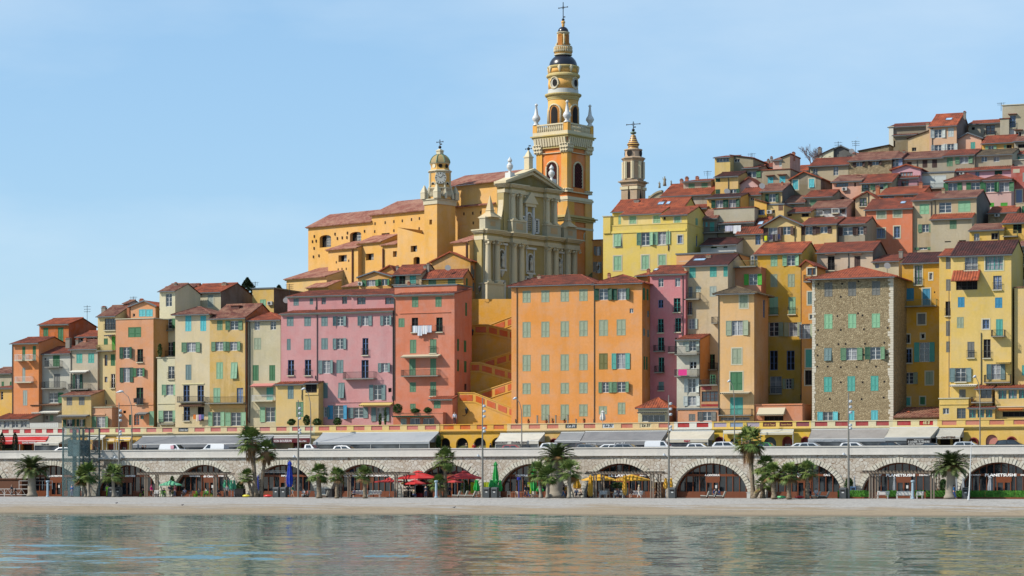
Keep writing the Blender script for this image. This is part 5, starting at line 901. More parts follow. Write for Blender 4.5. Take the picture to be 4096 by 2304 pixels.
# the near corner is at (0,0); left face along -u on plane v=0; right face along v on plane u=0
sL = BT.onv(*nat('E', 862, 300), 0)[0]; vR_ = BT.onu(*nat('E', 1366, 300), 0)[0]; SQ = (-sL+vR_)/2
zb0 = 22.0
tw = empty('bell_tower', (*BT.w(-SQ/2, SQ/2), zb0), tA, 'tall orange and yellow bell tower with dark blue domes and a cross', 'bell tower')
OR_ = stucco((250,146,66), .4); YW = stucco((250,194,84), .25); STO = stucco((214,188,118), .4); BLK = plain((34,36,50), .3, name='glazed_dark_tiles', spec=.5)
def z_(y, c='E'): return zT(y, c)-zb0
def ring(b, z0, z1, o, m): h = SQ/2+o; b.box(-h, h, -h, h, z0, z1, m)
b = MB(); ring(b, 0, z_(820), 0.25, OR_); ring(b, z_(820), z_(620), .1, OR_); ring(b, z_(620), z_(85), -.15, OR_); b.build('shaft', None, tw)
b = MB()
for (z0, z1, o, w) in ((0, z_(830), .45, 2.2), (z_(775), z_(640), .32, 2.0), (z_(515), z_(165), .06, 1.25)):
    h = SQ/2+o
    for sx in (-1, 1):
        for sy in (-1, 1):
            x0, y0 = sx*h, sy*h; b.box(min(x0, x0-sx*w), max(x0, x0-sx*w), min(y0, y0-sy*w), max(y0, y0-sy*w), z0, z1, YW)
b.build('corner_pilasters', None, tw)
b = MB()
for z0, z1, o, m in ((z_(830), z_(815), .5, STO), (z_(815), z_(795), .75, STO), (z_(795), z_(785), 1.05, STO), (z_(785), z_(770), .6, STO), (z_(900), z_(880), .5, STN),
    (z_(640), z_(625), .36, CO), (z_(625), z_(605), .5, CO), (z_(605), z_(592), .38, CO), (z_(550), z_(540), .35, CO), (z_(168), z_(162), .12, CO), (z_(85), z_(60), .2, STO), (z_(60), z_(0), .2, OR_)): ring(b, z0, z1, o, m)
for sx in (-1, 1):
    for sy in (-1, 1):
        h = SQ/2+.22; x0, y0 = sx*h, sy*h; w = 1.5
        for z0, z1, q in ((z_(550), z_(518), .12), (z_(165), z_(150), .05), (z_(150), z_(120), .15), (z_(120), z_(85), .3)):
            b.box(min(x0+sx*q, x0-sx*w), max(x0+sx*q, x0-sx*w), min(y0+sy*q, y0-sy*w), max(y0+sy*q, y0-sy*w), z0, z1, CO)
            for k in range(3):
                b.tube([(x0+sx*(q+.05), y0-sy*(.1+k*.55), z1-.1), (x0+sx*(q+.12), y0-sy*(.1+k*.55), z1)], .2, 5, CO); b.tube([(x0-sx*(.1+k*.55), y0+sy*(q+.05), z1-.1), (x0-sx*(.1+k*.55), y0+sy*(q+.12), z1)], .2, 5, CO)
b.build('cornices', None, tw)
# modillion cornice + upper platform
b = MB(); zm0, zm1 = z_(1430, 'T'), z_(1352, 'T'); h = SQ/2+.2; n = 6
for k in range(n*2):
    q = -h+.35+(2*h-.7)*(k/(2*n-1)); w = .2
    for sg in (-1, 1):
        for axs in (0, 1):
            P = [(q-w,0), (q+w,0)]
            def tr(a, o, z): return (a, sg*(h+o), z) if axs == 0 else (sg*(h+o), a, z)
            b.hexa([tr(q-w,0,zm0), tr(q+w,0,zm0), tr(q+w,.25,zm0), tr(q-w,.25,zm0), tr(q-w,0,zm1), tr(q+w,0,zm1), tr(q+w,.52,zm1), tr(q-w,.52,zm1)], CO)
for z0, z1, o, m in ((zm1, zm1+.3, .6, STO), (zm1+.3, zm1+.5, .82, STO), (zm1+.5, zm1+1.1, .5, CO), (zm0-.35, zm0, .25, STO)): ring(b, z0, z1, o, m)
b.build('modillion_cornice', None, tw)
zq0 = zm1+1.1; zq1 = z_(1215, 'T')
b = MB(); h = SQ/2+.45
for sx in (-1, 1):
    for sy in (-1, 1): b = MB(); b.box(sx*h-.85 if sx > 0 else sx*h-.05, sx*h+.05 if sx > 0 else sx*h+.85, sy*h-.85 if sy > 0 else sy*h-.05, sy*h+.05 if sy > 0 else sy*h+.85, zq0, zq1, YW); b.build('balustrade_pier', None, tw)
b = MB()
for sg in (-1, 1):
    b.box(-h+.8, h-.8, sg*h-.3, sg*h+.05, zq1-.25, zq1, CO) if sg > 0 else b.box(-h+.8, h-.8, -h-.05, -h+.3, zq1-.25, zq1, CO)
    b.box(sg*h-.3, sg*h+.05, -h+.8, h-.8, zq1-.25, zq1, CO) if sg > 0 else b.box(-h-.05, -h+.3, -h+.8, h-.8, zq1-.25, zq1, CO)
    for k in range(14):
        q = -h+1.05+(2*h-2.1)*k/13
        for X, Y_ in ((q, sg*(h-.12)), (sg*(h-.12), q)): b.lathe([(.12,zq0), (.2,zq0+.5), (.09,zq0+1.1), (.16,zq1-.25)], X, Y_, 6, CO)
b.build('balustrade', None, tw)
b = MB(); hu = z_(1000, 'T')-zq1
for sx in (-1, 1):
    for sy in (-1, 1): b = MB(); b.lathe([(.6,zq1), (.6,zq1+.1), (.28,zq1+hu*.12), (.5,zq1+hu*.2), (.74,zq1+hu*.3), (.66,zq1+hu*.38), (.35,zq1+hu*.5), (.24,zq1+hu*.7), (.16,zq1+hu*.88), (.28,zq1+hu*.9), (.25,zq1+hu*.95), (.05,zq1+hu)], sx*(h-.4), sy*(h-.4), 14, WHITE); b.build('urn_finial', None, tw, smooth=True)
k_ = TT/FP*.41398
def LP(b, prof, m, n=48): b.lathe([(w*k_/2, z_(y, 'T')) for w, y in prof], 0, 0, n, m)
b = MB(); LP(b, [(292,1240),(292,968)], YW); LP(b, [(288,865),(286,765)], YW); LP(b, [(282,710),(282,664)], YW); LP(b, [(168,528),(166,446)], YW, 32); LP(b, [(98,446),(98,325)], YW, 24); b.build('drum', None, tw, smooth=True)
b = MB(); LP(b, [(300,972),(304,960),(312,955),(316,940),(345,932),(358,922),(354,912),(300,908)], STO); LP(b, [(298,910),(294,866)], plain((214,214,208), .7)); LP(b, [(290,768),(296,755),(318,748),(328,740),(324,726),(290,712)], STO)
LP(b, [(284,668),(296,662),(308,652),(306,645),(284,638)], STO); LP(b, [(98,330),(112,322),(128,314),(126,308),(100,304)], STN, 24); LP(b, [(172,532),(174,522),(168,520)], STN, 32); LP(b, [(172,452),(174,445),(166,443)], STN, 32); b.build('drum_cornices', None, tw, smooth=False)
b = MB(); LP(b, [(274*math.cos(t), 642-122*math.sin(t)) for t in [i*math.pi/2/12 for i in range(11)]]+[(60,520)], BLK); b.build('large_dome', None, tw, smooth=True)
b = MB(); LP(b, [(106*math.cos(t), 306-54*math.sin(t)) for t in [i*math.pi/2/8 for i in range(8)]]+[(10,252)], BLK, 24); b.build('small_dome', None, tw, smooth=True)
b = MB(); LP(b, [(34,255),(20,248),(32,238),(34,232),(18,228),(38,218),(42,208),(30,198),(6,194)], YW, 16); b.build('finial', None, tw, smooth=True)
cross(tw, 0, 0, z_(200,'T'), z_(15,'T')-z_(200,'T'), 1.9, .07)
# openings of the drum: belfry arches, ring windows; arched lattices of the shaft
b, tb = MB(), MB(); camdir = -PB-math.pi/2           # local azimuth towards the camera
def cyl(r, a, z): return (r*math.cos(a), r*math.sin(a), z)
back = math.atan2(-math.cos(PB), -math.sin(PB))
for k in range(4):
    az = math.pi/2*k; b = MB()
    r = 292*k_/2+.03; z0, z1, hw = z_(1212,'T'), z_(1020,'T'), 1.25/r*1.0; n = 8; zs = z1-1.2
    outl = [(az-hw, z0)]+[(az-hw*math.cos(q), zs+1.2*math.sin(q)) for q in [i*math.pi/n for i in range(n+1)]]+[(az+hw, z0)]
    for (a1, y1), (a2, y2) in zip(outl[1:-1], outl[2:-1]): b.face([cyl(r,a1,z0), cyl(r,a2,z0), cyl(r,a2,y2), cyl(r,a1,y1)], stucco((206,132,40), .5)); 
    for (a1, y1), (a2, y2) in zip(outl[1:-1], outl[2:-1]):
        s_ = .55; b.face([cyl(r+.03,az+(a1-az)*s_,z0), cyl(r+.03,az+(a2-az)*s_,z0), cyl(r+.03,az+(a2-az)*s_,z0+(y2-z0)*.9), cyl(r+.03,az+(a1-az)*s_,z0+(y1-z0)*.9)], DARK)
    tb.tube([cyl(r+.02,a,y) for a, y in outl], .17, 6, CO)
    r = 287*k_/2+.02; zc = z_(812,'T')
    Q = [(az+.82/r*math.cos(q), zc+.98*math.sin(q)) for q in [i*math.pi/10 for i in range(21)]]
    b.face([cyl(r+.04,a,y) for a, y in Q[:-1]], plain((206,200,186), .8)); tb.tube([cyl(r+.06,a,y) for a, y in Q], .13, 6, CO, cap=False)
    Q2 = [(az+.45/r*math.cos(q)+.05, zc+.62*math.sin(q)) for q in [i*math.pi/8 for i in range(16)]]; b.face([cyl(r+.09,a,y) for a, y in Q2], DARK)
    r = 98*k_/2+.02; Q = [(az-.42/r, z_(442,'T'))]+[(az-.42/r*math.cos(q), z_(350,'T')+.4*math.sin(q)) for q in [i*math.pi/6 for i in range(7)]]+[(az+.42/r, z_(442,'T'))]
    b.face([cyl(r+.12,a,y) for a, y in Q], stucco((196,120,36), .5)); tb.tube([cyl(r+.05,a,y) for a, y in Q], .07, 5, YW)
    a2 = az+math.pi/4; tb.tube([cyl(r+.1,a2,z_(443,'T')), cyl(r+.25,a2,z_(425,'T')), cyl(r+.05,a2,z_(405,'T')), cyl(r+.05,a2,z_(325,'T'))], [.22,.2,.12,.12], 6, CO); b.build('drum_opening', None, tw)
for k in range(8):                                   # white stucco cartouches and lantern balusters
    az = k*math.pi/4+.4; r = 282*k_/2+.08; zc = z_(672,'T')
    tb.tube([cyl(r,az,zc-.75), cyl(r,az,zc-.35), cyl(r,az,zc+.3), cyl(r,az,zc+.6)], [.06,.2,.3,.12], 7, CO)
    for q in (-.12, .12): tb.tube([cyl(r,az+q*.7,zc-.2), cyl(r,az+q,zc+.5)], [.08,.14], 6, CO)
for k in range(28): az = k*math.pi/14; r = 168*k_/2+.03; tb.lathe([(.1,z_(505,'T')), (.16,z_(490,'T')), (.07,z_(470,'T')), (.13,z_(456,'T'))], *cyl(r, az, 0)[:2], 5, CO)
tb.build('drum_ornaments', None, tw, smooth=True)
# shaft openings with wooden lattice (near faces: v=-SQ/2 and u=+SQ/2)
RW = plain((96,36,30), .8); lb, sb = MB(), MB(); hh = SQ/2-.15
def shaft_arch(axs, w, za, zb_, fr_m):
    def tr(a, o, z): return (a, -hh-o, z) if axs == 0 else (hh+o, a, z)
    n = 10; zs = zb_-w; out = [(-w, za)]+[(-w*math.cos(q), zs+w*math.sin(q)) for q in [i*math.pi/n for i in range(n+1)]]+[(w, za)]
    lb.face([tr(a, .03, z) for a, z in out], DARK); sb.tube([tr(a, .06, z) for a, z in out], .16, 6, fr_m)
    sp = .55
    def clip(a, z): return abs(a) < w and za < z and (z < zs or a*a+(z-zs)**2 < w*w)
    i = -20
    for sg in (-1, 1):
        for i in range(-14, 30):
            pts = []; 
            for j in range(40):
                a = -w+2*w*j/39; z = za+i*sp+sg*a*1.2
                if clip(a, z): pts.append((a, z))
            if len(pts) > 1: lb.tube([tr(pts[0][0], .07, pts[0][1]), tr(pts[-1][0], .07, pts[-1][1])], .07, 4, RW)
    # recessed panel outline
    for a0_, a1, z0, z1 in ((-w*1.95,-w*1.85,za-.8,zb_+1.5), (w*1.85,w*1.95,za-.8,zb_+1.5), (-w*1.85,w*1.85,zb_+1.4,zb_+1.5)):
        P = [tr(a0_,0,z0), tr(a1,0,z0), tr(a1,.06,z0), tr(a0_,.06,z0), tr(a0_,0,z1), tr(a1,0,z1), tr(a1,.06,z1), tr(a0_,.06,z1)]; sb.hexa(P, stucco((214,112,44), .4))
shaft_arch(0, 1.25, z_(485), z_(245), CO); shaft_arch(1, 1.25, z_(495), z_(250), CO)
for yv in (-1.8, 1.8):                             # two round windows low on the right face
    zc = z_(965); Q = [(SQ/2+.28, yv+.62*math.cos(q), zc+.8*math.sin(q)) for q in [i*math.pi/8 for i in range(16)]]; lb.face(Q, DARK); sb.tube(Q+Q[:1], .13, 6, CO, cap=False)
lb.build('lattice_openings', None, tw); sb.build('opening_surrounds', None, tw)
# ------------------------------------------------------------------ second bell tower (white penitents' chapel)
P3 = math.radians(30); A3 = TH-P3; T3 = 400.0; F3 = Fr(Fr.at(nat('V', 482, 0)[0], T3), A3)
s3 = -F3.onv(*nat('V', 240, 1200), 0)[0]; w3 = F3.onu(*nat('V', 614, 1200), 0)[0]; z30 = 20.0
t3 = empty('chapel_bell_tower', (*F3.w(-s3/2, w3/2), z30), A3, 'slender weathered beige bell tower with a patterned bell shaped tile roof', 'bell tower')
def z3(y): return CZ+(T3+2)*(HY-nat('V', 0, y)[1])/FP-z30
BG = stucco((222,184,146), .9); BG2 = stucco((196,166,132), 1.0); k3 = T3/FP*.24149
def rg(b, z0, z1, o, m): b.box(-s3/2-o, s3/2+o, -w3/2-o, w3/2+o, z0, z1, m)
b = MB(); rg(b, 0, z3(1085), 0, BG)
for sx in (-1, 1):
    for sy in (-1, 1):
        x0, y0 = sx*(s3/2+.1), sy*(w3/2+.1); b.box(min(x0,x0-sx*1.2), max(x0,x0-sx*1.2), min(y0,y0-sy*1.0), max(y0,y0-sy*1.0), 0, z3(1150), BG2); b.box(min(x0+sx*.15,x0-sx*1.3), max(x0+sx*.15,x0-sx*1.3), min(y0+sy*.15,y0-sy*1.1), max(y0+sy*.15,y0-sy*1.1), z3(1165), z3(1115), CO)
b.build('tower_base', None, t3)
b = MB(); rg(b, z3(1100), z3(1060), .15, BG); rg(b, z3(1060), z3(1045), .3, BG2); rg(b, z3(1045), z3(1028), .5, BG2); rg(b, z3(1028), z3(1010), .2, BG2)
def L3(b, prof, m, n=8, a0=math.pi/8): b.lathe([(w*k3/2, z3(y)) for w, y in prof], 0, 0, n, m, a0)
L3(b, [(330,1012),(352,1000),(352,985),(325,975)], BG2); L3(b, [(340,715),(346,700),(346,690),(372,668),(404,650),(404,640),(330,620)], BG2); b.build('tower_cornices', None, t3)
b = MB(); L3(b, [(325,980),(322,700)], BG)
for k in range(8): an = math.pi/8+k*math.pi/4; r = 326*k3/2; b.tube([(r*math.cos(an), r*math.sin(an), z3(985)), (r*math.cos(an), r*math.sin(an), z3(700))], .3, 6, CO)
b.build('belfry', None, t3)
b = MB(); L3(b, [(276,622),(272,520)], BG, 24); L3(b, [(280,522),(300,512),(308,502),(300,492),(210,482)], BG2, 24); b.build('upper_drum', None, t3)
m, t, p = base('patterned_tiles', .4, .5); tc = coords(t, (1,1,1), False); wv = N(t, 'ShaderNodeTexWave', Scale=.9, Distortion=1.2); wv.bands_direction = 'Z'; t.links.new(tc, wv.inputs[0])
t.links.new(mixc(t, ramp(t, wv.outputs[1], .62, .72), (.10,.035,.02), (.55,.33,.07)), p.inputs['Base Color'])
b = MB(); L3(b, [(186,482),(180,468),(172,450),(180,432),(208,416),(212,408),(186,390),(150,360),(120,325),(98,290),(80,262),(58,250),(10,246)], m, 24); b.build('bell_roof', None, t3, smooth=False)
b = MB(); b.lathe([(.05,z3(245)), (.4,z3(232)), (.52,z3(215)), (.4,z3(198)), (.05,z3(188))], 0, 0, 12, plain((110,130,110), .5)); b.build('ball', None, t3, smooth=True)
cross(t3, 0, 0, z3(195), z3(25)-z3(195), 2.4, .06)
b = MB(); q = 325*k3/2*math.cos(math.pi/8)
for k in range(8):
    an = k*math.pi/4; d = Vector((math.cos(an), math.sin(an), 0)); t_ = Vector((-d.y, d.x, 0)); cc = d*(q+.05)
    if k % 2 == 0: b.face([cc+t_*.72+Vector((0,0,z3(975)))]+[cc+t_*.72*math.cos(w_)+Vector((0,0,z3(775)+.7*math.sin(w_))) for w_ in [i*math.pi/8 for i in range(9)]]+[cc-t_*.72+Vector((0,0,z3(975)))], plain((62,46,38), .9))
    r = 274*k3/2+.02; zc = z3(563)
    if k % 2 == 0: b.face([d*(r+.03)+t_*.45*math.cos(w_)+Vector((0,0,zc+.58*math.sin(w_))) for w_ in [i*math.pi/8 for i in range(16)]], DARK)
zc = z3(1285)
for cc, t_ in ((Vector((0,-w3/2-.02,0)), Vector((1,0,0))), (Vector((s3/2+.02,0,0)), Vector((0,1,0)))): b.face([cc+Vector((0,0,zc-1.4)), cc+t_*.32+Vector((0,0,zc)), cc+Vector((0,0,zc+1.4)), cc-t_*.32+Vector((0,0,zc))], DARK)
b.build('tower_openings', None, t3)
# ------------------------------------------------------------------ setting: water, beach, promenade, street, hill
def GX(px, Y): return WF.onv(px, HY, Y)[0]
def struct(b, name, m): o = b.build(name, m); o['kind'] = 'structure'; return o
m, t, p = base('sea_water', .9, .2); p.inputs['Base Color'].default_value = (.03,.085,.08,1)
tc = t.nodes.new('ShaderNodeTexCoord')
def mp(sx, sy, rz=0.0): n = t.nodes.new('ShaderNodeMapping'); n.inputs['Scale'].default_value = (sx, sy, 1); n.inputs['Rotation'].default_value = (0,0,rz); t.links.new(tc.outputs['Object'], n.inputs[0]); return n.outputs[0]
n1 = nz(t, mp(1.7,.5,.38), 1.0, 2, .55); n2 = nz(t, mp(.5,.17,.38), 1.0, 2, .5); n3 = nz(t, mp(.012,.05,.36), 1.0, 3, .5)
def mth(op, a, b_):
    n = t.nodes.new('ShaderNodeMath'); n.operation = op
    for i, x in enumerate((a, b_)):
        if isinstance(x, bpy.types.NodeSocket): t.links.new(x, n.inputs[i])
        else: n.inputs[i].default_value = x
    return n.outputs[0]
amp = ramp(t, n3, .38, .66, .35, 1.5)
n4 = nz(t, mp(.07,.2,.3), 1.0, 2, .5); n0 = nz(t, mp(3.2,.9,.38), 1.0, 2, .6)
h = mth('ADD', mth('MULTIPLY', n0, .012), mth('MULTIPLY', n1, mth('MULTIPLY', amp, .02)))
bp = N(t, 'ShaderNodeBump', Strength=1.0, Distance=1.0); t.links.new(h, bp.inputs['Height'])
gl_ = t.nodes.new('ShaderNodeBsdfGlossy'); gl_.inputs['Roughness'].default_value = .03; gl_.inputs['Color'].default_value = (.95,.97,.92,1); fz = t.nodes.new('ShaderNodeFresnel'); fz.inputs['IOR'].default_value = 1.33
t.links.new(bp.outputs[0], gl_.inputs['Normal']); t.links.new(bp.outputs[0], fz.inputs['Normal']); ms_ = t.nodes.new('ShaderNodeMixShader'); t.links.new(mth('MULTIPLY', fz.outputs[0], .8), ms_.inputs[0]); t.links.new(p.outputs[0], ms_.inputs[1]); t.links.new(gl_.outputs[0], ms_.inputs[2])
t.links.new(ms_.outputs[0], t.nodes['Material Output'].inputs[0])
WATER = m
b = MB(); b.face([(-3000,-400,-2.12), (3000,-400,-2.12), (3000,6000,-2.12), (-3000,6000,-2.12)]); struct(b, 'sea', WATER)
import numpy as np                                        # the bay in front of the beach: real wavelets
rs = np.random.RandomState(5); nx, ny = 540, 600; gx, gy = np.meshgrid(np.linspace(-216, 2, nx), np.linspace(68, 305, ny)); gz = np.zeros_like(gx)
patch = .75+.45*np.sin(gx*.045+gy*.03+1)*np.sin(gy*.05-gx*.02)
for k in range(70):
    lam = 1.1*(9.0**rs.rand()); th = rs.normal(1.25, .55); kk = 2*math.pi/lam; gz += .0075*lam/(2*math.pi)*np.sin(kk*(gx*math.cos(th)+gy*math.sin(th))+rs.rand()*6.28)
gz = gz*patch-1.97; me = bpy.data.meshes.new('sea_wavelets'); me.vertices.add(nx*ny); me.vertices.foreach_set('co', np.stack([gx, gy, gz], -1).astype(np.float32).ravel())
q = (np.arange(ny-1)[:, None]*nx+np.arange(nx-1)[None]).ravel(); fc = np.stack([q, q+1, q+nx+1, q+nx], -1).astype(np.int32).ravel(); nf = len(q)
me.loops.add(nf*4); me.loops.foreach_set('vertex_index', fc); me.polygons.add(nf); me.polygons.foreach_set('loop_start', np.arange(0, nf*4, 4, dtype=np.int32)); me.polygons.foreach_set('use_smooth', [True]*nf); me.update(calc_edges=True); me.materials.append(WATER)
o = bpy.data.objects.new('sea_wavelets', me); COL.objects.link(o); o['kind'] = 'structure'
m, t, p = base('beach_gravel', .95, .1); g = t.nodes.new('ShaderNodeNewGeometry'); sp = t.nodes.new('ShaderNodeSeparateXYZ'); t.links.new(g.outputs['Position'], sp.inputs[0])
v = coords(t, (1,1,1), False); f1 = nz(t, v, 7, 3, .7); vo = N(t, 'ShaderNodeTexVoronoi', Scale=3.2); t.links.new(v, vo.inputs[0]); spc = t.nodes.new('ShaderNodeSeparateColor'); t.links.new(vo.outputs['Color'], spc.inputs[0])
wv = coords(t, (.1,.6,1), False); wn = nz(t, wv, 1, 4)
hz = t.nodes.new('ShaderNodeMath'); hz.operation = 'ADD'; t.links.new(sp.outputs[2], hz.inputs[0]); t.links.new(ramp(t, wn, .3, .7, -.5, .5), hz.inputs[1])
grv = mixc(t, ramp(t, spc.outputs[0], 0, 1, 0, .8), (.33,.31,.285), (.17,.16,.145)); grv = mixc(t, ramp(t, f1, .35, .7, 0, .6), grv, (.44,.425,.40))
sand = mixc(t, ramp(t, f1, .3, .75), (.33,.265,.185), (.20,.16,.11))
a = mixc(t, ramp(t, hz.outputs[0], -1.25, -.75), sand, grv); a = mixc(t, ramp(t, sp.outputs[2], -1.93, -1.72, .75, 0), a, (.13,.105,.08))
wk = nz(t, coords(t, (.5,2.2,1), False), 1, 5, .7); dz = t.nodes.new('ShaderNodeMath'); dz.operation = 'ABSOLUTE'; dz2 = t.nodes.new('ShaderNodeMath'); dz2.inputs[1].default_value = 1.2; t.links.new(hz.outputs[0], dz2.inputs[0]); t.links.new(dz2.outputs[0], dz.inputs[0])
wf = t.nodes.new('ShaderNodeMath'); wf.operation = 'MULTIPLY'; t.links.new(ramp(t, wk, .52, .66, 0, .8), wf.inputs[0]); t.links.new(ramp(t, dz.outputs[0], 0, .45, 1, 0), wf.inputs[1]); a = mixc(t, wf.outputs[0], a, (.07,.055,.04))
t.links.new(a, p.inputs['Base Color']); bump(t, p, f1, .08, .7); BEACH = m
b = MB(); xs = [-420+i*4 for i in range(140)]
def shoreY(X): return 272+(min(max(X, -200), -40)+200)*.155 - max(0, (X+100))*.04 + 1.2*math.sin(X*.09)+.6*math.sin(X*.31)
def beachz(X, Y):
    sy = shoreY(X); e = 309.0; u = (Y-sy)/(e-sy)
    if u <= 0: return -1.97+.11*(Y-sy)
    return -1.97+1.97*(u**.8)*(1)+ .13*math.sin(u*9+.05*X)*u*(1-u)
rows_ = [-8,-3,0,.5,1,2,3,4,6,8,10,13,16,19,22,25,28,31,34,37]
def byr(X, r): sy = shoreY(X); return sy+r*(309-sy)/37 if r > 0 else sy+r
for X0, X1 in zip(xs, xs[1:]):
    for r0, r1 in zip(rows_, rows_[1:]):
        q = [(X0, byr(X0,r0)), (X1, byr(X1,r0)), (X1, byr(X1,r1)), (X0, byr(X0,r1))]; b.face([(x, y, beachz(x, y)) for x, y in q])
struct(b, 'beach', BEACH)
def ground_mat(rgb, name):
    m, t, p = base(name, .9, .2); v = coords(t, (1,1,1), False); n = nz(t, v, .5, 5); n2 = nz(t, v, 6, 3); c = tuple(x*GK for x in lin(rgb))
    a = mixc(t, ramp(t, n, .35, .7, 0, .6), c, tuple(x*.72 for x in c)); t.links.new(mixc(t, ramp(t, n2, .3, .7, 0, .3), a, tuple(x*.6 for x in c)), p.inputs['Base Color']); return m
b = MB(); b.box(-460, 140, 308.6, 321, -2.5, 0.0); struct(b, 'promenade_pavement', ground_mat((190,184,176), 'pavement'))
b = MB(); b.box(-460, 140, 321, 332, -2, 5.88); struct(b, 'road', ground_mat((104,102,100), 'asphalt'))
b = MB(); b.box(-460, 140, 327.5, 331.9, 5.88, 6.0); struct(b, 'pavement', ground_mat((176,170,160), 'kerb_paving'))
b = MB(); b.face([(-460,331.5,6.2), (140,331.5,6.2), (140,334,9.2), (-460,334,9.2)]); 
ax_ = [-330+i*6 for i in range(76)]; ay_ = [334+i*6 for i in range(24)]
def hz_(x, y):
    if y < 345: return 8.4 if y > 335 else 7.5
    sw = sz = 0
    for bx, by, bzz in BASES:
        d = (bx-x)**2+((by-y)*1.6)**2+4; w = 1/d**2; sw += w; sz += w*bzz
    lim = 8.4+(y-345)*.75
    return min(sz/sw+.5, lim) if y < 412 else (sz/sw+.5)*max(0, 1-(y-412)/80)
Z_ = {(x, y): hz_(x, y) for x in ax_ for y in ay_}
for x0, x1 in zip(ax_, ax_[1:]):
    for y0, y1 in zip(ay_, ay_[1:]): b.face([(x0,y0,Z_[x0,y0]), (x1,y0,Z_[x1,y0]), (x1,y1,Z_[x1,y1]), (x0,y1,Z_[x0,y1])])
struct(b, 'hill_terrain', ground_mat((112,112,72), 'earth'))
# ------------------------------------------------------------------ sea wall with arches
SWM = rubble('sea_wall_masonry', (232,226,214), (204,190,172), (150,126,104), 1.9, .05, .02, .2)
VOU = rubble('cut_stone', (240,234,218), (222,214,194), (200,190,170), 1.5, .01, .02, .12)
COPE = stucco((228,222,212), .4, 'coping')
seawall = empty('sea_wall', (-140,320,0), 0, 'long pale rubble sea wall with twelve round stone arches and a plain parapet', 'sea wall')
AC = [-62.1-12.83*k+140 for k in range(-3, 17)]; AR, AH = 5.22, 4.65
b = MB(); n = 20; top = 5.67
def arcp(c, k, r=0.0): q = math.pi*k/n; return (c-(AR+r)*math.cos(q), (AH+r)*math.sin(q))
for c in AC:
    P = [arcp(c, k) for k in range(n+1)]
    for (x0, z0), (x1, z1) in zip(P, P[1:]):
        b.face([(x0,0,z0), (x1,0,z1), (x1,0,top), (x0,0,top)]); b.face([(x0,0,z0), (x0,1.2,z0), (x1,1.2,z1), (x1,0,z1)])
    xe = c+12.83/2; xw = c-12.83/2
    b.face([(xw,0,0), (c-AR,0,0), (c-AR,0,top), (xw,0,top)]); b.face([(c+AR,0,0), (xe,0,0), (xe,0,top), (c+AR,0,top)])
x0, x1 = AC[-1]-6.4, AC[0]+6.4
b.face([(x1,1.18,0), (x1,1.18,top), (x0,1.18,top), (x0,1.18,0)][::-1], DARK); b.mats[0:0] = []; b.build('masonry', None, seawall)
o = seawall.children[0]; o.data.materials.clear(); o.data.materials.append(SWM)
b = MB(); b.box(x0, x1, -.32, .9, top, top+.14); b.box(x0, x1, -.12, .9, top+.14, 6.72); b.box(x0, x1, -.22, 1.0, 6.72, 6.86); b.build('parapet', COPE, seawall)
for c in AC:                                              # rusticated voussoirs, one ring per arch
    b = MB(); nv = 38
    for k in range(nv):
        q0, q1 = math.pi*(k+.09)/nv, math.pi*(k+.91)/nv; e = .66+random.uniform(-.07, .07); pr = -.12-random.uniform(0, .1)
        pt = lambda q, r: (c-(AR+r)*math.cos(q), (AH+r)*math.sin(q))
        (a0_, a1), (b0, b1), (c0, c1), (d0, d1) = pt(q0,0), pt(q1,0), pt(q1,e), pt(q0,e)
        b.hexa([(a0_,pr,a1), (b0,pr,b1), (b0,.15,b1), (a0_,.15,a1), (d0,pr,d1), (c0,pr,c1), (c0,.15,c1), (d0,.15,d1)])
    b.build('arch_ring', VOU, seawall)
# glazed timber fronts in each arch
WOOD = paint((136,70,32), .55, 'varnished_wood', .4); WDK = paint((120,58,26), .55, 'dark_wood', .4)
def text(body, x, y, z, h, mat, parent=None, rz=0.0, center=True, w=None, name='lettering', sh=0.0, ext=.02):
    cu = bpy.data.curves.new(name, 'FONT'); cu.body = body; cu.size = h*1.4; cu.extrude = ext; cu.align_x = 'CENTER' if center else 'LEFT'; cu.shear = sh; cu.resolution_u = 2; cu.offset = h*.035
    o = bpy.data.objects.new(name, cu); COL.objects.link(o); bpy.context.view_layer.update(); dg = bpy.context.evaluated_depsgraph_get(); me = bpy.data.meshes.new_from_object(o.evaluated_get(dg)); bpy.data.objects.remove(o)
    me.materials.clear(); me.materials.append(mat); xs = [v.co.x for v in me.vertices]; W_ = (max(xs)-min(xs)) if xs else 1
    o = bpy.data.objects.new(name, me); COL.objects.link(o); o.parent = parent; o.location = (x, y, z); o.rotation_euler = (math.pi/2, 0, rz)
    if w: o.scale = (w/W_, 1, 1)
    return o
TXW = plain((255,255,250), .5, name='white_lettering'); TXW.node_tree.nodes['Principled BSDF'].inputs['Base Color'].default_value = (.88,.88,.86,1)
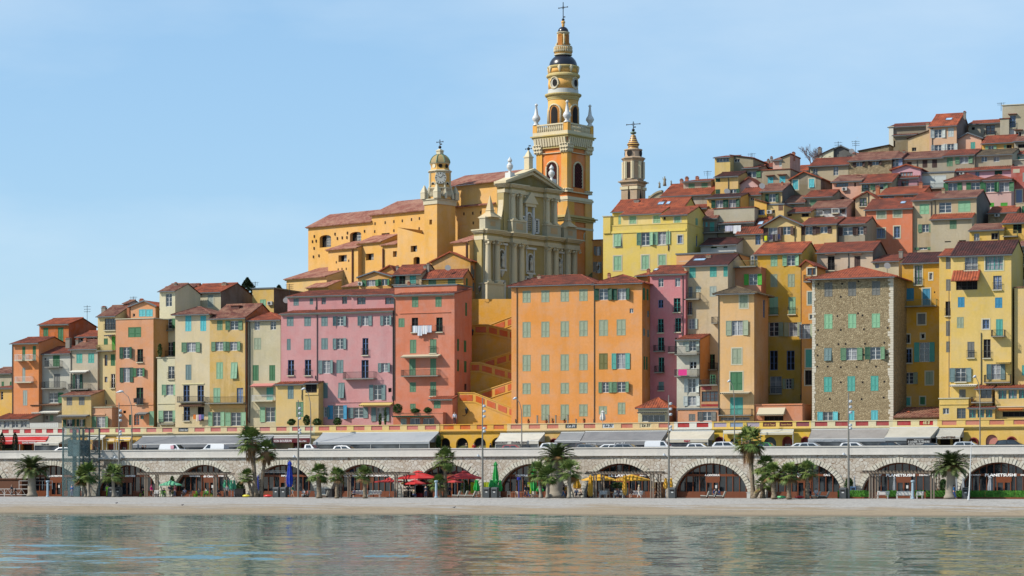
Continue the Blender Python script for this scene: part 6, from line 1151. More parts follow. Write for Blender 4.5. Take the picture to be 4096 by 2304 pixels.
fronts = [ # X index k -> text items (text, dx, width, height, z), door dx, label
 (11,[('VILLE DE MENTON',-.1,2.9,.24)],.2,'arch shopfront lettered VILLE DE MENTON beside the glass lift'),(10,[('SANITAIRES',.1,1.7,.24)],-.5,'arch shopfront lettered SANITAIRES behind a pergola'),
 (9,[('SALON GRAND',-1.9,1.7,.18),('du Canu',.3,1.6,.32),('PATISSIER GLACIER',3.0,2.0,.18)],.5,'arch cafe front lettered PATISSIER GLACIER'),
 (8,[('EXPO',-.2,.8,.22)],.1,'arch front behind the white truss and blue parasol'),(7,[('CLUB NAUTIQUE DE MENTON',0,7,.24)],.2,'arch front of the sailing club lettered CLUB NAUTIQUE DE MENTON'),
 (6,[],.4,'arch snack bar front in the shade of the red parasols'),(5,[('CREPERIE',-1.9,1.8,.24),('PIZZERIA',1.9,1.8,.24)],.3,'arch creperie front lettered CREPERIE behind green parasols'),(4,[('LE LAVOIR',-.3,3.4,.4),('CAFE',-3,1,.18),('SNACK',3,1,.18)],.1,'arch cafe front with large white lettering above yellow parasols'),
 (3,[('A CIOCOULA',-.05,2.1,.26)],0,'arch shopfront with open dark door behind three loungers, between mast and skirted palm'),(2,[('CAFÉ',-2.9,.9,.24),('QUAI DES',-.3,1.8,.5),('CAFÉ',2.9,.9,.26)],-.2,'arch cafe front lettered CAFÉ behind four short palms'),
 (1,[('TAKE AWAY',-3.5,1.8,.2),('PLANETSUSHI',-.1,3.8,.34),('DELIVERY',3.1,1.5,.2)],.3,'sushi shop front seen through the right hand pergola'),(0,[('TAKE AWAY',-3.4,1.9,.2),('PLANETSUSHI',.1,4.0,.36),('DELIVERY',3.5,1.7,.2)],.5,'sushi shop front in the last arch before the right edge')]
for k, tx, dd, lab in fronts:
    X = -62.1-12.83*k; r = empty('arch_shopfront', (X, 320.85, 0), 0, lab, 'shopfront', 'glazed shopfronts in the sea wall arches')
    inside = lambda x: AH*math.sqrt(max(0, 1-(x/AR)**2)); g = MB(); g.face([(-AR*math.cos(math.pi*i/20)*.995, .12, AH*math.sin(math.pi*i/20)*.995) for i in range(21)][::-1]); g.build('pane', glassy((14,20,26), .05), r)
    f = MB(); zb = 3.05
    for i in range(20):                                   # curved outer frame
        q0, q1 = math.pi*i/20, math.pi*(i+1)/20
        f.hexa([(-AR*math.cos(q0),-.05,AH*math.sin(q0)), (-AR*math.cos(q1),-.05,AH*math.sin(q1)), (-AR*math.cos(q1),.1,AH*math.sin(q1)), (-AR*math.cos(q0),.1,AH*math.sin(q0)), (-(AR-.16)*math.cos(q0),-.05,(AH-.16)*math.sin(q0)), (-(AR-.16)*math.cos(q1),-.05,(AH-.16)*math.sin(q1)), (-(AR-.16)*math.cos(q1),.1,(AH-.16)*math.sin(q1)), (-(AR-.16)*math.cos(q0),.1,(AH-.16)*math.sin(q0))])
    xm = AR*math.sqrt(1-(zb/AH)**2); f.box(-xm, xm, -.06, .1, zb-.16, zb+.14)
    for i in range(-5, 6):
        x = i*.93+dd*.3
        if abs(x) < AR-.3 and not (dd-1 < x < dd+1): f.box(x-.05, x+.05, -.04, .1, 0, inside(x)-.1)
        elif abs(x) < AR-.3: f.box(x-.06, x+.06, -.04, .1, zb, inside(x)-.1)
    f.build('frame', WOOD, r); f = MB(); f.box(-AR+.25, dd-1, -.03, .1, 0, .85); f.box(dd+1, AR-.25, -.03, .1, 0, .85); f.build('base_panel', WOOD, r)
    d = MB()
    for sx in (-1, 1):
        for a0_, a1, z0, z1 in ((0,.92,0,.3), (0,.92,2.05,2.2), (0,.12,.3,2.05), (.8,.92,.3,2.05)): xa, xb = dd+sx*a0_, dd+sx*a1; d.box(min(xa,xb), max(xa,xb), -.08, .02, z0, z1)
    d.box(dd-1, dd+1, -.08, .02, 2.2, 2.9); dr = d.build('door', WOOD, r); hd = MB(); hd.box(dd-.12, dd-.08, -.14, -.08, 1, 1.3); hd.box(dd+.08, dd+.12, -.14, -.08, 1, 1.3); hd.build('handle', IRON, dr)
    if k in (3, 11, 9, 1): pa = MB(); pa.box(dd+.35, dd+.62, -.1, -.085, 1.3, 1.7); pa.build('notice', WHITE, r)
    for s_, dx, w, h in tx: text(s_, dx, -.12, zb-.12 if h < .3 else zb-.2, h, TXW, r, w=w, sh=.3 if s_[:2] == 'du' else 0)
# ------------------------------------------------------------------ arcade row with terrace parapet (Y = 332)
YA = 332.0; ZT = 10.5; ZB = 9.45
AD = {'d':plain((50,38,34), .8), 'r':plain((140,48,40), .6), 'g':plain((70,78,80), .4), 'p':stucco((214,130,112), .4), 'm':plain((120,40,44), .7), 'w':plain((150,84,50), .6)}
def arcade(label, p0, p1, wall, frame_, panel, doors, pitch=66, deep=True, panels=None, pn=.62):
    X0, X1 = GX(p0, YA), GX(p1, YA); Wd = X1-X0; r = empty('arcade_shop', (X0, YA, 5.88), 0, label, 'arcade building', 'arcade buildings carrying the terrace'); m = stucco(wall, .4); fm = stucco(frame_, .4); H = ZB-5.88
    hl = []; 
    for cx, w, h, c, rd in doors: xx = GX(cx, YA)-X0; hl.append((xx-w/2, xx+w/2, .0, h, c, rd))
    b = MB(); wallgrid(b, 0, Wd, 0, H, [q[:4] for q in hl], lambda x, z, d: (x, d, z), m, .5); b.box(0, Wd, .5, 3.9, H-.01, H+.2, m); b.face([(Wd,0,0), (Wd,4,0), (Wd,4,H), (Wd,0,H)], m)
    for a, c, e, f, cc, rd in hl:
        if rd:
            rx = (c-a)/2; mid = (a+c)/2; pts = [(rx*math.cos(q), f-rx+rx*math.sin(q)) for q in [i*math.pi/12 for i in range(7)]]
            for sg in (-1, 1):
                for (xa, za), (xb, zb_) in zip(pts, pts[1:]): b.face([(mid+sg*rx,-.003,f), (mid+sg*xa,-.003,za), (mid+sg*xb,-.003,zb_)], m); b.face([(mid+sg*xa,-.003,za), (mid+sg*xb,-.003,zb_), (mid+sg*xb,.45,zb_), (mid+sg*xa,.45,za)], m)
    b.build('wall', None, r)
    for a, c, e, f, cc, rd in hl:
        if cc == 'o': continue
        d = MB(); d.box(a+.02, c-.02, .3, .36, e, f-.02, AD[cc]); 
        if cc in 'rmw':
            d.box(a+.2, c-.2, .27, .3, e+.1, f-.9, GLASS); d.box((a+c)/2-.04, (a+c)/2+.04, .25, .3, e, f-.8, AD[cc]); 
            mid, rx = (a+c)/2, (c-a)/2; q = [(mid-rx,-.03,e)]+[(mid-rx*math.cos(w),-.03,f-rx+rx*math.sin(w)) for w in [i*math.pi/10 for i in range(11)]]+[(mid+rx,-.03,e)]
            if rd: d.tube(q, .12, 5, AD[cc])
        d.build('door', None, r)
    b = MB(); b.box(0, Wd, -.35, .0, H, H+.12); b.box(0, Wd, -.22, .0, H-.18, H); b.box(0, Wd, -.12, .0, H-.3, H-.18); b.build('cornice', fm, r)
    pw = (GX(p0+pitch, YA)-X0); n = max(1, round(Wd/pw)); pw = Wd/n; b = MB(); z0, z1 = H+.12, ZT-5.88
    b.box(0, Wd, -.1, .12, z0, z0+.18); b.box(0, Wd, -.16, .16, z1-.12, z1)
    for i in range(n+1): xa = max(0, i*pw-pw*(1-pn)/2); xb = min(Wd, i*pw+pw*(1-pn)/2); b.box(xa, xb, -.1, .12, z0+.18, z1-.12)
    b.build('parapet', fm, r)
    for i in range(n):
        xa, xb = (i+.5-pn/2)*pw, (i+.5+pn/2)*pw; c = panel; tx = None
        if panels and i in panels: c, tx, tm = panels[i]
        q = MB(); q.box(xa, xb, -.04, .06, z0+.18, z1-.12); o = q.build('panel', stucco(c, .4), r)
        if tx: text(tx, (xa+xb)/2, -.06, z0+.34, .36 if len(tx) < 8 else .26, plain(tm, .5), o, w=min(xb-xa-.3, len(tx)*.24), sh=.3)
    return r
RP=(196,70,72); PP=(216,128,118)
arcade('red panelled arcade shop at the left edge under a red ice cream awning',-260,268,(226,140,60),(232,226,208),RP,[(30,2.2,2.6,'o',0),(110,1.6,2.4,'d',0),(180,1.8,2.4,'d',0)],44)
arcade('yellow arcade shop with round arched door behind the glass lift',268,575,(240,198,92),(238,222,170),(212,110,108),[(386,1.3,2.55,'w',1),(444,1.1,2.1,'r',0),(494,1.1,2.5,'m',1),(330,1.2,2.4,'d',0)],56)
arcade('long pale arcade with pink panels and a black slate sign',575,1160,(226,214,160),(236,220,160),PP,[(700,3,2.4,'g',0),(800,3,2.4,'g',0),(900,3,2.4,'g',0),(1000,3,2.4,'g',0)],66,panels={2:((60,66,70),'Côté Sud',(220,220,220))})
arcade('short arcade shop with maroon sign band',1160,1262,(230,214,140),(232,222,180),PP,[(1185,1.2,2.4,'m',0),(1218,1.4,2.0,'m',0)],50)
arcade('pale yellow arcade with pink panels under the light grey restaurant awning',1262,1759,(230,212,140),(240,216,132),(220,126,112),[(1300,2,2.4,'g',0),(1400,4,2.4,'g',0),(1520,4,2.4,'g',0),(1640,4,2.4,'g',0)],66)
arcade('bright ochre arcade with open arches below the church stairs',1762,2030,(242,184,52),(246,192,64),(226,112,44),[(1780,1.6,2.65,'o',1),(1848,1.9,2.65,'o',1),(1919,1.9,2.65,'o',1),(1990,1.9,2.65,'o',1)],68,panels={})
arcade('cream yellow arcade with three painted 31 signs and grey awnings',2030,2697,(244,206,112),(242,216,146),(216,128,104),[(2080,3,2.5,'g',0),(2216,1.1,2.4,'r',1),(2280,2,2.4,'g',0),(2400,4,2.4,'g',0),(2520,4,2.4,'g',0),(2640,3,2.4,'g',0)],72,panels={3:((70,78,84),'Le 31',(236,236,236)),5:((214,218,220),'Le 31',(60,50,50)),7:((232,216,170),'Le 31',(80,60,50))})
arcade('white framed arcade with red panels and a cream cafe awning',2697,2849,(232,226,206),(236,232,218),(190,60,58),[(2735,3,2.4,'g',0),(2800,2,2.4,'g',0)],66)
arcade('vivid yellow arcade with maroon lettered panels and red door surrounds',2849,3245,(248,212,70),(246,216,100),(150,74,82),[(2880,1.25,2.45,'m',1),(2936,1.2,2.3,'d',1),(3080,1.75,2.45,'g',1),(3149,1.2,2.4,'r',1),(3222,1.1,2.4,'r',1)],66,panels={0:((190,176,196),None,None),1:((150,170,200),None,None),2:((190,176,190),None,None),3:((112,38,48),'Air du Temps',(214,170,90)),4:((112,38,48),"Décoration d'intérieur",(214,170,90))},pn=.78)
arcade('cream arcade with red panels at the foot of the stone tower house',3245,3572,(224,206,160),(232,218,176),(180,68,66),[(3300,4,2.3,'g',0),(3400,4,2.3,'g',0),(3500,4,2.3,'g',0)],78)
arcade('cream arcade with a red sign in Chinese characters',3572,3750,(226,206,160),(240,222,168),(188,44,46),[(3600,3,2.3,'g',0),(3700,3,2.3,'g',0)],82,panels={1:((196,30,40),'永成酒家',(240,224,170))})
arcade('yellow arcade with pink niches and round arched windows at the right edge',3750,4230,(244,208,96),(244,214,110),(220,134,108),[(3780,1.4,2.2,'d',0),(3830,1.4,2.2,'d',0),(3895,1.1,2.1,'r',1),(3967,1.6,2.55,'p',1),(4046,1.3,2.2,'r',1),(4150,1.3,2.2,'r',1)],92)
# ------------------------------------------------------------------ stairs from the street to the basilica
def ramp_wall(label, pts, Y, zfloor, dep, band=True):
    P = [WF.onv(*nat('F', x, y), Y) for x, y in pts]; x0 = P[0][0]; r = empty('stair_wall', (x0, Y, zfloor), 0, label, 'stair wall', 'zigzag stair walls below the basilica'); b = MB(); m = stucco((238,172,58), .5)
    L = [(x-x0, z-zfloor) for x, z in P]; 
    for (xa, za), (xb, zb_) in zip(L, L[1:]):
        b.face([(xa,0,0), (xb,0,0), (xb,0,zb_), (xa,0,za)]); b.face([(xa,0,za), (xb,0,zb_), (xb,.4,zb_), (xa,.4,za)]); b.face([(xb,.4,0), (xa,.4,0), (xa,.4,za), (xb,.4,zb_)])
        zz = lambda z: max(0, z-1.1); b.face([(xa,.4,zz(za)), (xb,.4,zz(zb_)), (xb,dep,zz(zb_)), (xa,dep,zz(za))])
    b.face([(L[0][0],.4,0), (L[0][0],0,0), (L[0][0],0,L[0][1]), (L[0][0],.4,L[0][1])]); b.face([(L[-1][0],0,0), (L[-1][0],.4,0), (L[-1][0],.4,L[-1][1]), (L[-1][0],0,L[-1][1])]); b.build('wall', m, r)
    if band:
        cb = MB(); pb = MB()
        for (xa, za), (xb, zb_) in zip(L, L[1:]):
            sl = (zb_-za)/(xb-xa); 
            for o_, h in ((0,.14), (-1.35,.1)): cb.hexa([(xa,-.08,za+o_), (xb,-.08,zb_+o_), (xb,-.002,zb_+o_), (xa,-.002,za+o_), (xa,-.08,za+o_+h), (xb,-.08,zb_+o_+h), (xb,-.002,zb_+o_+h), (xa,-.002,za+o_+h)])
            n = max(1, round((xb-xa)/2.0)); w = (xb-xa)/n
            for i in range(n): a, c = xa+w*(i+.12), xa+w*(i+.88); za_, zc = za+sl*(a-xa), za+sl*(c-xa); pb.hexa([(a,-.04,za_-1.1), (c,-.04,zc-1.1), (c,-.002,zc-1.1), (a,-.002,za_-1.1), (a,-.04,za_-.25), (c,-.04,zc-.25), (c,-.002,zc-.25), (a,-.002,za_-.25)])
        cb.build('coping', stucco((246,196,84), .4), r); pb.build('panel_band', stucco((224,104,44), .4), r)
    return r
ramp_wall('lowest zigzag stair wall, its parapet falling to the right',[(-40,1185),(100,1187),(470,1330)],336.5,8.4,3)
ramp_wall('stair wall with parapet rising right, just above the lowest one',[(60,1215),(150,1178),(470,1072)],339.5,9,2.5)
ramp_wall('middle stair wall with grey topped parapet falling right, dark doors behind',[(-20,935),(150,937),(470,1022)],342,9,3)
ramp_wall('stair wall with parapet rising right in the middle of the flights',[(100,945),(180,917),(470,828)],345,9,2.5)
ramp_wall('upper stair wall falling right with a wall lantern at its left end',[(-20,622),(210,622),(470,682)],347.5,9,3)
ramp_wall('topmost ramp parapet rising right below the church square',[(200,632),(255,612),(470,530)],350.5,9,3)
tw_ = ramp_wall('tall plain retaining wall that carries the church square',[(30,406),(470,405)],354,9,3,False)
b = MB(); x, z = PX('F', 105, 1110, 344.9); b.box(x, x+1.8, 344.6, 345, z-1, z+2.6); x, z = PX('F', 195, 1118, 344.9); b.box(x, x+2.4, 344.55, 345, z-1, z+1.8); o = b.build('stair_doors', plain((44,32,36), .6)); tag(o, 'dark doors in the shaded wall behind the middle stair flight', 'door')
b = MB(); zq = bz; X0_, X1_ = GX(1850, 362), GX(2420, 362); b.face([(X0_,362.3,zq-.1), (X1_,362.3,zq-.1), (X1_+8,408,zq-.1), (X0_-8,408,zq-.1)]); struct(b, 'church_square_pavement', ground_mat((190,170,130), 'square_paving'))
# ------------------------------------------------------------------ awnings over the street (each hangs from its arcade)
def awning(label, c, xt0, xt1, yt, xb0, xb1, yb, col, out=4.0, val=.45, txt=None, scr=None, valcol=None, yb2=None, tcol=(80,70,70), name='shop_awning'):
    Yb = YA-.4-out; ztop = PX(c, xt0, yt, YA-.4)[1]; X0, X1 = PX(c, xt0, yt, YA-.4)[0], PX(c, xt1, yt, YA-.4)[0]; x0, zb = PX(c, xb0, yb, Yb); x1, _ = PX(c, xb1, yb, Yb)
    if isinstance(c, str) and False: pass
    r = empty(name, (x0, Yb, 5.88), 0, label, 'awning', 'awnings over the upper street'); Z0, Z1 = zb-5.88, ztop-5.88; n = 12; b = MB()
    for i in range(n):
        t0, t1 = i/n, (i+1)/n; s0 = .04*math.sin(i*1.7); A = lambda t, k: (X0-x0+(X1-X0)*t, out, Z1) if k else ((x1-x0)*t, 0, Z0)
        a, c_, d, e = A(t0,0), A(t1,0), A(t1,1), A(t0,1); mid = lambda p, q, u: tuple(p[j]*(1-u)+q[j]*u-(.06 if j == 2 else 0) for j in range(3))
        m0, m1 = mid(a, e, .5), mid(c_, d, .5); b.face([a, c_, m1, m0]); b.face([m0, m1, d, e])
    b.face([(0,0,Z0), (0,0,Z0-.1), (X0-x0,out,Z0-.1), (X0-x0,out,Z1)]); b.face([(x1-x0,0,Z0), (x1-x0,0,Z0-.1), (X1-x0,out,Z0-.1), (X1-x0,out,Z1)][::-1])
    mm = stucco(col, .5, 'canvas'); b.build('canopy', mm, r); b = MB(); b.box(0, x1-x0, -.03, .0, Z0-val, Z0); vo_ = b.build('valance', stucco(valcol or col, .4, 'canvas'), r)
    b = MB(); b.tube([(X0-x0,out,Z1+.04), (X1-x0,out,Z1+.04)], .07, 6); b.tube([(0,0,Z0), (x1-x0,0,Z0)], .05, 6); nn = max(2, int((x1-x0)/4)+1)
    for i in range(nn): xx = (x1-x0-.1)*i/(nn-1)+.05; b.tube([(xx,.05,0), (xx,.05,Z0)], .05, 6)
    b.build('awning_frame', WHITE, r)
    if scr: b = MB(); b.box(.1, x1-x0-.1, .1, .13, .0, Z0-val*.8); b.build('glazed_screen', glassy((46,50,54), .1), r)
    for q in (txt or []): text(q[0], (x1-x0)*q[1], -.05, Z0-val+.1, q[2], plain(tcol, .5), vo_, w=q[3], sh=q[4] if len(q) > 4 else 0)
    return r
GA=(150,152,154)
awning('red ice cream awning lettered GLACES MAISON at the left edge','L1',-60,615,465,-80,575,518,(214,44,40),3,.5,[('GLACES MAISON',.68,.28,2.4)],tcol=(240,236,230))
awning('cream corner awning with small cafe lettering left of the glass lift','L1',620,900,465,430,740,545,(212,204,186),4,.35,[('Casetta café',.45,.2,1.3)],True)
awning('short white awning right of the glass lift','L1',1115,1330,452,1105,1295,478,(226,218,198),2,.3)
awning('narrow yellow awning over the first small shop','L1',1342,1445,498,1338,1440,515,(240,204,90),1.2,.2)
awning('yellow awning over the clothes shop','L1',1470,1655,472,1460,1640,500,(240,204,90),1.5,.25,[('Emilia',.4,.16,.8,.3)])
awning('longest dark grey restaurant awning, left part of the street','L2',-410,1250,462,-540,1130,560,(134,136,140),4,.5,scr=True)
awning('grey blind above the maroon sign band','L2',1245,1712,452,1240,1700,480,(170,164,156),1.5,.7,[('VON BOURBON',.26,.36,3.0,.1),('Salon d\'Art',.78,.26,1.5,.3)],valcol=(110,34,44),tcol=(240,230,230))
awning('light grey sagging restaurant awning next to the ochre arcade','L3',-345,1118,420,-465,1000,532,(178,182,186),4,.35,scr=True)
awning('cream awning lettered RESTAURANT and PIANO','L3',1895,2455,425,1830,2375,518,(228,222,206),4,.45,[('RESTAURANT',.14,.24,1.9),('Ischia',.47,.3,1.4,.3),('PIANO',.68,.22,.8)],True)
awning('smaller grey awning left of the lettered bistro awning','L4',455,752,412,375,692,516,GA,4,.3,scr=True)
awning('dark grey awning lettered Restaurant and Bistro, beside the smaller grey one','L4',760,1795,402,690,1715,522,(140,140,142),4,.55,[('Restaurant',.14,.24,1.5),('Le 31',.49,.3,1.7,.3),('Bistro',.84,.24,1.0)],True,tcol=(220,220,220))
awning('cream awning with small red lettering beside the red arch','L4',1835,2385,398,1775,2308,498,(222,212,190),4,.42,[('Ruby\'s',.5,.26,.9,.3)],True,tcol=(200,50,70))
awning('thin scalloped cream awning on the yellow arcade','L5',608,850,394,606,845,410,(230,216,176),.9,.22)
awning('cream awning above the grey arched window of the yellow arcade','L5',1078,1498,382,1070,1490,412,(222,212,184),1.6,.3)
awning('grey awning below the stone tower house lettered RESTAURANT','L5',1722,2700,376,1676,2640,492,(160,154,148),4,.4,[('RESTAURANT',.14,.2,1.6),('ALTEGRITTIONS',.42,.2,2.2)],True,valcol=(168,174,180),tcol=(200,206,212))
awning('cream awning with metal strip top, black lease banner below','L6',815,1432,352,750,1328,472,(206,198,180),4,.45,None,True,valcol=(168,174,178))
awning('small grey beige awning right of the black lease banner','L6',1425,1748,368,1398,1702,462,(196,190,176),2.4,.3,[('CANETTERIE',.5,.24,1.9,.15)],tcol=(120,90,70))
x, z = PX('L6', 1028, 485, 327.3); b = MB(); b.box(0, 3.3, -.03, 0, -1.2, 0); bn = tag(b.build('lease_banner', plain((36,34,34), .7), None, loc=(x, 327.3, z)), 'black banner lettered A LOUER A VENDRE LOCAL COMMERCIAL', 'banner')
for i, (s_, h, w) in enumerate((('PROPRIETAIRE', .12, 1.3), ('À LOUER / À VENDRE', .24, 2.9), ('LOCAL COMMERCIAL', .22, 2.8), ('RDC: 75m²', .18, 1.6))): text(s_, 1.65, -.06, -.25-i*.3, h, WHITE, bn, w=w)
# ------------------------------------------------------------------ palms
def leafmat(name, c1, c2):
    m, t, p = base(name, .6, .25); oi = coords(t, (1,1,1)); n = nz(t, oi, 1.6, 3); t.links.new(mixc(t, ramp(t, n, .35, .68), c1, c2), p.inputs['Base Color']); return m
LFN = leafmat('fan_leaf', (.05,.095,.02), (.16,.20,.05)); LDT = leafmat('date_leaf', (.035,.065,.018), (.11,.13,.04)); LDR = leafmat('dry_leaf', (.22,.13,.05), (.12,.06,.03))
m, t, p = base('palm_bark', .95, .1); v = coords(t, (1,1,7)); n = nz(t, v, 2.5, 4, .7); t.links.new(mixc(t, ramp(t, n, .35, .65), (.30,.24,.17), (.09,.065,.045)), p.inputs['Base Color']); bump(t, p, n, .08, 1); BARK = m
BARKG = ground_mat((176,166,150), 'grey_bark')
def fan_crown(seed, n=50, up=1.45, dn=-.8):
    rnd = random.Random(seed); b = MB()
    for i in range(n):
        az = rnd.uniform(0, 2*math.pi); el = up-(up-dn)*(i/n)**.9+rnd.uniform(-.12, .12); L = rnd.uniform(.34, .58); d = Vector((math.cos(az)*math.cos(el), math.sin(az)*math.cos(el), math.sin(el)))
        side = Vector((-math.sin(az), math.cos(az), 0)); nr = side.cross(d); tip = d*L-Vector((0,0,.05+.07*(el < .3))); b.tube([(0,0,0), tip*.5, tip], .014, 3, LFN, False)
        mt = LDR if el < -.45 and rnd.random() < .6 else LFN; k = 14; R = rnd.uniform(.54, .74)
        for j in range(k):
            a = (j/(k-1)-.5)*2.5; dr = (d*math.cos(a)+side*math.sin(a)); ln = R*(1-.25*abs(a)/1.25)*rnd.uniform(.85, 1.08); w = side*math.cos(a)-d*math.sin(a); w *= .036
            p1 = tip+dr*ln*.5+nr*.02; p2 = tip+dr*ln-Vector((0,0,.13*rnd.uniform(.6,1.8))); b.face([tip, p1-w, p1+w], mt); b.face([p1-w, p2, p1+w], mt)
    me = b.mesh('crown'); return me
def date_crown(seed, n=95):
    rnd = random.Random(seed); b = MB()
    for i in range(n):
        az = rnd.uniform(0, 2*math.pi); el = 1.4-1.55*(i/n)+rnd.uniform(-.1, .1); L = rnd.uniform(.9, 1.12); pts = []; p = Vector((0,0,0)); e = el
        for s in range(9): pts.append(p.copy()); p += Vector((math.cos(az)*math.cos(e), math.sin(az)*math.cos(e), math.sin(e)))*L/8; e -= .13+.05*(s > 4)
        b.tube(pts, .012, 3, LDT, False); side = Vector((-math.sin(az), math.cos(az), 0))
        for s in range(1, 9):
            for hlf in (0, .33, .66):
                q = pts[s-1].lerp(pts[s], hlf); dr = (pts[s]-pts[s-1]).normalized(); ll = .27*math.sin(math.pi*(s+hlf)/9.2)**.6
                for sg in (-1, 1): e2 = q+(side*sg*.8+dr*.75+Vector((0,0,.25-.3*rnd.random()))).normalized()*ll; w = dr*.024; b.face([q-w, e2, q+w], LDT)
    return b.mesh('crown')
FC = [fan_crown(i) for i in (1, 2, 3)]; DC = [date_crown(i) for i in (5, 6)]
def meshobj(me, name, parent, loc, sc, rz=0.0):
    o = bpy.data.objects.new(name, me); COL.objects.link(o); o.parent = parent; o.location = loc; o.scale = (sc,)*3 if not isinstance(sc, tuple) else sc; o.rotation_euler = (0,0,rz); return o
def palm(kind, c, bx, by, cx, cy, R, Y, label, w=.2, skirt=0, gz=0.0):
    X, _ = PX(c, bx, by, Y); Xc, Zc = PX(c, cx, cy, Y); a = CR[c][2]; Rm = R*a*(Y/.93)/FP; r = empty('date_palm' if kind == 'd' else 'fan_palm', (X, Y, gz), 0, label, 'palm tree', 'palm trees along the promenade'); h = Zc-gz; dx = Xc-X
    b = MB(); n = 14; P = [(dx*(i/n)**1.4, .03*math.sin(i), h*i/n) for i in range(n+1)]; rr = [w*(1.35-.45*min(1, i/3)) if i < 3 else w*(.9+.05*((i*7) % 3)) for i in range(n+1)]
    if kind == 'd': rr = [w*(1.35 if i < 2 else 1.1-.02*i) for i in range(n+1)]; rr[-1] = w*1.1; rr[-2] = w*1.2
    b.tube(P, rr, 10); b.build('trunk', BARKG if kind in 'dg' else BARK, r, smooth=True)
    if kind == 'd': bb = MB(); bb.lathe([(w*.9,-.5), (w*1.7,-.2), (w*1.8,.1), (w*1.1,.35)], 0, 0, 12); bb.build('leaf_base_boss', LDR, r, loc=(dx, 0, h))
    me = random.choice(DC if kind == 'd' else FC); meshobj(me, 'crown', r, (dx, 0, h), Rm*1.12 if kind != 'd' else Rm*1.2, random.uniform(0, 6))
    if skirt:
        sk = MB(); rnd = random.Random(bx); 
        for i in range(260):
            az = rnd.uniform(0, 6.28); z0 = -rnd.uniform(0, skirt*.75); rd = w+.1+.35*Rm*(1-abs(z0)/skirt)*rnd.uniform(.5,1); q = Vector((math.cos(az)*rd, math.sin(az)*rd, z0)); e = q+Vector((math.cos(az)*.12, math.sin(az)*.12, -rnd.uniform(.7, 1.3))); s_ = Vector((-math.sin(az), math.cos(az), 0))*.07; sk.face([q-s_, q+s_, e])
        sk.build('dead_leaf_skirt', LDR, r, loc=(dx, 0, h-.1))
    return r
palm('d','L1',405,1215,395,880,215,314,'thick date palm in front of the wooden hut at the far left',.62)
palm('g','L1',1122,1240,1100,930,180,309.5,'fan palm standing just right of the glass lift',.24); palm('g','L1',1078,1236,1020,985,120,310,'short leaning fan palm at the foot of the glass lift',.2); palm('g','L1',1432,1238,1418,930,160,309.5,'fan palm before the SANITAIRES front beside two bins',.24)
palm('f','L2',1020,1225,955,500,200,313,'tallest palm of the left cluster with long brown leaf skirt',.3,3.4); palm('f','L2',1082,1225,1150,640,165,313.6,'second tall palm of the left cluster, leaning right',.26,1.5); palm('f','L2',966,1225,905,960,115,312.6,'small palm at the foot of the left palm cluster',.22)
palm('f','L2',1818,1260,1805,925,150,307.5,'shaggy palm to the right of the blue folded parasol',.34,gz=-.05); palm('f','L2',2040,1263,2040,950,125,307,'slim palm beside the left post of the second pergola',.26,gz=-.08); palm('f','L2',2396,1262,2382,935,130,307.3,'slim palm between benches under the second pergola',.28,gz=-.06)
palm('f','L3',1200,1230,1195,740,165,312,'tall fan palm between the two big red parasols',.26); palm('f','L3',1140,1232,1110,1050,125,311.5,'low bushy palm at the foot of the fan palm between red parasols',.25)
palm('d','L4',400,1240,400,745,215,315,'huge dark date palm with massive grey trunk in the central palm group',.95); palm('g','L4',200,1252,165,900,150,309,'leftmost fan palm of the central palm group',.22); palm('g','L4',282,1254,295,950,150,308.5,'second fan palm of the central palm group',.23); palm('g','L4',556,1253,560,890,165,308.8,'right hand fan palm of the central palm group',.26)
palm('f','L5',985,1240,925,510,205,312,'tall palm with brown skirt reaching above the parapet, right half of the picture',.3,3.2); palm('f','L5',1000,1243,1110,1060,115,311.4,'small palm at the foot of the tall right hand palm',.36); palm('f','L5',1105,1243,1125,830,150,312.6,'leaning palm close right of the tall skirted palm',.3)
palm('f','L5',1250,1256,1232,915,140,308,'first of three slim palms left of the CAFÉ lettering',.33,gz=-.02); palm('f','L5',1436,1260,1432,925,150,307.8,'middle one of three slim palms before the cafe arch',.28,gz=-.04); palm('f','L5',1668,1250,1662,885,140,309,'slim palm with flowering foot before the CAFÉ lettering',.24)
palm('d','L6',1580,1246,1592,850,215,310,'date palm with thick grey trunk near the right edge',.62)
# two cypresses, conifer, bare tree, shrubs
def leafy(name, c, x, y0, y1, w, Y, label, cat, m, n=900, taper=1.0, gz=None, lf=.12, sph=False):
    X, Zt = PX(c, x, y0, Y); _, Zb = PX(c, x, y1, Y); Zb = gz if gz is not None else Zb; H = Zt-Zb; W2 = w*CR[c][2]*Y/.93/FP/2; r = empty(name, (X, Y, Zb), 0, label, cat); rnd = random.Random(x+y0)
    b = MB(); b.tube([(0,0,0), (0,0,H*.8)], [.12,.03], 6); b.build('trunk', BARK, r); b = MB()
    for i in range(n):
        z = rnd.random()**.9; az = rnd.uniform(0, 6.28); prof = (math.sin(math.pi*min(1, .08+z*.9))**.55 if sph else (1-z**6)*(.75+.25*math.sin(z*2)) if taper == 1 else (1-z)**.9)
        rr = W2*prof*(rnd.uniform(.1, 1.05)**.5 if sph else rnd.uniform(.72, 1.03))*(1+.12*math.sin(az*3+z*9)); p_ = Vector((rr*math.cos(az), rr*math.sin(az), z*H)); q = Vector((rnd.gauss(0,1), rnd.gauss(0,1), rnd.gauss(0,1))).normalized()*lf; s_ = q.cross(Vector((0,.3,1))).normalized()*lf*.6
        b.face([p_-q, p_-s_*.9, p_+q, p_+s_])
    b.build('crown', m, r); return r
DG = leafmat('cypress_leaf', (.012,.03,.014), (.035,.06,.025)); SG = leafmat('shrub_leaf', (.03,.07,.02), (.08,.14,.04)); HG = leafmat('hedge_leaf', (.04,.14,.015), (.09,.26,.03))
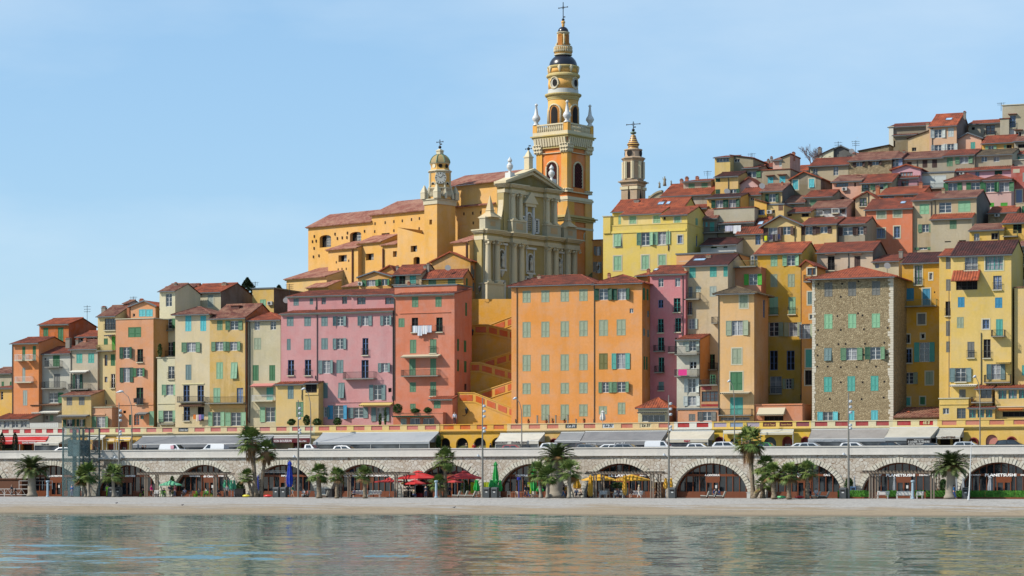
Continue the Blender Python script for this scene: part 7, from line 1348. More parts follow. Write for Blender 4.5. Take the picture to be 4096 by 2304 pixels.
leafy('cypress','L1',25,408,640,92,322.5,'clipped dark cypress column at the left edge','cypress',DG,1800,gz=5.88,lf=.1); leafy('cypress','L1',190,405,640,84,322.5,'clipped dark cypress column right of the edge one','cypress',DG,1800,gz=5.88,lf=.1)
for x, y0, y1, w, lab in ((940,30,260,340,'dark conifer showing above the cream house roofs'),(1245,105,200,150,'small conifer tip right of the flat roofed yellow block')):
    leafy('conifer','B',x,y0,y1,w,372,lab,'conifer',DG,1100,taper=.9,lf=.3)
X, Z0 = PX('J', 1160, 330, 392); r = empty('bare_tree', (X, 392, Z0-3.2), 0, 'leafless grey tree on the hilltop skyline', 'bare tree'); b = MB(); rnd = random.Random(4)
def br(p_, d, L, r_, k):
    e = p_+d*L; b.tube([p_, e], [r_, r_*.6], 5, None, False)
    if k:
        for i in range(4): br(p_+d*L*rnd.uniform(.5, 1), (d+Vector((rnd.gauss(0,.5), rnd.gauss(0,.3), rnd.gauss(.1,.3)))).normalized(), L*.62, r_*.55, k-1)
br(Vector((0,0,0)), Vector((.1,0,1)), 3.6, .2, 4); b.build('trunk', plain((130,112,110), .9), r)
for c, x, y0, y1, w, Y, lab, n in (('L6',300,980,1160,110,319,'green shrub at the foot of the sea wall left of the pergola',500),('L6',1490,1000,1160,105,319,'green shrub against the sea wall behind the date palm',500),('L2',820,1030,1195,120,318.6,'round green shrub in a black planter by the mint parasols',600),('L3',1115,450,612,70,330,'ivy clad corner between awning and ochre arches',500),
    ('L2',1470,240,318,110,333.2,'bushy plants on the terrace before the yellow lean-to house',300),('L2',1660,190,318,100,333.2,'tall terrace shrub beside the street lamp',300),('L2',1790,235,318,130,333.2,'dark terrace shrubs below the pink house',300),('L2',2050,225,318,120,333.2,'spiky potted palm on the pink house terrace',300),
    ('L3',600,50,160,130,333.6,'brownish bush on the planted terracotta roof terrace',350),('L3',820,110,160,130,333.6,'green plants in the middle of the planted roof terrace',250),('L3',980,95,160,110,333.6,'green bush right of the roof terrace middle',250),('L3',380,170,315,40,333,'slim yellow green plant before the pink ground floor',150),('L3',445,95,315,36,333,'taller slim plant before the pink ground floor',150),
    ('L1',2170,960,1180,90,318.6,'climbing plant beside the SALON GRAND arch',300),('A',1545,665,790,50,336.4,'balcony bush on the cream annex',200),('L3',1450,1010,1180,110,317,'banana like plants by the folded green parasol',350),('L4',1180,1040,1110,200,318,'hanging plants in the yellow parasol cafe',300)):
    leafy('shrub',c,x,y0,y1,w,Y,lab,'shrub',SG,n*2,lf=.13,sph=True)
# hedge boxes
for k, (xa, xb) in enumerate(((158,300),(300,455),(460,562),(770,895),(1130,1240),(1270,1370),(1380,1530),(1650,1830),(1835,2010),(2015,2200),(2205,2390),(2395,2620))):
    Xa, Xb = PX('L6', xa, 1200, 312.5)[0], PX('L6', xb, 1200, 312.5)[0]; r = empty('hedge_box', (Xa, 312.5, 0), 0, ['clipped hedge box behind the bin, leftmost of the row','hedge box right of the tall lamp mast','hedge box touching the left pergola posts','hedge box between the two white benches','hedge box right of the blue white viewer post','hedge box under the right pergola posts','hedge box left of the date palm trunk','hedge box behind the walking person in blue','hedge box right of the white flagpole','hedge box below the folded grey parasol','hedge box under the DELIVERY lettering','hedge box cut by the right picture edge'][k], 'hedge', 'hedge boxes before the sushi shop')
    W_ = Xb-Xa; b = MB(); rnd = random.Random(k)
    for i in range(int(W_*330)):
        f = rnd.random(); p_ = Vector((rnd.uniform(0,W_), -.0+.4*rnd.random()*(f > .5), rnd.uniform(.22,.98))) if f < .75 else Vector((rnd.uniform(0,W_), rnd.uniform(0,.4), .98+rnd.uniform(-.03,.05)))
        q = Vector((rnd.gauss(0,1), rnd.gauss(0,1), rnd.gauss(0,1))).normalized()*.07; s_ = q.cross(Vector((0,1,.2))).normalized()*.05; b.face([p_-q, p_-s_, p_+q, p_+s_])
    b.box(.03, W_-.03, .04, .36, .2, .93); b.build('foliage', HG, r); b = MB(); b.box(0, W_, 0, .4, 0, .22); b.build('planter', WOOD, r)
# ------------------------------------------------------------------ masts, lamps
STEEL = plain((150,146,138), .5, .4); LAMPW = plain((214,220,226), .3)
for px, lab in ((476,'tall floodlight mast in front of the salmon house'),(1193,'tall floodlight mast right of the blue folded parasol'),(1930,'tall floodlight mast beside two dark bins by green parasols'),(2675,'tall floodlight mast right of the yellow parasol cafe'),(3394,'tall floodlight mast in front of the stone tower house')):
    X = GX(px, 311); r = empty('floodlight_mast', (X, 311, 0), 0, lab, 'light mast', 'floodlight masts on the promenade'); b = MB(); b.tube([(0,0,0), (0,0,6), (0,0,9), (0,0,13.5)], [.16,.14,.1,.07], 8); b.box(-.25, .25, -.25, .25, 0, .06); b.build('pole', STEEL, r)
    for z in (12.2, 11.5, 10.8, 9.2, 8.8): b = MB(); b.lathe([(.05,0), (.2,.05), (.22,.25), (.12,.34)], 0, 0, 10); b.build('floodlight', LAMPW, r, loc=(.28, -.05, z)); b = MB(); b.box(.02, .28, -.03, .03, z-.03, z+.03); b.build('bracket', STEEL, r)
    b = MB(); b.tube([(-.05,0,5.4), (-.5,-.1,5.7)], .04, 5); b.lathe([(.05,5.5), (.2,5.6), (.12,5.85)], -.6, -.1, 8, LAMPW); b.build('lower_lamp', LAMPW, r)
for px, hx, hy, lab in ((528,484,1568,'curved street lamp before the salmon house'),(1243,1216,1557,'curved street lamp before the small yellow house'),(2087,2062,1595,'curved street lamp at the left edge of the orange block'),(2938,2918,1526,'curved street lamp before the mint green double door'),(3920,3900,1508,'curved street lamp before the large yellow house'),(4320,4300,1508,'')):
    if not lab: continue
    Y = 327; X = GX(px, Y); xh, zh = WF.onv(hx, hy, Y); z0 = 5.88; r = empty('street_lamp', (X, Y, z0), 0, lab, 'street lamp', 'curved street lamps on the upper street'); H = zh-z0; dx = xh-X
    b = MB(); b.tube([(0,0,0), (0,0,H*.62), (dx*.08,0,H*.8), (dx*.35,0,H*.93), (dx*.85,0,H*1.0)], [.1,.075,.06,.05,.04], 8); b.build('pole', STEEL, r)
    b = MB(); b.tube([(dx*.75,0,H), (dx*.9,0,H+.1), (dx*1.1,0,H+.06), (dx*1.45,0,H-.06)], [.05,.17,.2,.05], 8); b.build('lamp_head', LAMPW, r, smooth=True)
b = MB(); X = PX('L6', 1808, 1270, 307)[0]; b.tube([(0,0,0), (.1,0,1.2), (.35,0,7.3)], [.11,.08,.04], 8); b.tube([(0,0,0), (.02,0,.5)], [.14,.12], 8); tag(b.build('flagpole', plain((236,238,238), .4), None, loc=(X, 307, -.12)), 'white flagpole leaning slightly at the edge of the beach', 'flagpole')
for c, x, y, lab in (('L1',601,1222,'pale blue viewer post left of the VILLE DE MENTON door'),('L3',1086,1240,'pale blue viewer post before the red parasols'),('L6',1105,1256,'pale blue viewer post before the white bench')):
    X = PX(c, x, y, 309)[0]; r = empty('viewer_post', (X, 309, 0), 0, lab, 'viewer post', 'pale blue viewer posts'); b = MB(); b.lathe([(.24,0), (.24,.14), (.17,.2), (.15,1.9), (.12,2.05)], 0, 0, 12); b.build('post', plain((176,200,214), .4), r); b = MB(); b.lathe([(.12,2.05), (.24,2.1), (.26,2.3), (.12,2.36)], 0, 0, 12); b.build('head', plain((176,200,214), .4), r)
b = MB(); X = PX('L3', 2128, 1250, 309)[0]; b.tube([(0,0,0), (0,0,2.4)], .06, 8); b.lathe([(.05,2.35), (.28,2.4), (.28,2.75), (.05,2.8)], 0, 0, 8); tag(b.build('shower_post', plain((30,40,150), .4), None, loc=(X, 309, 0)), 'dark blue post with round blue sign before the creperie', 'signpost')
# ------------------------------------------------------------------ glass lift
X0, X1 = PX('L1', 795, 1215, 314)[0], PX('L1', 1000, 1215, 314)[0]; r = empty('glass_lift', (X0, 314, 0), 0, 'glass lift tower with steel frame reaching up to the parapet', 'glass lift'); W_ = X1-X0; D = 5.5; H = PX('L1', 900, 345, 314)[1]
STL = plain((84,104,108), .4, .6); b = MB()
for x in (0, W_):
    for y in (0, D*.5, D): b.box(x-.09, x+.09, y-.09, y+.09, 0, H)
for z in (.1, 2.6, 5.2, 6.9, 8.9, H): 
    for y in (0, D): b.box(0, W_, y-.07, y+.07, z-.1, z)
    for x in (0, W_): b.box(x-.07, x+.07, 0, D, z-.1, z)
for z0, z1 in ((2.6,5.2),(5.2,6.9),(6.9,8.9)): b.tube([(0,D,z0), (W_,D,z1)], .035, 4); b.tube([(W_,D,z0), (0,D,z1)], .035, 4); b.tube([(W_,0,z0), (W_,D,z1)], .035, 4)
b.box(W_*.35, W_*.55, 1, 1.25, 0, H-.3); b.box(W_*.5, W_*.6, 3, 3.2, 0, H-.3); b.build('steel_frame', STL, r)
b = MB(); b.box(.3, W_-.3, .8, 3, 5.9, 8.3); b.build('lift_cabin', glassy((40,60,66), .2), r); b = MB(); b.box(W_*.3, W_*.95, -.05, 0, 0, 2.3); b.build('door', plain((96,110,118), .3, .5), r)
gm, gt, gp = base('lift_glass', .03, .8); gp.inputs['Base Color'].default_value = (.12,.2,.2,1); gp.inputs['Alpha'].default_value = .14; b = MB(); o_ = .12
b.box(-o_, W_+o_, -o_, -o_+.02, .1, H+.1); b.box(W_+o_-.02, W_+o_, 0, D, .1, H+.1); b.box(-o_, -o_+.02, 0, D, .1, H+.1); b.box(-o_, W_+o_, 0, D, H+.1, H+.13); b.build('glass_skin', gm, r)
b = MB(); b.box(W_+.1, W_+3.6, 4.8, 6.6, 5.5, 5.7); b.build('lift_footbridge', COPE, r)
# ------------------------------------------------------------------ wooden hut and railing on the left
X1 = PX('L1', 275, 1120, 316)[0]; r = empty('wooden_hut', (X1-14, 316, 0), 0, 'dark brown wooden hut with a railed ramp at the left edge', 'hut'); b = MB(); b.box(0, 14, 0, 2.5, 0, 2.55); b.box(-.2, 14.2, -.2, 2.7, 2.55, 2.7); b.build('wall', paint((110,70,48), .8, 'hut_wood'), r)
b = MB()
for i in range(12): x = i*1.2; b.box(x-.03, x+.03, -1.6, -1.55, 0, 1.15 if i < 12 else 2.4)
for z in (.25, 1.1): b.box(0, 16.5, -1.6, -1.55, z, z+.06)
for i in range(13): b.tube([(i*1.2,-1.58,.3), (i*1.2+.6,-1.58,1.1), (i*1.2+1.2,-1.58,.3)], .03, 4, None, False)
for x in (7, 9.2, 14.3, 16.3, 18.3, 20): b.box(x-.03, x+.03, -1.2, -1.15, 1.1, 2.35)
for z in (1.7, 2.3): b.box(0, 9.2, -1.2, -1.15, z, z+.05); b.box(14.3, 20, -1.2, -1.15, z, z+.05)
b.build('railing', WHITE, r)
# ------------------------------------------------------------------ pergolas
GWD = paint((142,126,110), .8, 'grey_timber', .4)
for c, xa, xb, c2, yt, lab in (('L1',1835,2720,'L1',908,'grey timber pergola over the green chairs, leftmost'),('L2',2068,2795,'L2',908,'grey timber pergola over white benches, left of the red parasols'),('L4',872,1610,'L4',900,'grey timber pergola in front of yellow parasols'),('L6',570,1365,'L6',888,'grey timber pergola before the sushi shop')):
    Xa = PX(c, xa, 1240, 310)[0]; Xb = PX(c, xb, 1240, 310)[0]; zt = PX(c, xa, yt, 310)[1]; W_ = Xb-Xa; r = empty('pergola', (Xa, 310, 0), 0, lab, 'pergola', 'timber pergolas'); b = MB()
    for x in (.1, W_-.1):
        for dx in (-.17, .17):
            for y in (0, 3): b = MB(); b.box(x+dx-.09, x+dx+.09, y-.09, y+.09, 0, zt-.3); b.build('post', GWD, r)
    b = MB()
    for y in (-.15, .15, 2.85, 3.15): b.box(-1.3, W_+1.3, y-.04, y+.04, zt-.38, zt-.14)
    n = int(W_/.45)
    for i in range(n+4): x = -.9+i*.45; b.hexa([(x,-.7,zt-.14), (x+.06,-.7,zt-.14), (x+.06,3.7,zt-.14), (x,3.7,zt-.14), (x,-.7,zt), (x+.06,-.7,zt), (x+.06,3.7,zt), (x,3.7,zt)])
    b.build('rafters', GWD, r)
# ------------------------------------------------------------------ parasols
def parasol(c, x0, x1, yt, yb, Y, rgb, label, tiers=1, closed=False, fin=None):
    cx = (x0+x1)/2; X, Zt = PX(c, cx, yt, Y); Zb = PX(c, cx, yb, Y)[1]; R = (PX(c, x1, yb, Y)[0]-PX(c, x0, yb, Y)[0])/2; r = empty('closed_parasol' if closed else 'parasol', (X, Y, 0), 0, label, 'parasol'); cm = stucco(rgb, .25, 'parasol_cloth')
    b = MB(); b.tube([(0,0,0), (0,0,Zt+.1)], .035, 6); b.build('pole', LAMPW, r); b = MB(); b.box(-.3, .3, -.3, .3, 0, .08); b.build('base', IRON, r); b = MB()
    if closed:
        H = Zt-Zb; n = 14; P = []
        for q, rr in ((0,.55),(.12,.95),(.35,1),(.6,.72),(.8,.5),(.86,.75),(.93,.45),(1,.08)): P.append((rr*R, Zb+H*q))
        nb = len(b.v); b.lathe(P, 0, 0, n, cm, .2)
        for i in range(nb, nb+n*(len(P))): 
            k = (i-nb) % n; s_ = 1.15 if k % 2 else .75; b.v[i] = (b.v[i][0]*s_, b.v[i][1]*s_, b.v[i][2])
    else:
        n = 8; A = [(R*math.cos(a)*1.05, R*math.sin(a)*1.05) for a in [math.pi/8+i*math.pi/4 for i in range(8)]]; zt = Zt-(.28 if tiers == 2 else 0)
        for (x_, y_), (u, w_) in zip(A, A[1:]+A[:1]):
            k = .18 if tiers == 2 else 0; m1 = (x_*.55, y_*.55, zt-(zt-Zb)*.45-.05); m2 = (u*.55, w_*.55, zt-(zt-Zb)*.45-.05); b.face([(x_,y_,Zb), (u,w_,Zb), m2, m1], cm); b.face([m1, m2, (u*k,w_*k,zt), (x_*k,y_*k,zt)] if k else [m1, m2, (0,0,zt)], cm); b.face([(x_,y_,Zb), (x_,y_,Zb-.14), (u,w_,Zb-.14), (u,w_,Zb)], cm)
            if tiers == 2: b.face([(x_*.27,y_*.27,zt+.02), (u*.27,w_*.27,zt+.02), (0,0,Zt)], cm)
        rb_ = MB()
        for x_, y_ in A: rb_.tube([(x_*.97,y_*.97,Zb), (0,0,Zb+.1)], .015, 3)
        rb_.build('ribs', LAMPW, r)
    b.build('canopy', None, r); return r
RD=(226,50,48); YG=(248,196,52); GN=(30,170,70)
parasol('L3',612,1110,885,985,314.5,RD,'large red two tier parasol left of the tall fan palm',2); parasol('L3',1222,1650,885,982,314.5,RD,'large red two tier parasol right of the tall fan palm',2)
parasol('L3',330,665,972,1026,313,RD,'smaller red parasol behind the second pergola posts',2); parasol('L3',700,940,998,1052,311.5,RD,'small red parasol above the snack bar kiosk'); parasol('L3',1222,1420,972,1028,312.5,RD,'small red parasol right of the fan palm trunk',2); parasol('L3',945,1080,1020,1048,315,RD,'small red parasol half hidden by the low bushy palm')
parasol('L3',650,790,1018,1050,315.5,YG,'small yellow parasol between red ones'); parasol('L4',735,1140,935,1003,315,YG,'wide yellow parasol under the left half of the cafe pergola'); parasol('L4',1120,1565,935,1005,314.6,YG,'wide yellow parasol under the right half of the cafe pergola'); parasol('L1',2030,2270,1012,1068,313,(130,220,170),'open mint green parasol at the left pergola')
for a in (('L2',1412,1478,760,1095,311,(20,60,190),'tall folded royal blue parasol by the bins'),('L2',1035,1060,940,1140,315,(20,60,180),'folded blue parasol hidden behind the left palm cluster'),('L3',1802,1868,775,1075,313,GN,'tall folded green parasol beside the light mast'),('L3',1562,1630,1005,1150,312,GN,'folded green parasol left of the light mast'),('L3',1750,1812,1005,1110,312,GN,'folded green parasol behind the bins, left one'),('L3',1812,1868,1005,1150,312.5,GN,'folded green parasol behind the bins, middle one'),('L3',1866,1916,1005,1150,313,GN,'folded green parasol behind the bins, right one'),
    ('L4',75,145,850,1150,313.5,GN,'folded green parasol partly behind the central palms'),('L4',148,235,1080,1158,313,GN,'short folded green parasol between central palm trunks'),('L4',796,856,938,1215,312,YG,'folded yellow parasol at the left pergola post'),('L4',1230,1282,942,1200,312,YG,'folded yellow parasol in the middle of the cafe pergola'),('L4',1748,1798,980,1120,313,YG,'folded yellow parasol left of the light mast'),('L4',1822,1862,980,1110,313,YG,'folded yellow parasol right of the light mast'),('L4',1604,1636,980,1120,314,YG,'folded yellow parasol right of the cafe pergola'),('L4',612,700,985,1120,315,YG,'folded yellow parasol behind the central fan palm'),
    ('L2',608,650,1005,1110,313,(96,196,150),'folded mint parasol, leftmost of the bundle'),('L2',648,690,1008,1125,313.4,(96,196,150),'folded mint parasol, second of the bundle'),('L2',688,728,1005,1130,313.1,(96,196,150),'folded mint parasol, third of the bundle'),('L2',726,768,1008,1125,313.5,(96,196,150),'folded mint parasol, last of the bundle'),
    ('L6',858,896,960,1155,316,(176,180,184),'folded grey parasol left of the sushi shop door'),('L6',1640,1672,960,1160,317,(176,180,184),'folded grey parasol behind the person in blue'),('L6',1722,1762,975,1160,317,(176,180,184),'folded grey parasol above the right hand bin'),('L6',2052,2108,955,1160,316,(176,180,184),'folded grey parasol before the last sushi arch'),('L6',358,384,965,1120,316,(176,180,184),'folded grey parasol by the blue menu board'),
    ('L4',948,1012,132,262,333.2,(232,230,224),'folded white parasol on the terrace of the orange block'),('L1',174,216,548,640,325,(140,146,150),'folded grey parasol between the cypresses')):
    o = parasol(*a, closed=True)
    if a[5] > 320: o.location.z = 5.88 if a[5] < 332 else 10.4; 
    if a[5] > 320:
        dz = o.location.z
        for ch in o.children:
            if ch.name.startswith('canopy') or ch.name.startswith('pole'):
                for v_ in ch.data.vertices: v_.co.z = max(0, v_.co.z-dz)
# ------------------------------------------------------------------ cars
def car(kind, c, x0, x1, rgb, label, face=1, Y=323.3, name=None):
    Xa, Xb = PX(c, x0, 600, Y)[0], PX(c, x1, 600, Y)[0]; L = {'hatch':4.1,'van':4.4,'suv':4.5,'pickup':5.0,'classic':3.8,'wagon':4.5,'coupe':3.9}[kind]; Xm = (Xa+Xb)/2; r = empty({'van':'parked_van','pickup':'pickup_truck'}.get(kind, 'parked_car'), (Xm, Y, 5.88), 0 if face > 0 else math.pi, label, {'van':'van','pickup':'pickup'}.get(kind, 'car'), 'vehicles parked behind the parapet')
    prof = {'hatch':([(-1,.35),(-1,.8),(-.93,.98),(.45,1.0),(.9,.85),(1,.62),(1,.35)], [(-.92,.98),(-.8,1.4),(-.5,1.5),(.1,1.48),(.5,1.0)]), 'suv':([(-1,.4),(-1,.95),(-.95,1.1),(.5,1.12),(.93,.98),(1,.7),(1,.4)], [(-.97,1.1),(-.82,1.62),(-.4,1.7),(.12,1.66),(.5,1.12)]),
        'wagon':([(-1,.35),(-1,.85),(-.95,.98),(.42,1.0),(.92,.85),(1,.62),(1,.35)], [(-.96,.98),(-.82,1.42),(-.4,1.5),(.1,1.46),(.46,1.0)]), 'van':([(-1,.35),(-1,1.1),(-.98,1.15),(.5,1.12),(.88,1.0),(1,.75),(1,.35)], [(-1,1.15),(-.97,1.78),(-.8,1.86),(.25,1.84),(.58,1.12)]),
        'pickup':([(-1,.45),(-1,1.12),(.1,1.12),(.5,1.12),(.92,1.0),(1,.7),(1,.45)], [(.02,1.12),(.04,1.62),(.1,1.7),(.42,1.68),(.66,1.1)]), 'classic':([(-1,.4),(-.98,.7),(-.85,.95),(.3,1.0),(.75,.98),(.95,.75),(1,.4)], [(-.88,.95),(-.68,1.35),(-.3,1.58),(.05,1.52),(.36,1.0)]), 'coupe':([(-1,.35),(-1,.75),(-.9,.95),(.4,.96),(.9,.8),(1,.6),(1,.35)], [(-.85,.95),(-.6,1.3),(-.25,1.38),(.05,1.33),(.5,.96)])}[kind]
    bo, gh = prof; hl = L/2; m = plain(rgb, .25, .1, spec=.6); w = .88
    def loft(pts, w0, w1, zlo, zhi):
        b = MB(); n = len(pts); ww = lambda z: w0+(w1-w0)*max(0, min(1, (z-zlo)/(zhi-zlo)))
        for (xa, za), (xb, zb) in zip(pts, pts[1:]): b.face([(xa*hl,-ww(za),za), (xa*hl,ww(za),za), (xb*hl,ww(zb),zb), (xb*hl,-ww(zb),zb)])
        b.face([(x*hl,-ww(z),z) for x, z in pts]); b.face([(x*hl,ww(z),z) for x, z in pts][::-1]); xa, xb = pts[0], pts[-1]; b.face([(xb[0]*hl,-ww(xb[1]),xb[1]), (xb[0]*hl,ww(xb[1]),xb[1]), (xa[0]*hl,ww(xa[1]),xa[1]), (xa[0]*hl,-ww(xa[1]),xa[1])]); return b
    o = loft(bo, w, w*.97, .4, 1.1).build('body', m, r); md = o.modifiers.new('b', 'BEVEL'); md.width = .06; md.segments = 2
    zt = max(z for x, z in gh); zb = gh[0][1]; o = loft(gh, w*.95, w*.74, zb, zt).build('cabin', m, r); md = o.modifiers.new('b', 'BEVEL'); md.width = .05; md.segments = 2
    g = MB(); gm_ = glassy((26,34,38), .05)
    xs = [p_[0] for p_ in gh]; xl, xr = (xs[0]+.1)*hl, (xs[-1]-.16)*hl; zl, zh = zb+.05, zt-.13; xtl, xtr = (xs[1]+.08)*hl, (xs[3]-.02)*hl
    if kind == 'van': xl = xtl = .02*hl if face else xl
    cuts = [0, .5, 1] if kind not in ('van', 'pickup') else [0, 1]
    for sy in (-1, 1):
        wy = lambda z: sy*(w*.95+(w*.74-w*.95)*(z-zb)/(zt-zb)+.012)
        for q0, q1 in zip(cuts, cuts[1:]): e = .03; a0_, a1 = q0+e, q1-e; B_ = lambda q: xl+(xr-xl)*q; T_ = lambda q: xtl+(xtr-xtl)*q; g.face([(B_(a0_),wy(zl),zl), (B_(a1),wy(zl),zl), (T_(a1),wy(zh),zh), (T_(a0_),wy(zh),zh)])
    for (xa, za), (xb, zb2), sgn in ((gh[-1], gh[-2], 1), (gh[0], gh[1], -1)):
        if kind == 'van' and sgn < 0: continue
        p0 = Vector((xa*hl, 0, za)); p1 = Vector((xb*hl, 0, zb2)); d = p1-p0; a = p0+d*.12; c_ = p0+d*.88; o2 = .015*sgn; g.face([(a.x+o2,-w*.84,a.z+.01), (a.x+o2,w*.84,a.z+.01), (c_.x+o2,w*.7,c_.z+.01), (c_.x+o2,-w*.7,c_.z+.01)])
    g.build('window_glass', gm_, r)
    for x in (-.62, .62):
        for y in (-w+.02, w-.2):
            b = MB(); b.lathe([(.3,0), (.32,.03), (.32,.17), (.3,.2)], 0, 0, 16, DARK); b.lathe([(.2,-.01), (.2,.21)], 0, 0, 12, plain((170,172,174), .3, .8)); b.build('wheel', None, r, loc=(x*hl, y+.2 if y < 0 else y, .32), rot=(math.pi/2, 0, 0))
    for y in (-w*.8, w*.55): b = MB(); b.box(hl-.06, hl+.01, y, y+.3, .65, .8); b.build('headlight', LAMPW, r); b = MB(); b.box(-hl-.01, -hl+.08, y, y+.25, .75, 1.0); b.build('tail_light', plain((190,30,30), .3), r)
    for y in (-w-.1, w+.02): b = MB(); b.box(.3*hl, .3*hl+.12, y, y+.1, 1.0, 1.12); b.build('mirror', m, r)
    return r
WH=(236,238,240); GR=(84,90,96); BK=(34,38,44); SI=(196,204,210)
car('hatch','L1',700,870,WH,'white car partly behind the glass lift',-1,Y=324); car('van','L1',2055,2350,WH,'white van with a pink square on its side',1); car('van','L2',330,635,WH,'white van with side windows under the long grey awning',-1); car('coupe','L2',1120,1260,(90,104,118),'dark car behind the left palm cluster',1)
car('pickup','L2',1450,1860,WH,'white pickup truck with flat bed below the maroon sign',1); car('hatch','L2',2095,2240,WH,'small round topped white car before the light grey awning',1); car('hatch','L3',1965,2215,(150,28,40),'dark red car in front of the RESTAURANT awning',1,Y=326); car('suv','L4',230,560,WH,'white car with black roof before the smaller grey awning',1)
car('hatch','L4',700,960,GR,'dark grey hatchback below the lettered bistro awning',1); car('hatch','L4',950,1110,WH,'small white car farther back under the bistro awning',-1,Y=326.4); car('wagon','L4',1160,1470,(110,118,128),'grey estate car left of the white delivery van',1); car('van','L4',1562,1880,WH,'white delivery van under the end of the bistro awning',1); car('pickup','L4',560,740,(60,50,50),'dark car squeezed behind the grey hatchback',1,Y=326)
car('hatch','L4',2055,2385,WH,'white hatchback before the cream awning with red lettering',1); car('suv','L5',575,790,WH,'white and black car partly behind the tall right hand palm',1); car('classic','L5',1085,1290,(70,160,84),'vivid green classic car beside the red framed doors',1); car('hatch','L5',1478,1640,WH,'small white car behind the silver hatchback',-1,Y=326); car('hatch','L5',1600,1890,SI,'silver hatchback left of the white estate car',1)
car('wagon','L6',190,610,WH,'long white estate car before the stone tower house arcade',1); car('hatch','L6',705,1015,BK,'black hatchback in front of the lease banner',1); car('coupe','L6',1255,1490,BK,'tiny black city car right of the lease banner',1); car('wagon','L6',1660,2010,SI,'silver grey estate car before the yellow arches',1); car('suv','L6',2200,2540,BK,'black estate car at the right edge',1)
b = MB(); x, z = PX('L1', 2128, 595, 322.3); b.box(0, .55, -.02, 0, 0, .5); o = b.build('van_sign', plain((240,176,190), .5)); o.parent = [q for q in bpy.data.objects if q.get('label', '').startswith('white van with a pink')][0]; o.location = (-.2, -.9, 1.15)
# ------------------------------------------------------------------ street furniture on the promenade
BN = plain((74,78,80), .5)
for c, x, lab in (('L1',1405,'dark double bin behind the SANITAIRES palm, left half'),('L1',1495,'dark bin behind the SANITAIRES palm, right half'),('L2',1280,'dark grey litter bin left of the blue parasol'),('L2',1372,'dark grey litter bin below the blue parasol'),('L3',1728,'dark grey litter bin right of the light mast'),('L3',1826,'dark grey litter bin below green parasols'),('L4',1862,'dark litter bin with white marks beside the yellow parasols'),('L5',2120,'dark litter bin left of the mast by the hedge'),('L6',1775,'dark litter bin behind the white flagpole')):
    X = PX(c, x, 1230, 310.5)[0]; r = empty('litter_bin', (X, 310.5, 0), 0, lab, 'litter bin', 'dark litter bins'); b = MB(); b.box(-.42, .42, -.35, .35, 0, 1.25); b.hexa([(-.42,-.35,1.25), (.42,-.35,1.25), (.42,.35,1.25), (-.42,.35,1.25), (-.4,-.25,1.38), (.4,-.25,1.38), (.4,.35,1.45), (-.4,.35,1.45)]); o = b.build('body', BN, r); b = MB(); b.box(-.28, .28, -.37, -.35, .95, 1.1); b.build('slot', DARK, r); b = MB(); b.box(-.1, .18, -.375, -.35, .72, .85); b.build('sticker', WHITE, r)
def bench(c, x0, x1, y, Y, label, rz=0.0):
    X0, X1 = PX(c, x0, y, Y)[0], PX(c, x1, y, Y)[0]; W_ = X1-X0; r = empty('bench', (X0, Y, 0), rz, label, 'bench', 'white slatted benches'); b = MB()
    for i in range(4): b.box(0, W_, -.05+i*.12, .04+i*.12, .43, .46)
    b.build('seat', WHITE, r); b = MB()
    for i in range(4): b.box(0, W_, .46+i*.035, .49+i*.035, .52+i*.12, .61+i*.12)
    b.build('backrest', WHITE, r)
    for x in (.1, W_-.16):
        b = MB(); b.box(x, x+.06, -.05, 0, 0, .43); b.box(x, x+.06, .42, .48, 0, .9); b.box(x, x+.06, -.05, .48, .38, .43); b.box(x, x+.06, -.05, .45, .62, .66); b.build('leg', WHITE, r)
bench('L1',2278,2398,1200,311.5,'white slatted bench under the left pergola'); bench('L2',2218,2400,1200,311.5,'white bench left of the slim palm with a seated person'); bench('L3',215,380,1200,311.5,'white bench right of the slim palm under the second pergola'); bench('L4',1105,1240,1200,311.5,'white bench with seated person left of the folded yellow parasol'); bench('L4',1310,1470,1200,311.5,'white bench with a person in shorts right of the folded yellow parasol')
bench('L4',925,1020,1200,311.8,'angled white seat at the left pergola post'); bench('L6',645,800,1230,311,'white bench just left of the pergola middle'); bench('L6',890,1090,1230,311,'longest white bench under the right hand pergola'); bench('L6',1140,1235,1230,311,'short white bench by the right pergola posts'); bench('L2',75,192,1200,311.5,'white bench beyond the left pergola posts'); bench('L1',1920,1980,1200,311.5,'small white seat beside the person in pink')
def lounger(c, x0, x1, Y, label):
    X0, X1 = PX(c, x0, 1200, Y)[0], PX(c, x1, 1200, Y)[0]; W_ = X1-X0; r = empty('lounger', (X0, Y, 0), 0, label, 'lounger', 'grey concrete loungers'); b = MB(); b.hexa([(0,0,0), (W_*.7,0,0), (W_*.7,.6,0), (0,.6,0), (0,0,.32), (W_*.7,0,.3), (W_*.7,.6,.3), (0,.6,.32)]); b.build('base', plain((96,78,66), .8), r)
    b = MB(); cm = plain((196,192,180), .8); b.hexa([(0,-.03,.32), (W_*.68,-.03,.3), (W_*.68,.63,.3), (0,.63,.32), (0,-.03,.42), (W_*.68,-.03,.36), (W_*.68,.63,.36), (0,.63,.42)]); b.hexa([(W_*.66,-.03,.2), (W_*.74,-.03,.2), (W_*.74,.63,.2), (W_*.66,.63,.2), (W_*.9,-.03,.95), (W_,-.03,.95), (W_,.63,.95), (W_*.9,.63,.95)]); b.build('seat', cm, r)
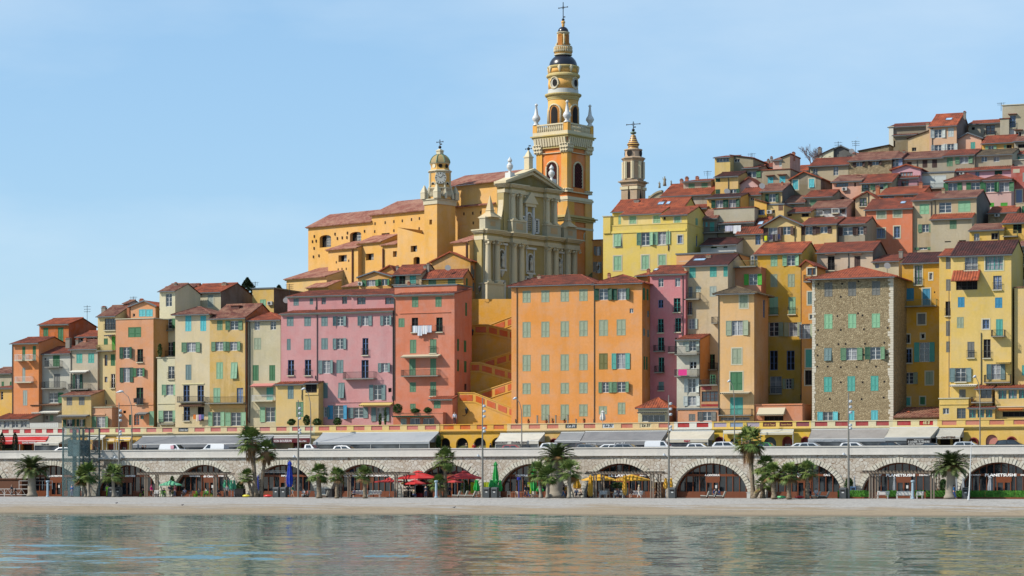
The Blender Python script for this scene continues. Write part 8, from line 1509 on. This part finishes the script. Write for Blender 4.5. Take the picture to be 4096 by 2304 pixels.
for a in (('L3',1285,1385,311.5,'lounger left of the white chairs, first of three'),('L3',1370,1480,311.5,'lounger left of the white chairs, second of three'),('L3',1455,1585,311.5,'lounger left of the white chairs, third of three'),('L5',320,430,310.5,'lounger before the arch with open dark door, first of three'),('L5',425,525,310.5,'lounger before the arch with open dark door, second of three'),('L5',520,635,310.5,'lounger before the arch with open dark door, third of three'),('L5',1715,1835,310.5,'lounger right of the flowering palm foot, first of two'),('L5',1810,1945,310.5,'lounger left of the hedge boxes, second of two'),('L2',1595,1690,312,'lounger with a child left of the shaggy palm'),('L2',1850,1925,312,'lounger right of the shaggy palm')): lounger(*a)
for c, x, y, w, rgb, lab in (('L2',897,1218,110,(236,220,60),'yellow kayak upside down left of the palm cluster'),('L2',1170,1218,125,(226,48,48),'red kayak lying right of the palm cluster'),('L5',1342,1232,115,(110,214,140),'pale green kayak between two slim palms'),('L5',1568,1228,120,(226,60,56),'red kayak left of the flowering palm foot')):
    X = PX(c, x, y, 309.8)[0]; L = w*.31746*345/FP; b = MB(); n = 12; P = [(-L/2+L*i/n, 0, .3) for i in range(n+1)]; b.tube(P, [.03+.3*math.sin(math.pi*i/n)**.6 for i in range(n+1)], 10); o = b.build('kayak', plain(rgb, .3), smooth=True, loc=(X, 309.8, .02)); tag(o, lab, 'kayak'); o.scale = (1, 1, .6)
# chairs and tables
def chair(X, Y, rgb, label, rz=0.0, grp='cafe chairs'):
    r = empty('cafe_chair', (X, Y, 0), rz, label, 'chair', grp); m = plain(rgb, .4); b = MB(); b.box(-.22, .22, -.22, .22, .43, .47); b.build('seat', m, r); b = MB()
    for z in (.55, .68, .8): b.box(-.22, .22, .2, .23, z, z+.07)
    b.build('backrest', m, r)
    for sx in (-.2, .2):
        for sy in (-.2, .2): b = MB(); b.box(sx-.02, sx+.02, sy-.02, sy+.02, 0, .43 if sy < 0 else .86); b.build('leg', m, r)
OR = ['first','second','third','fourth','fifth','sixth','seventh']
def table(X, Y, rgb, label):
    r = empty('cafe_table', (X, Y, 0), 0, label, 'table', 'cafe tables'); m = plain(rgb, .5); b = MB(); b.box(-.38, .38, -.38, .38, .72, .75); b.build('tabletop', m, r); b = MB(); b.tube([(0,0,0), (0,0,.72)], .035, 6); b.box(-.22, .22, -.22, .22, 0, .03); b.build('leg', IRON, r)
for c, xs_, rgb, Y, lab in (('L1',(1785,1830,2040,2080,2460,2495),(130,214,50),312,'lime green chair under the left pergola'),('L2',(265,300,375,415,470),(130,214,50),312,'lime green chair on the cafe terrace right of the left pergola'),('L3',(1600,1660,2000,2110,2290,2350),(214,204,186),313,'pale wooden chair in the creperie terrace'),('L4',(75,120,1050,1500,1640,1700),(206,196,178),314,'pale wooden chair in the yellow parasol cafe')):
    for i, x in enumerate(xs_): chair(PX(c, x, 1200, Y+.5*(i % 2))[0], Y+.5*(i % 2), rgb, OR[i]+' from the left, '+lab, (-.6, 2.2, .4, 3.0)[i % 4], lab)
for c, xs_, Y, rgb, lab in (('L1',(1760,2000),312.6,(206,200,190),'small table among lime green chairs'),('L3',(2060,2170,2240),313.4,(150,130,110),'wooden table on the creperie terrace'),('L4',(640,700,1120,1660),313.6,(170,140,100),'wooden table in the yellow parasol cafe')):
    for i, x in enumerate(xs_): table(PX(c, x, 1200, Y)[0], Y, rgb, OR[i]+' from the left, '+lab)
# kiosks, racks, boards
def stand(name, c, x0, x1, y0, Y, dep, rgb, label, cat, panels=()):
    X0, Zt = PX(c, x0, y0, Y); X1 = PX(c, x1, y0, Y)[0]; W_ = X1-X0; r = empty(name, (X0, Y, 0), 0, label, cat); b = MB(); m = plain(rgb, .7); b.box(0, W_, 0, dep, 0, .08); b.box(0, .08, 0, dep, .08, Zt); b.box(W_-.08, W_, 0, dep, .08, Zt); b.box(.08, W_-.08, dep-.06, dep, .08, Zt); b.box(-.06, W_+.06, -.08, dep+.05, Zt, Zt+.08)
    b.box(.08, W_-.08, 0, dep-.06, Zt*.42, Zt*.46); b.build('frame', m, r)
    for (a, c_, e, f, q, nm) in panels: b = MB(); b.box(W_*a, W_*c_, -.03, .03, Zt*e, Zt*f); b.build(nm, plain(q, .5), r)
stand('menu_rack','L3',672,735,1065,312.2,.4,(50,36,30),'dark rack of white menu boards under the yellow parasol','menu rack',[(.08,.92,.72,.88,(224,200,180),'board'),(.08,.92,.5,.66,(226,210,190),'board'),(.08,.92,.1,.4,(90,70,50),'board')])
stand('menu_rack','L3',755,815,1065,312.4,.4,(50,36,30),'dark rack of menu boards right of the first rack','menu rack',[(.08,.92,.72,.88,(220,196,180),'board'),(.08,.92,.5,.66,(226,210,190),'board')])
stand('snack_counter','L3',830,1000,1085,313.5,1.2,(60,40,34),'open snack counter with a red front below the red parasols','kiosk',[(.0,.5,.03,.38,(190,36,40),'red_front'),(.55,.95,.1,.5,(120,60,50),'poster')])
stand('drinks_kiosk','L4',1640,1730,1040,314,1.4,(150,96,50),'small wooden drinks kiosk right of the cafe pergola','kiosk',[(.1,.9,.05,.4,(120,70,36),'front_panel')])
stand('sofa_planter','L2',740,860,1125,316,.7,(40,36,36),'black planter box with small emblem','planter',[(0,1,.0,1,(34,30,30),'front_panel')]); stand('planter_box','L2',1895,1980,1128,316.5,.7,(40,36,36),'black box planter left of the second pergola','planter',[(0,1,.0,1,(34,30,30),'front_panel')])
stand('menu_board','L6',322,386,1100,313.2,.2,(110,150,200),'blue framed blackboard standing in the hedge','menu board',[(.12,.88,.2,.92,(36,44,60),'board')]); stand('info_panel','L5',905,960,1168,312,.3,(206,206,200),'pale square pedestal beside the small palm','pedestal',[(0,1,0,1,(206,206,200),'front_panel')])
for c, x0, x1, lab in (('L3',1520,1565,'yellow green fabric banner left of the folded green parasol'),('L3',1685,1750,'yellow green fabric banner behind the bins'),('L4',30,80,'yellow green fabric banner among the central palms')):
    X0, Z1 = PX(c, x0, 1035, 314); X1 = PX(c, x1, 1035, 314)[0]; b = MB(); n = 10
    for i in range(n): a, c_ = (X1-X0)*i/n, (X1-X0)*(i+1)/n; y0, y1 = .06*math.sin(i*2), .06*math.sin(i*2+2); b.face([(a,y0,.6), (c_,y1,.6), (c_,y1,Z1), (a,y0,Z1)]); b.face([(c_,y1+.02,.6), (a,y0+.02,.6), (a,y0+.02,Z1), (c_,y1+.02,Z1)])
    tag(b.build('fabric_banner', plain((190,200,40), .8), None, loc=(X0, 314, 0)), lab, 'banner')
# white truss frame by the palms
Xa, Za = PX('L2', 1068, 905, 315); Xb = PX('L2', 1398, 905, 315)[0]; b = MB(); W_ = Xb-Xa
for x in (0, W_):
    for dx in (-.12, .12): b.tube([(x+dx,0,0), (x+dx,0,Za)], .03, 5)
    for i in range(12): z = Za*i/12; b.tube([(x-.12,0,z), (x+.12,0,z+Za/12)], .015, 3, None, False)
for z in (Za-.12, Za+.12): b.tube([(0,0,z), (W_,0,z)], .03, 5)
for i in range(20): x = W_*i/20; b.tube([(x,0,Za-.12), (x+W_/20,0,Za+.12)], .015, 3, None, False)
tag(b.build('truss_frame', WHITE, None, loc=(Xa, 315, 0)), 'white lattice truss frame beside the blue folded parasol', 'truss frame')
# laundry, terrace furniture, scooters
def laundry(c, x0, x1, y0, y1, Y, cols, label):
    Xa, Zt = PX(c, x0, y0, Y); Xb, Zb = PX(c, x1, y1, Y); r = empty('laundry', (Xa, Y, Zb), 0, label, 'laundry'); n = len(cols); w = (Xb-Xa)/n; H = Zt-Zb; b = MB(); b.tube([(-.1,0,H), (Xb-Xa+.1,0,H)], .015, 4); b.build('line', IRON, r)
    for i, q in enumerate(cols):
        b = MB(); h = H*(.7+.3*((i*5) % 3)/2); k = 5
        for j in range(k): a, e = w*i+w*.94*j/k, w*i+w*.94*(j+1)/k; s0, s1 = .04*math.sin(j*1.9+i), .04*math.sin(j*1.9+1.9+i); b.face([(a,s0,H-h), (e,s1,H-h), (e,s1*.3,H), (a,s0*.3,H)]); b.face([(e,s1+.015,H-h), (a,s0+.015,H-h), (a,s0*.3+.015,H), (e,s1*.3+.015,H)])
        b.build('cloth', plain(q, .9), r)
laundry('C',1140,1300,627,707,335.4,[(226,230,236),(214,220,230),(232,234,238),(206,210,222)],'white laundry hanging on the terracotta house')
laundry('B',418,522,1348,1412,335.4,[(236,130,50),(230,214,200),(170,130,190),(90,110,160)],'orange, white and striped towels on the tall cream house'); laundry('A',1290,1385,1192,1250,336,[(40,40,44),(56,60,68),(36,36,40)],'dark laundry on the salmon house balcony')
laundry('J',676,708,1035,1108,356.8,[(222,226,40)],'yellow cloth on the gable house balcony'); laundry('J',740,845,1022,1090,356.8,[(70,60,90),(60,50,50),(120,110,100),(50,60,100)],'dark small clothes on the gable house balcony'); laundry('G',1208,1365,490,562,360,[(206,206,224),(236,238,242)],'two big white sheets on the courtyard balcony')
SC = MB
for c, x, y, lab in (('L1',1215,690,'scooter parked beside the lift footbridge'),):
    X = PX(c, x, y, 320.4)[0]; r = empty('scooter', (X, 321.6, 5.88), .5, lab, 'scooter'); b = MB(); b.tube([(-.5,0,.55), (-.1,0,.45), (.3,0,.4), (.5,0,.95)], [.16,.12,.08,.06], 8); b.build('body', plain((40,44,50), .3), r); b = MB(); b.box(-.6, .05, -.13, .13, .68, .78); b.build('seat', DARK, r)
    for x_ in (-.55, .62): b = MB(); b.lathe([(.22,-.05), (.25,0), (.22,.05)], 0, 0, 12); b.build('wheel', DARK, r, loc=(x_, 0, .25), rot=(math.pi/2, 0, 0))
    b = MB(); b.tube([(.48,-.3,1.02), (.48,.3,1.02)], .02, 4); b.build('handlebar', IRON, r)
def pot(c, x, y0, y1, Y, lab, z=10.5):
    X = PX(c, x, y0, Y)[0]; r = empty('potted_plant', (X, Y, z), 0, lab, 'potted plant'); b = MB(); b.lathe([(.14,0), (.22,.35), (.25,.38)], 0, 0, 10); b.build('pot', plain((180,96,60), .8), r); rnd = random.Random(int(x)); b = MB()
    for i in range(60): a = rnd.uniform(0, 6.28); e = rnd.uniform(.3, 1.4); L = rnd.uniform(.25, .55); d = Vector((math.cos(a)*math.cos(e), math.sin(a)*math.cos(e), math.sin(e)))*L; s_ = Vector((-math.sin(a), math.cos(a), 0))*.03; o_ = Vector((0,0,.36)); b.face([o_-s_, o_+d, o_+s_])
    b.build('leaves', SG, r)
for x, l in ((268,'potted plant left of the balcony posts on the orange block terrace'),(350,'row pot with red flowers below the orange block'),(500,'potted plant by the third terrace post of the orange block'),(745,'potted plant under the round plate on the orange block terrace'),(45,'potted plant at the left end of the orange block terrace')): pot('L4', x, 280, 290, 332.6, l)
b = MB(); xs_ = [PX('L4', x, 280, 332.5)[0] for x in (155,300,388,540,645)]
for i, x in enumerate(xs_): h_ = 1.1 if i < 4 else .55; b.box(x-.09-xs_[0], x+.09-xs_[0], -.09, .09, 0, h_); b.box(x-.13-xs_[0], x+.13-xs_[0], -.13, .13, h_, h_+.06)
for i in range(30): x = (xs_[3]-xs_[0])*i/29; b.box(x-.01, x+.01, -.01, .01, 0, .95)
b.box(0, xs_[3]-xs_[0], -.015, .015, .93, .96); tag(b.build('terrace_railing', plain((150,140,126), .7), None, loc=(xs_[0], 332.5, 10.5)), 'thin railing between short stone posts on the orange block terrace', 'railing')
# antennas, dishes
for c, x, y0, y1, Y, lab in (('A',842,292,450,352,'tall tv aerial above the deep orange house'),('A',1290,208,270,345,'tv aerial on the salmon penthouse'),('B',1017,65,130,362,'tv aerial beside the dark conifer'),('B',1348,85,200,344,'aerial rising before the yellow sacristy wall'),('J',1640,30,160,396,'tv aerial on the grey gabled top house'),('J',545,165,240,384,'tv aerial on the dark beige attic'),('J',1456,40,200,394,'thin leaning aerial mast on the hilltop'),('K',1460,25,70,408,'small aerial at the top right block'),('C',120,280,360,343,'aerial left of the low pink upper storey'),('J',80,350,450,384,'aerial left of the glazed roof room')):
    X, Zt = PX(c, x, y0, Y); Zb = PX(c, x, y1, Y)[1]; H = Zt-Zb+.6; b = MB(); b.tube([(0,0,0), (0,0,H)], .035, 5)
    for k, z in enumerate((H*.93, H*.8, H*.68)):
        if H > 2.2 or k == 0: b.tube([(-.7+.1*k,0,z), (.7,0,z)], .022, 4)
        for q in (-.5, -.2, .1, .4): b.tube([(q,-.22,z), (q,.22,z)], .015, 3); b.tube([(q,0,z-.12), (q,0,z+.12)], .015, 3)
    tag(b.build('tv_aerial', IRON, None, loc=(X, Y, Zb-.6)), lab, 'aerial')
for c, x, y, Y, lab in (('C',92,420,342,'white satellite dish by the low pink upper storey'),('D',1548,1262,352.8,'satellite dish on the yellow house under the basilica'),('J',652,515,370,'large grey satellite dish on the cream house roof'),('J',1598,150,395.5,'satellite dish on the grey gabled top house'),('I',540,298,346,'grey satellite dish above the stone tower roof'),('J',283,572,373.4,'small dish on the warm yellow house')):
    X, Z = PX(c, x, y, Y); r = empty('satellite_dish', (X, Y, Z), 0, lab, 'satellite dish'); b = MB(); b.lathe([(.05,0), (.3,.05), (.48,.16)], 0, 0, 14); b.build('dish', plain((176,172,168), .5), r, rot=(math.radians(70), 0, .5)); b = MB(); b.tube([(0,.1,0), (0,.1,-1.0)], .03, 5); b.build('stand', IRON, r)
# ------------------------------------------------------------------ chapel pediment statues, wall lanterns
for c, x, y0, y1, Y, lab in (('G',625,12,105,377,'weathered standing saint statue on the chapel pediment'),('G',575,62,125,377,'weathered kneeling statue with an anchor on the chapel pediment'),('G',688,50,95,377,'small seated statue right of the standing saint')):
    X, Zt = PX(c, x, y0, Y); Zb = PX(c, x, y1, Y)[1]; h = Zt-Zb; b = MB(); k = h/2.6; b.lathe([(.5*k,0), (.42*k,h*.3), (.34*k,h*.5), (.38*k,h*.7), (.34*k,h*.76), (.12*k,h*.82), (.18*k,h*.9), (.15*k,h*.97), (.03,h)], 0, 0, 10); b.tube([(.28*k,0,h*.72), (.45*k,-.1*k,h*.58), (.4*k,-.3*k,h*.7)], [.1*k,.08*k,.05*k], 6); b.tube([(-.28*k,0,h*.72), (-.5*k,0,h*.66), (-.55*k,0,h*.92)], [.1*k,.07*k,.05*k], 6)
    tag(b.build('saint_statue', stucco((150,140,114), 1), None, smooth=True, loc=(X, Y, Zb)), lab, 'statue')
X0, Z0 = PX('G', 468, 238, 377.5); X1, Z1 = PX('G', 600, 165, 377.5); b = MB(); n = 10; P = [(( X1-X0)*i/n, Z0+(Z1-Z0)*math.sin(i/n*math.pi/2)) for i in range(n+1)]
for (xa, za), (xb, zb) in zip(P, P[1:]): b.hexa([(xa,0,Z0-3), (xb,0,Z0-3), (xb,.6,Z0-3), (xa,.6,Z0-3), (xa,0,za), (xb,0,zb), (xb,.6,zb), (xa,.6,za)]); b.hexa([(xa,-.2,za), (xb,-.2,zb), (xb,.7,zb), (xa,.7,za), (xa,-.2,za+.3), (xb,-.2,zb+.3), (xb,.7,zb+.3), (xa,.7,za+.3)])
tag(b.build('curved_pediment', stucco((176,160,124), 1), None, loc=(X0, 377.5, 0)), 'curved weathered pediment of the chapel beside the second bell tower', 'pediment')
for c, x, y, Y, lab in (('F',80,685,347,'iron wall lantern at the upper stair flight'),('L3',1468,140,336,'iron wall lantern right of the terracotta house'),('F',142,325,353,'iron lantern by the church pedestal'),('E',1428,1255,365,'white lantern left of the yellow mansion')):
    X, Z = PX(c, x, y, Y); b = MB(); b.tube([(-.7,.1,-.6), (-.3,0,-.7), (0,0,-.4)], .04, 5); b.lathe([(.05,-.4), (.16,-.3), (.26,.2), (.3,.25), (.1,.5), (.02,.6)], 0, 0, 6); tag(b.build('wall_lantern', IRON, None, loc=(X, Y, Z)), lab, 'lantern')
# ------------------------------------------------------------------ people
def skinmesh(name, verts, edges, rad, mat, parent, lv=1):
    me = bpy.data.meshes.new(name); me.from_pydata(verts, edges, []); me.materials.append(mat); o = bpy.data.objects.new(name, me); COL.objects.link(o); o.parent = parent
    bm = o.modifiers.new('skin', 'SKIN'); bm.use_smooth_shade = True
    if not me.skin_vertices:
        import bmesh; b = bmesh.new(); b.from_mesh(me); b.verts.layers.skin.verify(); b.to_mesh(me); b.free()
    for i, r in enumerate(rad): sv = me.skin_vertices[0].data[i]; sv.radius = (r if isinstance(r, tuple) else (r, r)); sv.use_root = (i == 0)
    if lv: s_ = o.modifiers.new('sub', 'SUBSURF'); s_.levels = s_.render_levels = lv
    return o
SKN = plain((222,170,140), .6)
def person(X, Y, Z, rz, pose, top, leg, hair, label, k=1.0, bare=False, hood=None):
    r = empty('person', (X, Y, Z), rz, label, 'person'); r.scale = (k,)*3; ph = {'walk':.28, 'stand':.05, 'sit':0}[pose]; sit = pose == 'sit'; hz_ = .47 if sit else .93
    P = Vector; pel = P((0,0,hz_)); 
    if sit: kn = [P((-.1,-.42,.48)), P((.1,-.44,.48))]; an = [P((-.11,-.44,.08)), P((.11,-.5,.08))]
    else: kn = [P((-.1,-.14*(ph > .1)-.02,.5)), P((.1,.06*(ph > .1),.5))]; an = [P((-.1,-ph,.09)), P((.11,ph,.1 if ph < .1 else .14))]
    tip = [a+P((0,-.15,-.05)) for a in an]; lean = P((0,-.04 if ph > .1 else (-.12 if sit else 0),0)); ch = pel+P((0,0,.42))+lean; nk = pel+P((0,0,.57))+lean*1.2; hd = nk+P((0,-.02,.12)); ht = nk+P((0,-.03,.24))
    sh = [nk+P((-.19,0,-.06)), nk+P((.19,0,-.06))]; el = [sh[0]+P((-.06,.05,-.28)), sh[1]+P((.06,-.02,-.28))]; wr = [el[0]+(P((.06,-.24,.0)) if sit else P((-.01,-.12-ph*.4,-.21))), el[1]+(P((-.06,-.24,0)) if sit else P((.01,.06+ph*.2-.1,-.24)))]
    V = [pel, pel+P((0,0,.2))+lean*.4, ch, nk, hd, ht]; E = [(0,1),(1,2),(2,3),(3,4),(4,5)]; R = [(.135,.105),(.12,.095),(.15,.105),(.055,.055),(.088,.1),(.07,.08)]
    for i in (0, 1):
        n = len(V); hp = pel+P(((-.09,.09)[i],0,-.04)); V += [hp, kn[i], an[i], tip[i]]; E += [(0,n),(n,n+1),(n+1,n+2),(n+2,n+3)]; R += [.085,.055,.04,.035]
        n = len(V); hand = wr[i]+(wr[i]-el[i]).normalized()*.08; V += [sh[i], el[i], wr[i], hand]; E += [(2,n),(n,n+1),(n+1,n+2),(n+2,n+3)]; R += [.06,.042,.028,(.036,.018)]
        d = (wr[i]-el[i]).normalized(); s_ = P((1,0,0))
        for q, L in ((-.027,.065),(-.009,.078),(.009,.074),(.027,.055)): V.append(hand+d*L*.55+s_*q*1.3); V.append(hand+d*L+s_*q*1.3+P((0,-.015,0))); m_ = len(V); E += [(n+3,m_-2),(m_-2,m_-1)]; R += [.009,.008]
        V.append(wr[i]+d*.05+P((0,-.045,0))); E.append((n+2,len(V)-1)); R.append(.011)
    skinmesh('body', V, E, R, SKN, r)
    hs = pel+P((0,0,.02)); V = [pel+P((0,0,.1)), pel]; E = [(0,1)]; R = [(.14,.115),(.15,.12)]
    for i in (0, 1):
        n = len(V); hp = pel+P(((-.09,.09)[i],0,-.05)); en = an[i]+P((0,0,.04)) if not bare else kn[i].lerp(an[i], .05); V += [hp, kn[i]]; E += [(1,n),(n,n+1)]; R += [.098,.072]
        if not bare: V.append(en); E.append((n+1,n+2)); R.append(.058)
    skinmesh('trousers', V, E, R, plain(leg, .85), r)
    V = [pel+P((0,0,.03)), pel+P((0,0,.22))+lean*.4, ch, nk-P((0,0,.02))]; E = [(0,1),(1,2),(2,3)]; R = [(.16,.125),(.142,.115),(.172,.125),(.075,.07)]
    for i in (0, 1): n = len(V); V += [sh[i], el[i], wr[i]]; E += [(2,n),(n,n+1),(n+1,n+2)]; R += [.078,.058,.043]
    skinmesh('jacket', V, E, R, plain(top, .85), r)
    hb = MB(); hb.lathe([(.05,-.02), (.094,.03), (.104,.09), (.09,.15), (.05,.185), (.01,.2)], 0, 0, 12); hb.build('hair' if not hood else 'hood', plain(hair, .8), r, smooth=True, loc=(hd.x, hd.y+.03, hd.z-.04)); fb = MB()
    for sx in (-.034, .034): fb.box(sx-.012, sx+.012, -.104, -.09, .0, .012, DARK)
    fb.tube([(0,-.09,.0), (0,-.118,-.028), (0,-.095,-.036)], .012, 5, SKN); fb.box(-.026, .026, -.098, -.085, -.066, -.058, plain((170,90,84), .6)); fb.build('face', None, r, loc=(hd.x, hd.y, hd.z+.03))
    for sy in (0, 1): sb = MB(); a = an[sy]; sb.hexa([(a.x-.05,a.y-.2,a.z-.09), (a.x+.05,a.y-.2,a.z-.09), (a.x+.05,a.y+.07,a.z-.09), (a.x-.05,a.y+.07,a.z-.09), (a.x-.04,a.y-.19,a.z-.04), (a.x+.04,a.y-.19,a.z-.04), (a.x+.045,a.y+.06,a.z), (a.x-.045,a.y+.06,a.z)]); sb.build('shoe', plain((50,46,46), .7), r)
    return r
D = math.radians
def at(c, x, Y): return PX(c, x, 1200, Y)[0]
NV=(40,48,70); BKk=(38,38,42); JN=(60,80,120); WT=(226,222,214); GYp=(120,122,126)
for c, x, Y, rz, pose, top, leg, hair, lab, kw in (
 ('L1',152,312,-90,'walk',(70,76,86),BKk,(150,120,100),'person in dark grey jacket walking past the wooden hut',{}),('L1',200,312.4,-90,'walk',BKk,BKk,(50,40,36),'child in black walking behind the person by the hut',{'k':.75}),('L1',905,311,180,'stand',(60,100,160),(130,140,160),(170,160,150),'person in blue jacket waiting at the glass lift door',{}),
 ('L1',1355,312,0,'stand',(150,240,40),(150,240,40),(60,44,40),'worker in bright lime overalls by the SANITAIRES front',{}),('L1',1905,311,90,'walk',(226,30,130),BKk,(226,30,130),'person in magenta hooded jacket by the left pergola',{'hood':1}),('L1',2140,311,30,'stand',NV,BKk,(110,90,80),'person in navy coat under the mint parasol',{}),('L1',2205,311,-20,'stand',(110,40,60),(50,56,80),(80,60,50),'person in wine red jacket under the mint parasol',{}),
 ('L1',1795,312.1,40,'sit',BKk,BKk,(60,44,40),'person in black seated left of the pergola posts',{}),('L1',1830,312.6,-40,'sit',(60,60,66),BKk,(70,50,44),'person in dark grey seated by the pergola posts',{}),('L1',2060,312.5,60,'sit',(70,80,90),JN,(90,70,60),'person seated on a lime chair under the mint parasol',{}),('L1',2335,311.6,0,'sit',(90,110,140),BKk,(90,70,60),'person on the bench under the left pergola',{}),
 ('L2',655,309.5,10,'stand',(130,136,142),BKk,(70,54,50),'person in grey sweatshirt and red shoes facing the beach',{}),('L2',300,312.1,30,'sit',(120,120,124),BKk,(80,60,50),'person seated on a lime chair beyond the pergola',{}),('L2',400,312.6,-30,'sit',WT,JN,(70,50,40),'person in white seated at the lime chairs',{}),('L2',475,312.2,60,'sit',(150,152,150),NV,(170,160,150),'grey haired person seated at the right of the lime chairs',{}),('L2',540,312.5,80,'sit',NV,NV,(60,50,46),'person in navy seated last on the cafe terrace',{}),
 ('L2',1480,309.5,90,'walk',(50,110,90),(150,152,156),(110,80,60),'person in green top and grey shorts striding past the bins',{'bare':True}),('L2',1625,312,0,'sit',(222,222,224),WT,(210,190,160),'person in white on the lounger left of the shaggy palm',{'k':.9}),('L2',1680,312.2,-30,'sit',(190,30,44),BKk,(40,34,34),'child in red beside the shaggy palm',{'k':.8}),('L2',2268,311.6,-60,'sit',(190,160,190),BKk,(110,80,70),'person in pale lilac on the white bench under the second pergola',{}),
 ('L3',738,311,180,'stand',BKk,BKk,(50,40,36),'person in black at the menu racks',{}),('L3',798,310.5,160,'sit',(130,124,100),JN,(120,90,70),'person in olive crouching before the menu racks',{}),('L3',955,310.5,170,'stand',NV,(50,60,84),(60,50,46),'person in navy before the snack counter',{}),('L3',1255,313,160,'stand',(50,60,100),BKk,(70,50,44),'person in dark blue behind the palm foot',{}),
 ('L3',2205,310,90,'walk',(50,56,80),NV,(90,60,50),'woman with pale bag walking before the creperie',{}),('L3',2245,310.2,90,'walk',(36,40,50),(60,100,160),(180,170,160),'man in black jacket and blue jeans before the creperie',{}),('L4',482,311,100,'walk',BKk,(70,110,160),(90,70,60),'person in black and jeans behind the central palm trunk',{}),('L4',518,311.4,80,'stand',(214,160,40),BKk,(180,170,160),'person in mustard jacket by the central palm trunk',{}),
 ('L4',648,312.4,20,'sit',(110,130,160),JN,(130,110,90),'person in blue grey seated left of the folded yellow parasol',{}),('L4',712,312.8,-20,'sit',(214,190,170),BKk,(100,70,50),'person in beige seated left of the folded yellow parasol',{}),('L4',1180,311.6,0,'sit',NV,NV,(110,100,96),'person in navy on the white bench under the cafe pergola',{}),('L4',1342,311.6,0,'sit',(50,44,48),(60,56,60),(90,70,60),'person in dark top and shorts on the cafe pergola bench',{'bare':True}),
 ('L4',1440,310,-90,'walk',(232,214,190),WT,(226,210,160),'blond person in cream clothes walking past the cafe pergola',{}),('L5',490,310.8,60,'sit',(50,70,120),NV,(50,36,34),'person in blue lying back on the lounger before the open dark door',{}),('L5',570,310.9,-60,'sit',(50,70,120),JN,(50,40,36),'second person in blue on the loungers before the open dark door',{}),('L5',1712,311,-30,'sit',(40,40,60),NV,(60,44,40),'person in dark clothes on the loungers before the cafe',{}),('L5',1775,311,30,'sit',(230,232,236),(160,170,180),(70,50,44),'person in white shirt on the loungers before the cafe',{}),
 ('L6',1622,309.6,90,'walk',(40,110,170),(50,80,150),(40,34,34),'dark haired person in blue walking past the date palm',{})): person(at(c, x, Y), Y, 0, D(rz), pose, top, leg, hair, lab, **kw)
for c, x, y, Y, Z, rz, top, leg, lab in (('L3',1318,300,332.6,10.5,10,(206,216,232),(60,60,66),'person in pale shirt leaning at the ochre terrace parapet'),('L3',1466,600,326,5.88,0,(110,110,80),BKk,'person in olive at the second ochre arch'),('L3',1562,600,325.4,5.88,40,(226,60,50),BKk,'person in red before the third ochre arch'),('L3',1770,600,325,5.88,90,BKk,BKk,'person in black left of the RESTAURANT awning'),('L3',1645,600,325.2,5.6,90,(220,222,226),BKk,'person in white right of the third ochre arch'),
    ('L1',1798,600,324.6,5.88,60,BKk,BKk,'left one of two people in black on the upper street'),('L1',1835,600,324.8,5.88,-60,BKk,BKk,'right one of two people in black on the upper street'),('L4',2472,590,326,5.88,0,BKk,BKk,'person in black in the dark red arch')): person(PX(c, x, y, Y)[0], Y, Z, D(rz), 'stand', top, leg, (120,96,80) if x != 1466 else (210,180,130), lab)
for c, x, y, lab in (('L1',1470,1308,'pigeon on the gravel below the SANITAIRES palm'),('L1',2300,1330,'pigeon crouching on the gravel near the left pergola'),('L3',1315,1358,'pigeon on the sand before the red parasols')):
    px, py = nat(c, x, y); Y = 300.0
    for _ in range(20): X, Zr = WF.onv(px, py, Y); Y += (Zr-beachz(X, Y))*-6*.8 if False else (-.6 if beachz(X, Y) > Zr else .6)
    X, Zr = WF.onv(px, py, Y); V = [Vector(q) for q in ((0,0,.13),(.1,0,.15),(.15,0,.22),(.2,0,.22),(-.12,0,.12),(-.22,0,.11),(.02,.03,.05),(.02,-.03,.05),(.06,.03,0),(.06,-.03,0))]
    r = empty('pigeon', (X, Y, beachz(X, Y)), .4, lab, 'pigeon'); skinmesh('body', V, [(0,1),(1,2),(2,3),(0,4),(4,5),(0,6),(0,7),(6,8),(7,9)], [.07,.05,.03,.012,.045,.02,.012,.012,.01,.01], plain((70,70,80), .7), r)
